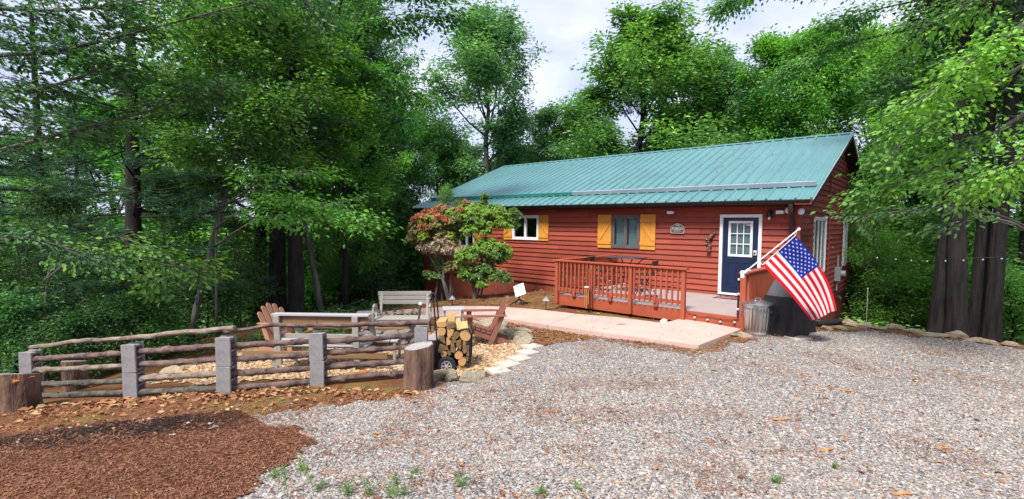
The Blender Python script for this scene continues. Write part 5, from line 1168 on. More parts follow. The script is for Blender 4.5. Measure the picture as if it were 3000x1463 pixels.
# ---- flag
DF = 9.02
tip = atd(2338, 674, DF-.05); foot = atd(2176, 803, DF+.12)
fl = thing('flag_on_pole', 'American flag on a tilted pole fixed to the deck end post', 'flag', foot)
tipv = Vector(tip-foot); dr = tipv.normalized()
M['pole'] = simple('pale_metal_pole', (.62,.60,.60), (.5,.48,.48), 3, rough=.4, bmp=0, metal=.2)
MB().tube([dr*.02, tipv], .013, 10).build('pole', M['pole'], fl, smooth=True)
MB().lathe([(0,-.03),(.022,-.022),(.03,0),(.022,.022),(0,.03)], 14, tuple(tipv+dr*.02)).build('finial', M['plasticw'], fl, smooth=True)
mb = MB(); mb.tube([dr*-.02, dr*.13], .022, 10); mb.box(-.03,.03,-.03,.05,-.07,.06); mb.tube([dr*.10+Vector((-.02,-.02,.0)), dr*.10+Vector((.05,.05,.0))], .012, 8); mb.build('bracket', M['plasticw'], fl)
ha = atd(2331, 690, DF-.05); hb_ = atd(2234, 777, DF+.03)     # hoist corners, upper and lower
c0 = Vector(ha-foot); c1 = Vector(hb_-foot)
MB().tube([tipv*.985, c0+(tipv-c0)*.15], .004, 5).build('halyard', M['pole'], fl); mb = MB(); mb.tube([c0, c1], .008, 8); mb.tube([c1, dr*(c1.dot(dr))], .006, 6); mb.tube([c0, dr*(c0.dot(dr))], .006, 6); mb.build('sleeve', M['pole'], fl)
E0 = Vector(atd(2449, 909, DF-.10)-foot); E1 = Vector(atd(2378, 942, DF-.02)-foot)
m0 = Vector(atd(2412, 800, DF+.10)-foot); m1 = Vector(atd(2318, 868, DF-.12)-foot)     # bellies of the upper and lower edge
toc = Vector(CAM-foot).normalized()
def flagp(u, v):                                       # u along the fly 0..1, v from the upper hoist corner 0..1
    def bez(a, m, b):
        c = m*2-(a+b)*.5; return a*(1-u)**2+c*2*u*(1-u)+b*u*u
    p = bez(c0, m0, E0).lerp(bez(c1, m1, E1), v)
    p += toc*(.075*math.sin(v*8.5+u*2.4)*u**.6+.032*math.sin(v*17-u*5)*u**.8+.015*math.sin(u*14+v*3)*u)
    return p
def patch(u0, u1, v0, v1, nu, nv, lift=0):
    vs = [flagp(u0+(u1-u0)*i/nu, v0+(v1-v0)*j/nv)+toc*lift for j in range(nv+1) for i in range(nu+1)]
    return vs, [(j*(nu+1)+i, j*(nu+1)+i+1, (j+1)*(nu+1)+i+1, (j+1)*(nu+1)+i) for j in range(nv) for i in range(nu)]
def cloth(name, c):
    m, nt, out = newmat(name); d = nt.nodes.new('ShaderNodeBsdfDiffuse'); t = nt.nodes.new('ShaderNodeBsdfTranslucent'); d.inputs[0].default_value = c4(c); t.inputs[0].default_value = c4(c)
    mx = nt.nodes.new('ShaderNodeMixShader'); mx.inputs[0].default_value = .3; nt.links.new(d.outputs[0], mx.inputs[1]); nt.links.new(t.outputs[0], mx.inputs[2]); nt.links.new(mx.outputs[0], out.inputs[0]); return m
M['fred'] = cloth('flag_red', (.60,.018,.028)); M['fwhite'] = cloth('flag_white', (.70,.68,.68)); M['fblue'] = cloth('flag_blue', (.018,.035,.30))
CU = .40
mb = MB()
for k in range(13):
    v0, v1 = k/13, (k+1)/13; u0 = CU if k < 7 else 0
    mb.add(*patch(u0, 1, v0, v1, 26 if u0 else 40, 2), mi=k % 2)
mb.add(*patch(0, CU, 0, 7/13, 16, 14), mi=2)
cl = mb.build('cloth', [M['fred'], M['fwhite'], M['fblue']], fl, smooth=True, fix=False)
mb = MB()
for row in range(9):
    for kx in range(6 if row % 2 == 0 else 5):
        uc_ = CU*((2*kx+1)/12 if row % 2 == 0 else (2*kx+2)/12); vc = 7/13*(row+1)/10; pts = []
        for k in range(10):
            a = math.pi/2+k*math.pi/5; r = .017 if k % 2 == 0 else .0068; pts.append((uc_+r*math.sin(a-math.pi/2)*.9, vc-r*1.62*math.cos(a-math.pi/2)))
        ctr = flagp(uc_, vc)+toc*.006; vs = [ctr]+[flagp(*q)+toc*.006 for q in pts]; mb.add(vs, [(0, k+1, (k+1) % 10+1) for k in range(10)])
mb.build('stars', M['fwhite'], cl, fix=False)
# ---- path lights, dish, pipe, marker
for a, b, h, s in ((1325,896,.20,'near the laurel shrubs at the wall'),(1599,911,.27,'in front of the deck corner')):
    Pp = at(a, b); t = thing('path_light', 'small pyramid-capped garden path light '+s, 'path light', Pp, AR, 'path lights along the walk')
    MB().tube([(0,0,-.05),(0,0,h)], .010, 8).build('stake', M['black'], t)
    mb = MB(); mb.add([(-.095,-.095,h),(.095,-.095,h),(.095,.095,h),(-.095,.095,h),(0,0,h+.115)], [(0,3,2,1),(0,1,4),(1,2,4),(2,3,4),(3,0,4)]); mb.build('cap', M['greyplastic'], t)
Pp = at(1521, 893); ds = thing('satellite_dish', 'flat white rectangular satellite dish on a dark four-footed stand', 'satellite dish', Pp, AR)
for a in (.5, 2.0, 3.6, 5.2): MB().bar((0,0,.16),(.30*math.cos(a),.22*math.sin(a),.0),.03,.02).build('foot', M['black'], ds)
MB().tube([(0,0,.14),(0,0,.30)], .022, 10).build('mast', M['black'], ds)
o = MB().box(-.155,.155,-.018,.012,-.20,.20).build('panel', M['plasticw'], ds, bevel=.012); o.location = (.01,-.03,.42); o.rotation_euler = (R(-48),R(0),R(-12)); o.rotation_euler = Euler((R(-42),R(-22),R(-8)))
MB().bar((0,.0,.28),(.0,.02,.42),.05,.05).build('joint', M['black'], ds)
Pp = at(2385, 962); Pq = at(2478, 953)
pipe = thing('drain_pipe', 'black corrugated drain pipe lying behind the tan rocks at the house corner', 'pipe', Pp)
d_ = Vector(Pq-Pp); n = 40
MB().tube([d_*(k/n)+Vector((0,.25,.06)) for k in range(n+1)], [.062 if k % 2 else .052 for k in range(n+1)], 12).build('pipe_wall', M['black'], pipe, smooth=False)
Pp = at(2537, 966); st = thing('marker_stake', 'thin pale marker stake among the tan rocks', 'stake', Pp)
MB().tube([(0,0,-.1),(0,0,.88)], .0065, 6).build('rod', M['signpale'], st); MB().tube([(0,0,.881),(0,0,.905)], .009, 8).build('cap', M['plasticw'], st)
# small twig on the walk
P = onwalk(1823, 952); o = tag(MB().tube([(-.12,0,.008),(.0,.01,.012),(.10,.045,.009)], [.004,.006,.003], 6).build('fallen_twig', M['bark']), 'short dark twig lying on the pink concrete walk', 'twig'); o.location = P; o.rotation_euler = (0,0,AR)
# bulbs strung through the trees at the right
A_ = [onx(2440,720,XR+.06)]+[atd(x, y, D) for x, y, D in ((2570,751,13.6),(2625,755,13.0),(2670,758,12.4),(2717,760,11.8),(2770,759,11.3),(2823,757,11.0),(2880,755,10.8),(2935,752,10.6),(3040,742,10.4))]
string('string of clear bulbs hung from the gable wall to the dark trees', A_, [tuple(a) for a in A_[:-1]], .01, .7)
# ================================================================ trees and shrubs
M['leafA'] = leafmat('leaf_mid_green', (0.033,0.143,0.028), (0.078,0.261,0.045), (0.162,0.404,0.069), .4)
M['leafB'] = leafmat('leaf_bright_green', (0.060,0.224,0.024), (0.126,0.374,0.041), (0.227,0.523,0.069), .42)
M['leafC'] = leafmat('leaf_grey_green', (0.062,0.195,0.071), (0.130,0.319,0.120), (0.239,0.481,0.209), .42)
M['leafD'] = leafmat('leaf_deep_green', (0.021,0.086,0.024), (0.051,0.164,0.036), (0.120,0.284,0.054), .35)
M['needleP'] = leafmat('pine_needles', (0.021,0.093,0.045), (0.041,0.149,0.060), (0.093,0.232,0.083), .3)
M['undergr'] = leafmat('undergrowth_leaf', (0.046,0.182,0.033), (0.099,0.312,0.045), (0.187,0.455,0.075), .42)
M['leafLime'] = leafmat('leaf_lime_green', (.062,.215,.018), (.130,.370,.030), (.230,.520,.050), .44)
M['bankleaf'] = leafmat('lit_bank_leaf', (0.088,0.270,0.034), (0.160,0.420,0.057), (0.264,0.550,0.103), .45)  # leaf green lightened to stand in for sunlight on the bank
def unit(v): return v/(np.linalg.norm(v, axis=-1, keepdims=True)+1e-9)
def rotv(d, ang, rs):
    p = unit(np.cross(d, rs.normal(size=3))); return unit(d*math.cos(ang)+p*math.sin(ang))
def limb_path(p, d, L, n, rs, up=.0, wig=.12):
    pts = [p.copy()]; d = d.copy()
    for _ in range(n):
        d = unit(d+rs.normal(size=3)*wig+np.array([0,0,up])); p = p+d*(L/n); pts.append(p.copy())
    return np.array(pts)
def seg_at(pts, s):
    f = s*(len(pts)-1); i = min(int(f), len(pts)-2); t = f-i; return pts[i]*(1-t)+pts[i+1]*t, unit(pts[i+1]-pts[i])
def decid(seed, H=12, hb=4, Rc=3.2, nl=18, ns=7, nt=5, nleaf=22, leaf=.13, tr=.17, lean=(0,0), env=None, spread=.22, up=.10, fork=False, wr=.55, kind='kite', inner=.3, side=None, minsub=.05):
    """returns (wood MB, leaf arrays); origin at the foot"""
    rs = np.random.RandomState(seed); wood_ = MB(); LP = []; LD = []
    tp = [np.array([0,0,-.4])]; n = 9
    for k in range(1, n+1):
        u = k/n; tp.append(np.array([lean[0]*u+rs.normal()*.10*u, lean[1]*u+rs.normal()*.10*u, H*.93*u]))
    tp = np.array(tp); wood_.tube(tp, [tr*(1.25 if k == 0 else 1)*(1-.85*(k/n)**1.1)+.012 for k in range(n+1)], 9, jit=.05, rs=rs)
    env = env or (lambda u: math.sin(math.pi*min(1, .16+.86*u))**.75)
    for i in range(nl):
        u = (i+rs.uniform(.1,.9))/nl; h = hb+(H*.97-hb)*u; s = min(.995, (h+.4)/(H*.93+.4)); p, td = seg_at(tp, s)
        az = i*2.39996+rs.uniform(-.4,.4)
        if side is not None and rs.uniform() < .75: az = side+rs.uniform(-1.1,1.1)
        L = Rc*env(u)*rs.uniform(.62,1.2)
        el = R(8+55*u**1.3+rs.uniform(-10,12)); d = np.array([math.cos(az)*math.cos(el), math.sin(az)*math.cos(el), math.sin(el)])
        lp = limb_path(p, d, L, 6, rs, up, .13); r0 = max(.018, tr*.42*(1-.7*u)*L/Rc); wood_.tube(lp, np.linspace(r0, .010, 7), 6)
        for j in range(ns):
            sj = inner+(1-inner)*(j+rs.uniform(.2,.9))/ns; q, qd = seg_at(lp, min(sj, .99)); d2 = rotv(qd, R(rs.uniform(25,65)), rs); d2[2] = d2[2]*.6+.12; d2 = unit(d2)
            L2 = L*rs.uniform(.28,.48)*(1.15-.5*sj)+.15; sp = limb_path(q, d2, L2, 4, rs, .06, .16)
            wood_.tube(sp, np.linspace(max(.008, r0*.3), .004, 5), 4, cap=False)
            for k in range(nt):
                e, ed = seg_at(sp, min(.99, .2+.8*(k+rs.uniform(.2,.9))/nt)); d3 = rotv(ed, R(rs.uniform(10,60)), rs); m = rs.poisson(nleaf)
                off = rs.normal(size=(m,3))*np.array([spread, spread, spread*.55]); tw = d3*rs.uniform(0,1,(m,1))*spread*1.6
                LP.append(e+off+tw); dd = unit(d3*.5+off/(np.linalg.norm(off,axis=1,keepdims=True)+1e-6)+rs.normal(size=(m,3))*.3); dd[:,2] = dd[:,2]*.5-.18; LD.append(unit(dd))
    P = np.concatenate(LP); D = np.concatenate(LD); N = rs.normal(size=P.shape)*.42+np.array([0,0,1.0])
    Ls = leaf*rs.uniform(.65,1.25,len(P)); return wood_, leaf_arrays(P, D, N, Ls, wr, .10, .12, kind)
def pine(seed, H=13, hb=2.0, Rc=3.4, tr=.20, gap=.55, nb=5, dens=1.0, top=True, needle=.16, lean=(0,0)):
    rs = np.random.RandomState(seed); w = MB(); n = 8; tp = np.array([[lean[0]*k/n+rs.normal()*.03, lean[1]*k/n+rs.normal()*.03, -.4+(H+.4)*k/n] for k in range(n+1)])
    w.tube(tp, [tr*(1.15 if k == 0 else 1)*(1-.88*k/n)+.01 for k in range(n+1)], 10, jit=.05, rs=rs); C = []; Dn = []
    h = hb
    while h < H*.98:
        u = (h-hb)/(H-hb); L = Rc*(1-u*.85)*(1 if u > .1 else .8)
        for b in range(nb):
            if rs.uniform() > .88: continue
            az = rs.uniform(0, 6.28); el = R(-8+30*u+rs.uniform(-8,10)); d = np.array([math.cos(az)*math.cos(el), math.sin(az)*math.cos(el), math.sin(el)]); p, _ = seg_at(tp, (h+rs.uniform(-.15,.15)+.4)/(H+.4))
            LL = L*rs.uniform(.6,1.12); bp = limb_path(p, d, LL, 6, rs, .02, .07); w.tube(bp, np.linspace(max(.014, tr*.16*(1-.5*u)), .006, 7), 5, cap=False)
            for j in range(int(9*dens*LL/2.4)+2):
                s = .25+.75*rs.uniform(); q, qd = seg_at(bp, min(.99, s)); sd = unit(np.cross(qd, [0,0,1]))*rs.choice([-1,1]); d2 = unit(qd*.75+sd*rs.uniform(.3,.9)+np.array([0,0,rs.uniform(-.08,.15)])); L2 = LL*rs.uniform(.14,.34)*(1.2-.6*s)+.10
                w.tube([q, q+d2*L2*.5+np.array([0,0,.01]), q+d2*L2], [.007,.005,.003], 4, cap=False)
                for k in range(4): C.append(q+d2*L2*(.35+.22*k)); Dn.append(d2)
        h += gap*rs.uniform(.75,1.25)
    C = np.array(C); Dn = np.array(Dn); m = 15; n = len(C); Cc = np.repeat(C, m, 0); Dd = np.repeat(Dn, m, 0)
    dd = unit(Dd*.55+rs.normal(size=Dd.shape)*np.array([.62,.62,.42])+np.array([0,0,.12])); L = needle*rs.uniform(.7,1.2,len(Cc))
    S = unit(np.cross(dd, rs.normal(size=dd.shape)))*.0062
    Bp = Cc+Dd*rs.uniform(-.05,.05,(len(Cc),1)); V = np.stack([Bp-S, Bp+S, Bp+dd*L[:,None]], 1).reshape(-1,3); return w, (V, np.arange(len(V)).reshape(-1,3))
TREEPROTO = {}
def proto(key, gen, leafm, barkm, crown='crown'):
    w, (V, Fc) = gen
    bm_ = bpy.data.meshes.new(key+'_trunk'); bm_.from_pydata(w.v, [], w.f); bm_.materials.append(barkm); bm_.polygons.foreach_set('use_smooth', np.ones(len(bm_.polygons), bool))
    lm = np_mesh(key+'_crown', V, Fc); lm.materials.append(leafm); TREEPROTO[key] = (bm_, lm)
def tree(key, P, name, label, cat, group, rz=0, s=1, leafm=None):
    t = thing(name, label, cat, P, rz, group); t.scale = (s,)*3 if not hasattr(s, '__len__') else s
    for nm_, me in zip(('trunk','crown'), TREEPROTO[key]):
        o = bpy.data.objects.new(nm_, me); col.objects.link(o); o.parent = t
        if leafm is not None and nm_ == 'crown':
            o.material_slots[0].link = 'OBJECT'; o.material_slots[0].material = leafm
    return t
# ---- prototypes
proto('oak', decid(11, 15, 5.5, 4.6, 30, 9, 5, 28, .19, .24, env=lambda u: 1.2*min(1,(u+.3)*1.9)*(1-u*.97)**.6, inner=.42, spread=.23), M['leafC'], M['barkgrey'])
proto('broad', decid(12, 14, 2.6, 5.2, 34, 9, 5, 32, .19, .24, env=lambda u: 1.15*min(1,(u+.35)*1.9)*(1-u*.96)**.55, spread=.23), M['leafA'], M['bark'])
proto('loose', decid(13, 13, 3.0, 3.4, 26, 8, 5, 27, .165, .14, inner=.35, spread=.21), M['leafA'], M['barkgrey'])
proto('dense', decid(14, 12, 1.4, 3.8, 30, 8, 5, 34, .145, .16, spread=.20), M['leafB'], M['bark'])
proto('young', decid(15, 6, .8, 1.9, 18, 6, 4, 16, .13, .05), M['undergr'], M['barkgrey'])
proto('bush', decid(16, 2.2, .15, 1.5, 16, 6, 4, 16, .11, .03, env=lambda u: 1-.5*u), M['undergr'], M['bark'])
proto('pineA', pine(21, 13, 1.6, 3.9, .215, .52, 6, 1.15), M['needleP'], M['bark'])
proto('pineB', pine(22, 15, 3.4, 3.0, .19, .55, 5, 1.0), M['needleP'], M['bark'])
wd_, lf_ = pine(23, 14, 5.5, 2.8, .10, .6, 5, 1.0)
_pc = (wd_, lf_)
G1, G2, G3, G4 = 'dark pines of the left wood', 'trees behind the house', 'trees of the left wood', 'trees on the right'
def rough_trunk(seed, H, tr, lean):
    rs = np.random.RandomState(seed); w = MB(); n, nz = 40, 70; rid = rs.uniform(-1,1,n); vs = []
    for iz in range(nz):
        u = iz/(nz-1); z = -.4+(H+.4)*u; m = rs.uniform(size=n) < .16; rid = np.where(m, rs.uniform(-1.2,1.2,n), rid); r = tr*(1-.80*u)+.012+.35*tr*math.exp(-max(z,0)/.28)
        cx_, cy_ = lean[0]*u+.05*math.sin(u*7+seed), lean[1]*u+.05*math.cos(u*6+seed)
        for k in range(n):
            a = 2*math.pi*k/n; q = r*(1+.055*rid[k]+.10*math.exp(-max(z,0)/.25)*math.sin(a*4+seed)); vs.append((cx_+q*math.cos(a), cy_+q*math.sin(a), z))
    return w.add(vs, [(i*n+k, i*n+(k+1) % n, (i+1)*n+(k+1) % n, (i+1)*n+k) for i in range(nz-1) for k in range(n)])
wd_, lf_ = decid(24, 14, 5.6, 2.8, 12, 7, 5, 15, .17, .01, inner=.5, lean=(.25,0)); wd_.join(rough_trunk(24, 14, .20, (.25,0)))
_pc[0].join(rough_trunk(23, 14, .25, (0,0))); proto('pineC', _pc, M['needleP'], M['bark'])
proto('trunky', (wd_, lf_), M['leafD'], M['bark'])
def _dim(k):
    me = TREEPROTO[k][1]; a = np.empty(len(me.vertices)*3, np.float32); me.vertices.foreach_get('co', a); a = a.reshape(-1,3)
    return float(np.percentile(a[:,2], 99.7)), float(np.percentile(np.hypot(a[:,0], a[:,1]), 93))
DIM = {k: _dim(k) for k in ('oak','broad','loose','dense')}
def tree_to(key, px_, D, top_y, half_px, name, label, cat, group, rz=0, leafm=None):
    """a tree in photo column px_, at depth D, as tall and wide as the photo shows it"""
    P = standing(px_, D); Z = atd(px_, top_y, D)[2]; H, Rc = DIM[key]; k = half_px*D/F/Rc; return tree(key, P, name, label, cat, group, rz, (k, k, (Z-P[2])/H), leafm)
# left wood
tree('pineA', standing(395, 12.6), 'pine_tree', 'big dark pine with long bare level boughs behind the left fence', 'tree', G1, .4)
tree('pineC', standing(815, 15.0), 'pine_tree', 'thick dark pine trunk behind the left lawn chair', 'tree', G1, 1.0)
tree('pineC', standing(868, 14.6), 'pine_tree', 'black pine trunk right next to the thick one behind the left lawn chair', 'tree', G1, 2.2, .92)

tree('pineB', standing(1056, 19.5), 'pine_tree', 'dark pine trunk directly left of the far bench', 'tree', G1, 5.1)
tree('pineC', standing(1000, 24.0), 'pine_tree', 'distant dark pine seen over the far bench', 'tree', G1, 3.1)
tree('pineB', standing(120, 17.0), 'pine_tree', 'dark pine left of the big level-boughed pine', 'tree', G1, 2.9)
tree('pineB', standing(-120, 12.0), 'pine_tree', 'pine at the left picture edge with boughs reaching in', 'tree', G1, .9)
tree('pineA', standing(230, 24.0), 'pine_tree', 'far pine seen between the left boughs', 'tree', G1, 3.6)
tree('pineC', standing(560, 27.0), 'pine_tree', 'far tall pine behind the slim leaning tree', 'tree', G1, .2)
# slim leaning tree with the bright crown
wood_, lv = decid(31, 9.0, 3.3, 2.4, 24, 8, 5, 32, .115, .075, lean=(2.1,.3), inner=.25, spread=.19, kind='oval', wr=.5)
proto('leaning', (wood_, lv), M['leafB'], M['barkgrey'])
tree('leaning', standing(540, 12.6), 'leaning_tree', 'slim grey tree leaning right with a mid-green crown', 'tree', G3, AR, 1, M['leafA'])
tree('leaning', standing(945, 15.2), 'maple_tree', 'straight slim tree with a bright crown between the left lawn chair and the far bench', 'tree', G3, AR+2.6, (1.15,1.15,1.1), M['leafLime'])
tree_to('dense', 1010, 16.5, 150, 150, 'maple_tree', 'bright green leafy tree to the left of the house', 'tree', G3, .7, M['leafLime'])
tree_to('dense', 1120, 26, 190, 135, 'maple_tree', 'bright tree rising over the left end of the house', 'tree', G3, 2.7)
tree('broad', standing(760, 19.0), 'maple_tree', 'tall green tree filling the sky behind the leaning tree', 'tree', G3, 1.5, 1.05, M['leafB'])
tree_to('broad', 1040, 25, -60, 190, 'maple_tree', 'tall tree left of the sky gap', 'tree', G3, 3.9)
tree('broad', standing(330, 30.0), 'maple_tree', 'sunlit far tree seen through the left pines', 'tree', G3, 5.5, 1.1, M['leafB'])  # brighter leaf colour stands in for sunlight on the far trees
tree('dense', standing(60, 27.0), 'maple_tree', 'sunlit far tree at the left edge', 'tree', G3, 4.4, 1.1, M['leafB'])
tree('dense', standing(600, 34.0), 'maple_tree', 'far tree glimpsed below the leaning tree crown', 'tree', G3, 1.1, 1.1, M['leafB'])
tree('dense', standing(880, 33.0), 'maple_tree', 'far tree glimpsed between the dark trunks', 'tree', G3, 3.3, 1.1, M['leafB'])
tree('loose', standing(1120, 23.5), 'slim_tree', 'slim leaning trunk beside the left house corner', 'tree', G3, 1.9, (.8,.8,.85))
for i, (a, D, k, s, lb) in enumerate(((70,12.2,'young',.62,'shaded sapling behind the left stump'),(250,11.6,'young',.50,'low leafy sapling behind the second fence span'),(700,14.5,'young',.55,'sapling behind the left lawn chair'),(480,16,'young',.9,'young tree left of the leaning trunk'),(160,15,'young',.9,'young tree under the left pines'),(930,22,'young',.95,'young tree behind the slim pine'),(1090,21,'young',.9,'young tree by the left house corner'),(1160,27,'young',1.2,'young tree against the left house corner'),(800,19,'young',.8,'young tree between the thick pines'),(1010,19,'young',.7,'young tree right of the slim pine'))):
    tree(k, standing(a, D), 'sapling', lb, 'sapling', 'saplings of the left wood', i*1.3, s, M['leafA'] if i > 4 else M['leafD'])
for i, (a, D, s, lb) in enumerate(((30,10.6,.75,'low bush behind the left end of the fence'),(215,10.4,.55,'low bush behind the second fence post'),(330,11.0,.6,'low bush at the foot of the big pine'),(430,11.2,.6,'low bush left of the leaning trunk'),(120,13.5,1.0,'spreading bush under the left pines'),(600,13.8,.7,'low bush right of the leaning trunk'),(-20,13,1.1,'bush at the left picture edge'),(1095,18,.8,'bush left of the far bench'),(740,17.5,.8,'bush behind the left lawn chair'),(1165,24,1.0,'bush at the left house corner'))):
    tree('bush', standing(a, D), 'bush', lb, 'bush', 'bushes of the left wood', i*2.1, s, M['leafD'] if i % 3 else M['leafA'])
for i, (a, D, s, lb) in enumerate(((690,27,2.4,'far bush left of the thick pine trunks'),(790,29,2.6,'far bush behind the thick pine trunks'),(910,27,2.3,'far bush between the pines'),(985,29,2.6,'far bush right of the slim pine'),(1075,28,2.4,'far bush behind the far bench'),(1130,25,1.9,'far bush near the left house corner'),(560,26,2.3,'far bush behind the leaning trunk'),(330,25,2.4,'far bush right of the big pine'),(180,26,2.5,'far bush under the left pines'),(30,24,2.4,'far bush at the left edge'),(445,28,2.6,'far bush between the big pine and the leaning trunk'))):
    tree('bush', standing(a, D), 'bush', lb, 'bush', 'far bushes of the left wood', i*1.9, (s*1.25,s*1.25,s), M['leafB'] if i % 3 else M['undergr'])  # brighter leaf colour makes the far bushes look backlit
# behind the house
for k, a, D, ty, hw, rz, lm, lb in (
 ('oak',1425,30,45,185,.5,None,'open-crowned tree with visible limbs above the left part of the roof'),
 ('broad',1870,32,45,300,2.0,None,'large dense round-crowned tree above the middle of the roof'),
 ('dense',1600,34,320,105,4.0,'leafC','smaller green tree between the two tallest crowns'),
 ('loose',1725,34,255,130,1.1,'leafC','narrow tree at the left flank of the large crown'),
 ('oak',2095,31,150,150,3.4,None,'loose-crowned tree at the right flank of the large crown'),
 ('dense',2240,28,115,175,5.0,None,'yellow-green tree above the right part of the roof'),
 ('broad',2400,27,85,200,.6,'leafB','broad tree above the roof ridge end'),
 ('dense',1285,30,375,140,1.6,'leafA','green tree right of the sky gap over the left roof end'),
 ('broad',1500,38,420,210,2.4,'leafC','far green tree low behind the ridge on the left'),
 ('broad',1720,40,360,210,1.4,'leafC','far green tree low behind the large crown'),
 ('broad',1990,38,300,230,.3,'leafA','far green tree low behind the middle of the ridge'),
 ('broad',2180,37,300,210,3.3,'leafA','far green tree low behind the right part of the ridge'),
 ('dense',1350,36,420,120,5.3,'leafC','far tree low over the left roof slope')):
    tree_to(k, a, D, ty, hw, 'oak_tree', lb, 'tree', G2, rz, M[lm] if lm else None)
# right side
def tb(px_, py_, D): P = standing(px_, D); return P
TG = tree('trunky', tb(2768,968,11.9), 'tall_tree', 'grey trunk, leftmost of the clump at the right', 'tree', G4, .3, (.85,.85,1)).children[0]
M['barkmid'] = simple('lit_grey_brown_bark', (.085,.076,.068), (.022,.019,.018), 8, (1,1,.25), rough=.95, bmp=.9, bscale=14, bdist=.03); TG.material_slots[0].link = 'OBJECT'; TG.material_slots[0].material = M['barkmid']  # paler copy of the bark, so this trunk looks lit beside the black ones
tree('trunky', tb(2819,968,11.6), 'tall_tree', 'thickest black trunk in the middle of the clump at the right', 'tree', G4, 2.5, (.95,.95,1.05))
tree('trunky', tb(2868,972,11.8), 'tall_tree', 'slim slanting trunk right of the thick black trunk', 'tree', G4, 5.6, (.55,.55,1.1), M['leafA'])
tree('trunky', tb(2900,972,12.2), 'tall_tree', 'thinnest dark trunk of the clump at the right', 'tree', G4, 3.6, (.42,.42,.8))
tree('trunky', tb(2930,985,11.3), 'tall_tree', 'wide dark trunk near the right picture edge', 'tree', G4, .9, (.78,.78,1.05))
tree('pineB', standing(3060, 10.5), 'tall_tree', 'trunk at the right picture edge', 'tree', G4, 1.4)
tree('broad', standing(2545, 29.0), 'maple_tree', 'leafy tree just right of the gable', 'tree', G4, 2.2, (1.1,1.1,1.35), M['leafB'])
tree('loose', standing(2562, 17.5), 'slim_tree', 'slim forked tree down the bank beside the house', 'tree', G4, 5.3, (.30,.30,.52), M['bankleaf'])
tree('dense', standing(2680, 24.0), 'maple_tree', 'far bright tree down the bank at the right', 'tree', G4, 1.0, 1.05)
tree('broad', standing(2860, 25.0), 'maple_tree', 'tall leafy tree behind the right trunk clump', 'tree', G4, 3.7, (1.1,1.1,1.4))
tree('dense', standing(3010, 17.0), 'maple_tree', 'leafy tree at the right picture edge', 'tree', G4, .8, 1.05, M['leafA'])
tree('dense', standing(2450, 33.0), 'maple_tree', 'far tree seen past the rear of the house', 'tree', G4, 4.8, (1,1,.95), M['leafB'])
for i, (a, D, s, lb) in enumerate(((2590,18.6,1.2,'bright bush low on the bank right of the marker stake'),(2670,17.6,1.0,'bright bush left of the dark trunk clump'),(2630,17,.85,'small bright bush low on the bank left of the dark trunks'),(2540,21,1.7,'far bright bush beside the rear porch post'),(2640,22,2.0,'far bright bush on the bank'),(2720,19,1.6,'bright bush just behind the dark trunk clump'),(2905,15,1.1,'bush between the dark trunks'),(2990,13.5,.9,'bush at the right picture edge'),(2790,17,1.2,'bush behind the thick trunks'),(2860,22,1.8,'far bush behind the right trunks'))):
    tree('bush', standing(a, D), 'bush', lb, 'bush', 'bright bushes on the right bank', i*1.7, s, M['bankleaf'])
for i, (a, D, s, lb) in enumerate(((2600,25,1.2,'young bright tree beyond the bank'),(2760,27,1.3,'young bright tree far behind the dark trunks'),(2520,27,1.2,'young tree past the rear porch post'),(2930,20,1.0,'young tree behind the right trunks'))):
    tree('young', standing(a, D), 'sapling', lb, 'sapling', 'saplings on the right bank', i*1.9, s, M['bankleaf'])
# ---- near boughs that hang into the picture from trees standing outside it
def boughs(seed, root, ends, leaf, nleaf, spread, r0, wr=.5, sub=11, tw=4, trunk_h=None, tr=.2):
    """one tree: a trunk at root with limbs that pass through the given world points"""
    rs = np.random.RandomState(seed); w = MB(); root = np.array(root); top = trunk_h or 9
    w.tube([(0,0,-.4),(0.05,0,top*.4),(-.03,.04,top*.75),(0,.1,top)], [tr*1.15,tr,tr*.8,tr*.3], 10, jit=.05, rs=rs); LP = []; LD = []
    for path in ends:
        P = np.array([np.array(p)-root for p in path]); st = np.array([0,0,max(.6, P[0][2]-.35*np.linalg.norm(P[0][:2]))]); st[2] = min(st[2], top-.3)
        pts = [st]+list(P); fine = []
        for k in range(len(pts)-1):
            a, b = pts[max(k-1,0)], pts[k]; c, d = pts[k+1], pts[min(k+2,len(pts)-1)]
            for q in range(5):
                t = q/5; fine.append(.5*((2*b)+(-a+c)*t+(2*a-5*b+4*c-d)*t*t+(-a+3*b-3*c+d)*t**3))
        fine.append(pts[-1]); fine = np.array(fine); n = len(fine); w.tube(fine, np.linspace(r0, .008, n), 7, jit=.05, rs=rs)
        L = np.sum(np.linalg.norm(np.diff(fine, axis=0), axis=1))
        for j in range(int(sub*L/3)):
            s = rs.uniform(.30,1) if j else .995; q, qd = seg_at(fine, min(.99, s)); sd = unit(np.cross(qd, [0,0,1]))*rs.choice([-1,1]); d2 = unit(qd*.7+sd*rs.uniform(.4,1)+np.array([0,0,rs.uniform(-.25,.2)])); L2 = rs.uniform(.35,.95)
            sp = limb_path(q, d2, L2, 4, rs, -.02, .12); w.tube(sp, np.linspace(.010,.004,5), 4, cap=False)
            for k in range(tw):
                e, ed = seg_at(sp, min(.99, .2+.8*(k+.5)/tw)); m = rs.poisson(nleaf); off = rs.normal(size=(m,3))*np.array([spread,spread,spread*.45])
                LP.append(e+off+ed*rs.uniform(0,.2,(m,1))); dd = unit(ed*.6+off*2+rs.normal(size=(m,3))*.25); dd[:,2] = dd[:,2]*.5-.25; LD.append(unit(dd))
    P = np.concatenate(LP); D = np.concatenate(LD); N = rs.normal(size=P.shape)*.35+np.array([0,0,1.]); return w, leaf_arrays(P, D, N, leaf*rs.uniform(.6,1.25,len(P)), wr, .09, .15, 'oval')
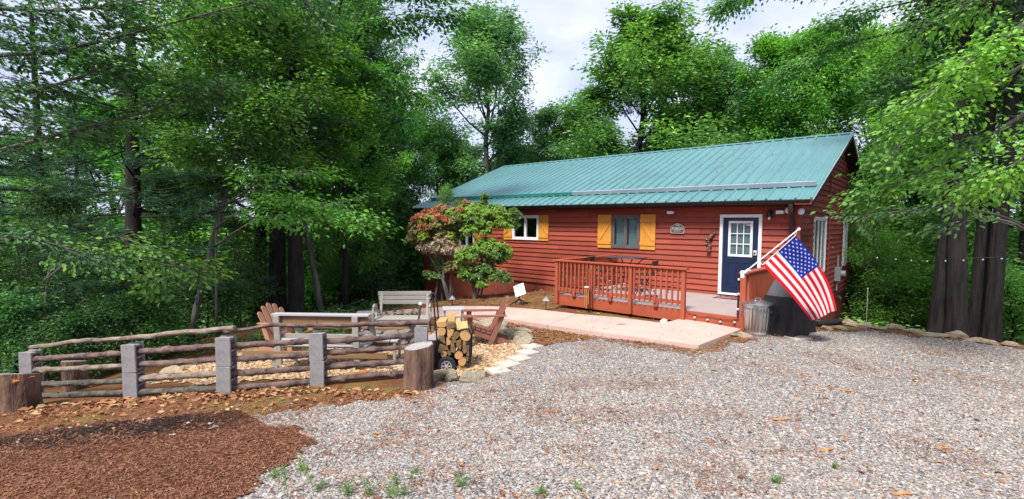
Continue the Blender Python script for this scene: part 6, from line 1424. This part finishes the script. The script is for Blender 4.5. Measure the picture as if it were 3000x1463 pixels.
A3 = lambda x, y, D: atd(x, y, D)
rootL = standing(-700, 8.5)
proto('nearleft', boughs(51, rootL, [
  [A3(-150,190,8.2),A3(160,150,8.2),A3(420,90,8.4),A3(740,5,8.6)],
  [A3(-150,60,7.6),A3(200,30,7.8),A3(520,-10,8.2)],
  [A3(-120,480,8.4),A3(150,400,8.6),A3(420,330,9.0),A3(640,250,9.4)],
  [A3(-150,300,7.6),A3(120,260,7.9),A3(300,200,8.2)],
  [A3(-100,-60,8.8),A3(300,-40,9.2),A3(760,-70,9.6),A3(950,60,9.9)],
  [A3(-200,760,8.0),A3(60,700,8.4),A3(300,760,9.0)]], .105, 11, .18, .055, .52, 14, 4, 11), M['leafD'], M['barkgrey'])
tree('nearleft', rootL, 'overhanging_tree', 'tree outside the left edge whose long boughs cross the top left', 'tree', 'trees hanging into the picture')
rootR = standing(3330, 8.2)
proto('nearright', boughs(52, rootR, [
  [A3(3080,60,7.4),A3(2940,120,7.5),A3(2800,210,7.7),A3(2680,300,8.0)],
  [A3(3100,170,7.6),A3(2920,240,7.8),A3(2760,340,8.0),A3(2610,440,8.3)],
  [A3(3080,320,8.0),A3(2880,410,8.2),A3(2720,500,8.5),A3(2580,560,8.9)],
  [A3(3050,-40,8.0),A3(2850,10,8.4),A3(2700,80,8.8)],
  [A3(3080,430,7.2),A3(2980,480,7.3),A3(2880,520,7.6)]], .105, 13, .17, .05, .48, 14, 4, 10), M['leafLime'], M['barkgrey'])
tree('nearright', rootR, 'overhanging_tree', 'tree outside the right edge whose big bright leaves hang in from the right', 'tree', 'trees hanging into the picture')
rootV = standing(3080, 9.6)
proto('thinbough', boughs(57, rootV, [
  [A3(2950,640,9.3),A3(2800,610,9.3),A3(2640,620,9.4),A3(2500,636,9.5)],
  [A3(2980,660,9.0),A3(2880,640,9.0),A3(2800,650,9.1)]], .11, 6, .08, .03, .48, 9, 3, 6, .06), M['leafC'], M['barkgrey'])
tree('thinbough', rootV, 'sapling', 'thin tree at the right whose level bough reaches to the gable windows', 'sapling', 'saplings on the right bank')
rootT = standing(3100, 18.5)
proto('topright', boughs(53, rootT, [
  [A3(2980,60,18.0),A3(2650,90,18.2),A3(2420,150,18.6),A3(2300,220,19.0)],
  [A3(2950,-80,18.0),A3(2600,-60,18.4),A3(2250,-30,19.0),A3(2130,20,19.5)],
  [A3(2960,160,18.0),A3(2740,230,18.4),A3(2580,300,18.8)],
  [A3(2950,-20,17.0),A3(2700,0,17.0),A3(2450,60,17.4)],
  [A3(2980,260,17.5),A3(2800,300,17.8),A3(2620,380,18.2)]], .16, 8, .24, .09, .5, 17, 5, 13, .24), M['leafA'], M['bark'])
tree('topright', rootT, 'overhanging_tree', 'tall tree beyond the right trunks whose boughs spread over the gable', 'tree', 'trees hanging into the picture')
rootS = standing(1010, 21)
proto('topmid', boughs(54, rootS, [
  [A3(1040,120,17.5),A3(1180,60,17),A3(1330,50,16.5)],
  [A3(1000,0,17.5),A3(1130,-30,17),A3(1290,-20,16.5)],
  [A3(1000,220,17.5),A3(1120,230,17),A3(1250,290,16.8)]], .17, 8, .26, .06, .5, 16, 5, 12, .15), M['leafA'], M['bark'])
tree('topmid', rootS, 'overhanging_tree', 'tree left of the sky gap with boughs reaching towards it', 'tree', 'trees hanging into the picture', 0)
rootM = standing(120, 10.8)
proto('lowbough', boughs(55, rootM, [
  [A3(260,735,10.6),A3(380,755,10.5),A3(560,790,10.4)],
  [A3(200,760,10.8),A3(330,790,10.8),A3(470,820,10.6)],
  [A3(300,700,11.0),A3(420,720,11),A3(520,770,11)]], .13, 7, .15, .02, .5, 16, 4, 2.6, .035), M['leafB'], M['barkgrey'])
tree('lowbough', rootM, 'sapling', 'sapling whose flat bright bough crosses the big pine trunk', 'sapling', 'saplings of the left wood')
rootN = standing(628, 12.3)
proto('midbough', boughs(56, rootN, [
  [A3(760,640,11.2),A3(880,640,11),A3(1050,650,10.8)],
  [A3(740,600,11.4),A3(860,590,11.2),A3(1000,600,11.2)],
  [A3(720,560,11.6),A3(780,520,11.4),A3(900,510,11.6)]], .12, 10, .18, .025, .5, 16, 4, 3.6, .03), M['leafLime'], M['barkgrey'])
tree('midbough', rootN, 'sapling', 'slim sapling with a bright bough at window height left of the house', 'sapling', 'saplings of the left wood')
# ---- cloud-pruned laurel shrubs at the wall
def laurel(name, label, root_px, D, stems, clumps, mats, seed, parent_cat='shrub'):
    rs = np.random.RandomState(seed); root = standing(root_px, D); t = thing(name, label, parent_cat, root, 0, 'laurel shrubs against the front wall'); s = D/F
    w = MB()
    for pts, r in stems:
        q = [Vector(atd(1180+x/3.694, 560+y/3.694, D+dz)-root) for x, y, dz in pts]; q[0].z = min(q[0].z, -.05); w.tube(q, np.linspace(r, r*.35, len(q)), 7, jit=.1, rs=rs)
    arrs = {m: ([], []) for m in mats}
    sat = []
    for x, y, dz, rx, ry, m in clumps:
        for _ in range(3):
            a_ = rs.uniform(0, 6.28); sat.append((x+rx*.85*math.cos(a_), y+ry*.8*math.sin(a_), dz+rs.uniform(-.3,.25), rx*rs.uniform(.3,.5), ry*rs.uniform(.35,.6), m))
    for x, y, dz, rx, ry, m in list(clumps)+sat:
        c = atd(1180+x/3.694, 560+y/3.694, D+dz)-root; a = rx/3.694*s; b = ry/3.694*s; n = int(14*(a*b)/.02)+16
        d = unit(rs.normal(size=(n,3))); d[:,2] = np.abs(d[:,2])*1.0-.25; d = unit(d); rad = rs.uniform(.45,1.25,(n,1)); P = c+d*rad*np.array([a, a*.9, b*1.25])
        for k in range(3):                               # twigs that carry the clump
            w.tube([Vector(c)-Vector((0,0,b*.9)), Vector(c)+Vector((rs.uniform(-.5,.5)*a, rs.uniform(-.4,.4)*a, b*.2))], [.010,.004], 4, cap=False)
        m7 = 8; Pr = np.repeat(P, m7, 0); ax = np.repeat(unit(d+np.array([0,0,.8])), m7, 0); rad_ = rs.normal(size=Pr.shape); rad_ = unit(rad_-ax*np.sum(rad_*ax, 1, keepdims=True)); LD = unit(rad_+ax*rs.uniform(-.3,.7,(len(Pr),1)))
        V, Fc = leaf_arrays(Pr, LD, ax, .105*rs.uniform(.6,1.2,len(Pr)), .36, .05, .2, 'oval'); L = arrs[m]; L[1].append(Fc+sum(len(v) for v in L[0])); L[0].append(V)
    w.build('trunk', M['barkgrey'], t, smooth=True)
    for m, (Vs, Fs) in arrs.items():
        if Vs: link('foliage', np_mesh('foliage', np.concatenate(Vs), np.concatenate(Fs)), M[m], t, fix=False)
M['lgreen'] = leafmat('laurel_bright', (.15,.27,.02), (.26,.42,.03), (.40,.56,.06), .4, drift=False)
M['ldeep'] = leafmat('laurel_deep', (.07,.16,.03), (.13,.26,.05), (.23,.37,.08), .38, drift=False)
M['lorange'] = leafmat('laurel_orange_tips', (.28,.10,.035), (.46,.18,.06), (.56,.29,.10), .35, drift=False)
M['lpink'] = leafmat('laurel_spent_bloom', (.26,.20,.10), (.48,.36,.28), (.64,.53,.46), .35, drift=False)
M['lolive'] = leafmat('laurel_olive', (.12,.13,.03), (.24,.24,.07), (.36,.31,.11), .35, drift=False)
laurel('laurel_shrub', 'twisted laurel shrub with orange and pinkish spent blooms at the left house corner', 1318, 16.2,
 [([(500,1165,0),(470,1060,0),(430,960,0),(400,900,.1),(345,810,.1),(300,720,.1),(250,660,0)],.065),([(500,1165,0),(440,1000,0),(440,860,0),(435,720,.1),(430,600,.2)],.05),([(505,1150,-.1),(520,1080,-.1),(515,960,-.1),(525,880,-.1)],.045),([(345,810,.1),(420,700,.2),(520,560,.3),(560,430,.3)],.03),([(430,600,.2),(350,480,.2),(250,420,.2)],.025),([(430,600,.2),(380,330,.3)],.02),([(520,1080,-.1),(545,1045,-.1)],.02)],
 [(290,255,.1,90,50,'lorange'),(420,205,.2,90,45,'lorange'),(230,290,0,70,35,'lorange'),(150,300,0,40,25,'lorange'),(370,300,0,90,55,'lorange'),(670,130,.4,45,35,'lorange'),(330,350,.1,110,55,'lolive'),(300,420,0,110,60,'lolive'),(420,390,.2,100,60,'lgreen'),(160,440,0,90,65,'lolive'),(120,520,0,60,50,'lolive'),(250,510,.1,90,50,'lolive'),(130,390,.1,60,40,'lolive'),
  (350,560,-.1,75,40,'lpink'),(460,545,-.1,70,40,'lpink'),(230,610,-.1,60,45,'lpink'),(300,650,-.1,90,45,'lpink'),(420,640,-.1,90,45,'lpink'),(590,645,-.2,70,40,'lpink'),(520,650,-.1,60,35,'lpink'),(500,300,0,80,60,'lgreen'),(470,230,.1,70,45,'lolive'),(330,290,0,70,45,'lgreen'),(240,360,.1,80,50,'lgreen'),(540,400,0,80,50,'lolive'),(480,480,0,80,45,'lgreen'),(380,480,-.1,80,45,'lolive'),(600,480,.2,60,40,'ldeep'),(520,560,0,60,40,'lolive'),(340,600,0,60,40,'lgreen'),(200,480,-.1,60,45,'lgreen'),(460,330,-.1,60,30,'lorange'),(210,400,-.1,50,35,'lorange'),(525,830,-.2,60,50,'lolive'),(300,915,.2,80,40,'ldeep'),(470,460,.3,90,60,'lolive'),(400,830,.3,60,40,'ldeep')],
 ['lorange','lolive','lpink','ldeep','lgreen'], 61)
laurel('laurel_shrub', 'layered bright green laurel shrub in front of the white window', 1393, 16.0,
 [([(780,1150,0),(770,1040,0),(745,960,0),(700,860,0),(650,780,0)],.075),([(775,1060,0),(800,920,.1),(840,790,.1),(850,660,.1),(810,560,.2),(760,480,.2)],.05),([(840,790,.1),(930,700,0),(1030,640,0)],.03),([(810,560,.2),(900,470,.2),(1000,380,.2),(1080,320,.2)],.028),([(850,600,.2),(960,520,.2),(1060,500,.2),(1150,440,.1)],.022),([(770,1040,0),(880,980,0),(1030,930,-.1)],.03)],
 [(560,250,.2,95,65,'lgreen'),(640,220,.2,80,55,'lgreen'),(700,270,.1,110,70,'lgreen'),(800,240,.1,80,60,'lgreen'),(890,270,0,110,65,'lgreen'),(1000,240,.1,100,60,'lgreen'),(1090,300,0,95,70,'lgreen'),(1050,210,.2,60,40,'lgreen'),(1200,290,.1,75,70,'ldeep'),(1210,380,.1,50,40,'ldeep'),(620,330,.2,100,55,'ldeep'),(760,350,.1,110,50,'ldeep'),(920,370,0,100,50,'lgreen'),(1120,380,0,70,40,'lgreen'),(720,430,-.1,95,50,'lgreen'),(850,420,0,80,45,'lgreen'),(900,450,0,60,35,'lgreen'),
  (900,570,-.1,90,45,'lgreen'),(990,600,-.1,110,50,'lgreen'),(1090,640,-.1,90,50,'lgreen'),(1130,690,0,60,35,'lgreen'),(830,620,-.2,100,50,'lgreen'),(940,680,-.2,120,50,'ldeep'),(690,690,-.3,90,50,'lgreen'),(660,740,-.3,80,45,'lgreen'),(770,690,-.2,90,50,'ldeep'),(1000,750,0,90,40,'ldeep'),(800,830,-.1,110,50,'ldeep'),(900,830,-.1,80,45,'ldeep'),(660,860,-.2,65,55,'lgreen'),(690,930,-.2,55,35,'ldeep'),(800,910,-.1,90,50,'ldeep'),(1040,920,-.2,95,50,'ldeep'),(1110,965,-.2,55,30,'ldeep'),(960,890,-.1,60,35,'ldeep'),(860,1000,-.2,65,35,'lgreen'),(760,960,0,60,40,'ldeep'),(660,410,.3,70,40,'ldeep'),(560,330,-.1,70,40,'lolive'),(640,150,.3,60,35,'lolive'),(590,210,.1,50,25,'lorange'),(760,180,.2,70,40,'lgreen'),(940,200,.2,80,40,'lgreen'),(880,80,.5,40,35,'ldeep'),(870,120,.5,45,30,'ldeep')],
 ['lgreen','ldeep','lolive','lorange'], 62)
tree('young', standing(1305, 16.6), 'sapling', 'thin light green sapling rising past the gutter at the left end', 'sapling', 'saplings of the left wood', .4, (.28,.28,.62))
# ---- weeds in the gravel
M['weed'] = leafmat('weed_leaf', (.12,.22,.06), (.23,.36,.11), (.34,.46,.18), .4)
def weed(px_, py_, h, kind, label, seed, cat='weed'):
    rs = np.random.RandomState(seed); P = at(px_, py_); t = thing('weed', label, cat, P+np.array([0,0,.01]), rs.uniform(0,6), 'weeds growing through the gravel'); w = MB(); LP = []; LD = []
    ns = 1 if kind == 'tall' else rs.randint(4,8)
    for k in range(ns):
        a = rs.uniform(0,6.28); tilt = .12 if kind == 'tall' else rs.uniform(.3,1.0); d = unit(np.array([math.cos(a)*tilt, math.sin(a)*tilt, 1])); L = h*rs.uniform(.7,1); sp = limb_path(np.zeros(3)-d*.02, d, L, 6, rs, 0, .08); w.tube(sp, np.linspace(.0035,.0012,7), 4)
        m = int(rs.randint(34,60) if kind == 'tall' else rs.randint(6,13)); ss = rs.uniform(.35 if kind == 'tall' else .15, 1, m)
        for s in ss: q, qd = seg_at(sp, min(.99, s)); LP.append(q); LD.append(rotv(qd, R(rs.uniform(35,80)), rs))
    P_ = np.array(LP); D_ = np.array(LD); n = len(P_)
    link('leaves', np_mesh('weed_leaves', *leaf_arrays(P_, D_, rs.normal(size=(n,3))*.4+np.array([0,0,1.]), (.038 if kind == 'tall' else .045)*rs.uniform(.6,1.3,n), .20, .05, .2)), M['weed'], t, fix=False)
    w.build('stem', M['weed'], t)
wl = [(918,1468,.36,'tall','tallest feathery weed at the bottom of the gravel'),(842,1466,.26,'tall','feathery weed left of the tallest one'),(1168,1440,.20,'tall','slim weed right of the leafy patch at the bottom'),(1205,1420,.18,'tall','slim weed with its twin near the bottom centre'),(1085,1462,.16,'low','bushy low weed at the bottom edge'),(1020,1455,.13,'low','spreading low weed at the bottom edge left of the bushy one'),(1150,1465,.13,'low','low weed at the bottom edge under the slim weed'),(1180,1462,.12,'low','rightmost low weed of the bottom patch'),(1350,1430,.14,'low','yellowish weed alone in the gravel near the bottom centre'),(885,1385,.07,'low','tiny weed at the mulch edge'),(1590,1455,.10,'low','tiny weed right of the bottom centre'),(1690,1440,.08,'low','tiny broad-leaved weed in the gravel'),(2275,1420,.08,'low','small pale weed in the gravel at the lower right'),(2440,1375,.06,'low','tiny weed below the orange wood chips'),(2090,1090,.04,'low','tiny sprig in the gravel below the walk'),(805,1400,.10,'low','weed at the left edge of the gravel'),(940,1440,.09,'low','low weed by the tallest one')]
for i, (a, b, h, k, lb) in enumerate(wl): weed(a, min(b, 1458), h, k, lb, 70+i)
# torn orange wood splinters lying on the gravel
for i, (a, b, L, s) in enumerate(((2290,1235,.26,'largest, in the middle of the gravel'),(2420,1325,.20,'below and right of the largest'),(2760,1320,.17,'far right one'),(2480,1150,.2,'upper one, thin'),(2640,1455,.18,'one at the bottom edge'),(2370,1107,.10,'small upper one'))):
    P = at(a, b); o = tag(MB().prism([(-L/2,-.004),(-L*.25,-.014),(-L*.05,-.008),(L*.2,-.013),(L/2,-.001),(L*.25,.006),(L*.02,.012),(-L*.3,.008)], .0, .006, lambda u, v, w: (u, v, w+.05*abs(u)+.008*math.sin(u*40))).build('wood_splinter', M['orangewood']), 'torn orange wood splinter on the gravel, '+s, 'wood splinter', 'orange splinters on the gravel'); o.location = P+np.array([0,0,.02]); o.rotation_euler = (.1, .05, AR+rng.uniform(-.5,.3))
# ---- forest-floor greenery: too fine to count
def floor_green(name, cx_, n, Dr, pr_, mat):
    px_ = rng.uniform(pr_[0], pr_[1], n); D = rng.uniform(Dr[0], Dr[1], n)**1.0; P = CAM+np.stack([ray(x, 660) for x in px_])*D[:,None]; P[:,2] = gz(P[:,0], P[:,1])
    keep = np.sin(P[:,0]*1.3+np.sin(P[:,1]*.9)*2)+rng.uniform(-1,1,n) > -.3; P = P[keep]; n = len(P)
    hh = rng.uniform(.03,.42,n)*(.5+.5*np.sin(P[:,0]*2.1)*np.cos(P[:,1]*1.7)); P[:,2] += np.abs(hh); az = rng.uniform(0,6.28,n); d = np.stack([np.cos(az), np.sin(az), rng.uniform(-.3,.4,n)], 1)
    o = link(name, np_mesh(name, *leaf_arrays(P, d, rng.normal(size=(n,3))*.4+np.array([0,0,1.]), .11*rng.uniform(.6,1.4,n), .5, .08, .12, 'oval')), mat, fix=False); tag(o, kind='stuff')
floor_green('forest_undergrowth', 0, 26000, (10.6,24), (-250,1230), M['leafD'])
floor_green('bank_undergrowth', 0, 18000, (12.6,30), (2480,3200), M['bankleaf'])
# ================================================================ light, sky, camera
SUN_EL, SUN_AZ = R(55), None
sd = unit(np.array([.18,-1.0,0.0])); sdir = np.array([sd[0]*math.cos(SUN_EL), sd[1]*math.cos(SUN_EL), math.sin(SUN_EL)])
sun = bpy.data.lights.new('sun', 'SUN'); sun.energy = 3.4; sun.angle = R(15); sun.color = (1,.955,.88)
so = bpy.data.objects.new('sun', sun); col.objects.link(so); so.rotation_euler = Vector(-sdir).to_track_quat('-Z', 'Y').to_euler(); so.location = (0,-10,30)
w = bpy.data.worlds.new('World'); scn.world = w; w.use_nodes = True; nt = w.node_tree; nt.nodes.clear()
out = nt.nodes.new('ShaderNodeOutputWorld'); bg = nt.nodes.new('ShaderNodeBackground'); bg.inputs['Strength'].default_value = .125
sky = nt.nodes.new('ShaderNodeTexSky'); sky.sky_type = 'NISHITA'; sky.sun_disc = False; sky.sun_elevation = SUN_EL; sky.sun_rotation = math.atan2(sdir[0], sdir[1]); sky.air_density = 1.0; sky.dust_density = 1.5; sky.ozone_density = 1.5
tc = nt.nodes.new('ShaderNodeTexCoord'); mp = nt.nodes.new('ShaderNodeMapping'); mp.inputs['Scale'].default_value = (1,1,1.9); nt.links.new(tc.outputs['Generated'], mp.inputs[0])
n1 = noise(nt, mp.outputs[0], 2.6, 6, .55, .6); cl_ = ramp(nt, [(.3,(.6,.6,.6)),(.55,(1,1,1))], n1)
n2 = noise(nt, mp.outputs[0], 4.5, 5, .5, .4); cc = ramp(nt, [(.35,(3.0,3.3,4.8)),(.55,(3.8,4.05,5.3)),(.78,(4.6,4.7,5.4))], n2)
skm = mixc(nt, cl_, sky.outputs[0], cc); nt.links.new(skm, bg.inputs[0]); nt.links.new(bg.outputs[0], out.inputs[0])
cam = bpy.data.cameras.new('camera'); co = bpy.data.objects.new('camera', cam); col.objects.link(co); scn.camera = co
cam.sensor_fit = 'HORIZONTAL'; cam.sensor_width = 36; cam.lens = F/3000*36; cam.clip_start = .05; cam.clip_end = 4000
mw = Matrix(((cr[0],cu[0],-cf[0],CAM[0]),(cr[1],cu[1],-cf[1],CAM[1]),(cr[2],cu[2],-cf[2],CAM[2]),(0,0,0,1))); co.matrix_world = mw
vs = scn.view_settings; scn.display_settings.display_device = 'sRGB'; vs.view_transform = 'Standard'; vs.look = 'None'; vs.exposure = 1.0; vs.gamma = 1
cy = scn.cycles; cy.max_bounces = 8; cy.diffuse_bounces = 5; cy.glossy_bounces = 3; cy.transmission_bounces = 6; cy.transparent_max_bounces = 8; cy.use_denoising = True
try: cy.denoiser = 'OPENIMAGEDENOISE'; cy.denoising_input_passes = 'RGB_ALBEDO_NORMAL'; cy.denoising_prefilter = 'ACCURATE'
except Exception: pass
cy.sample_clamp_indirect = 6
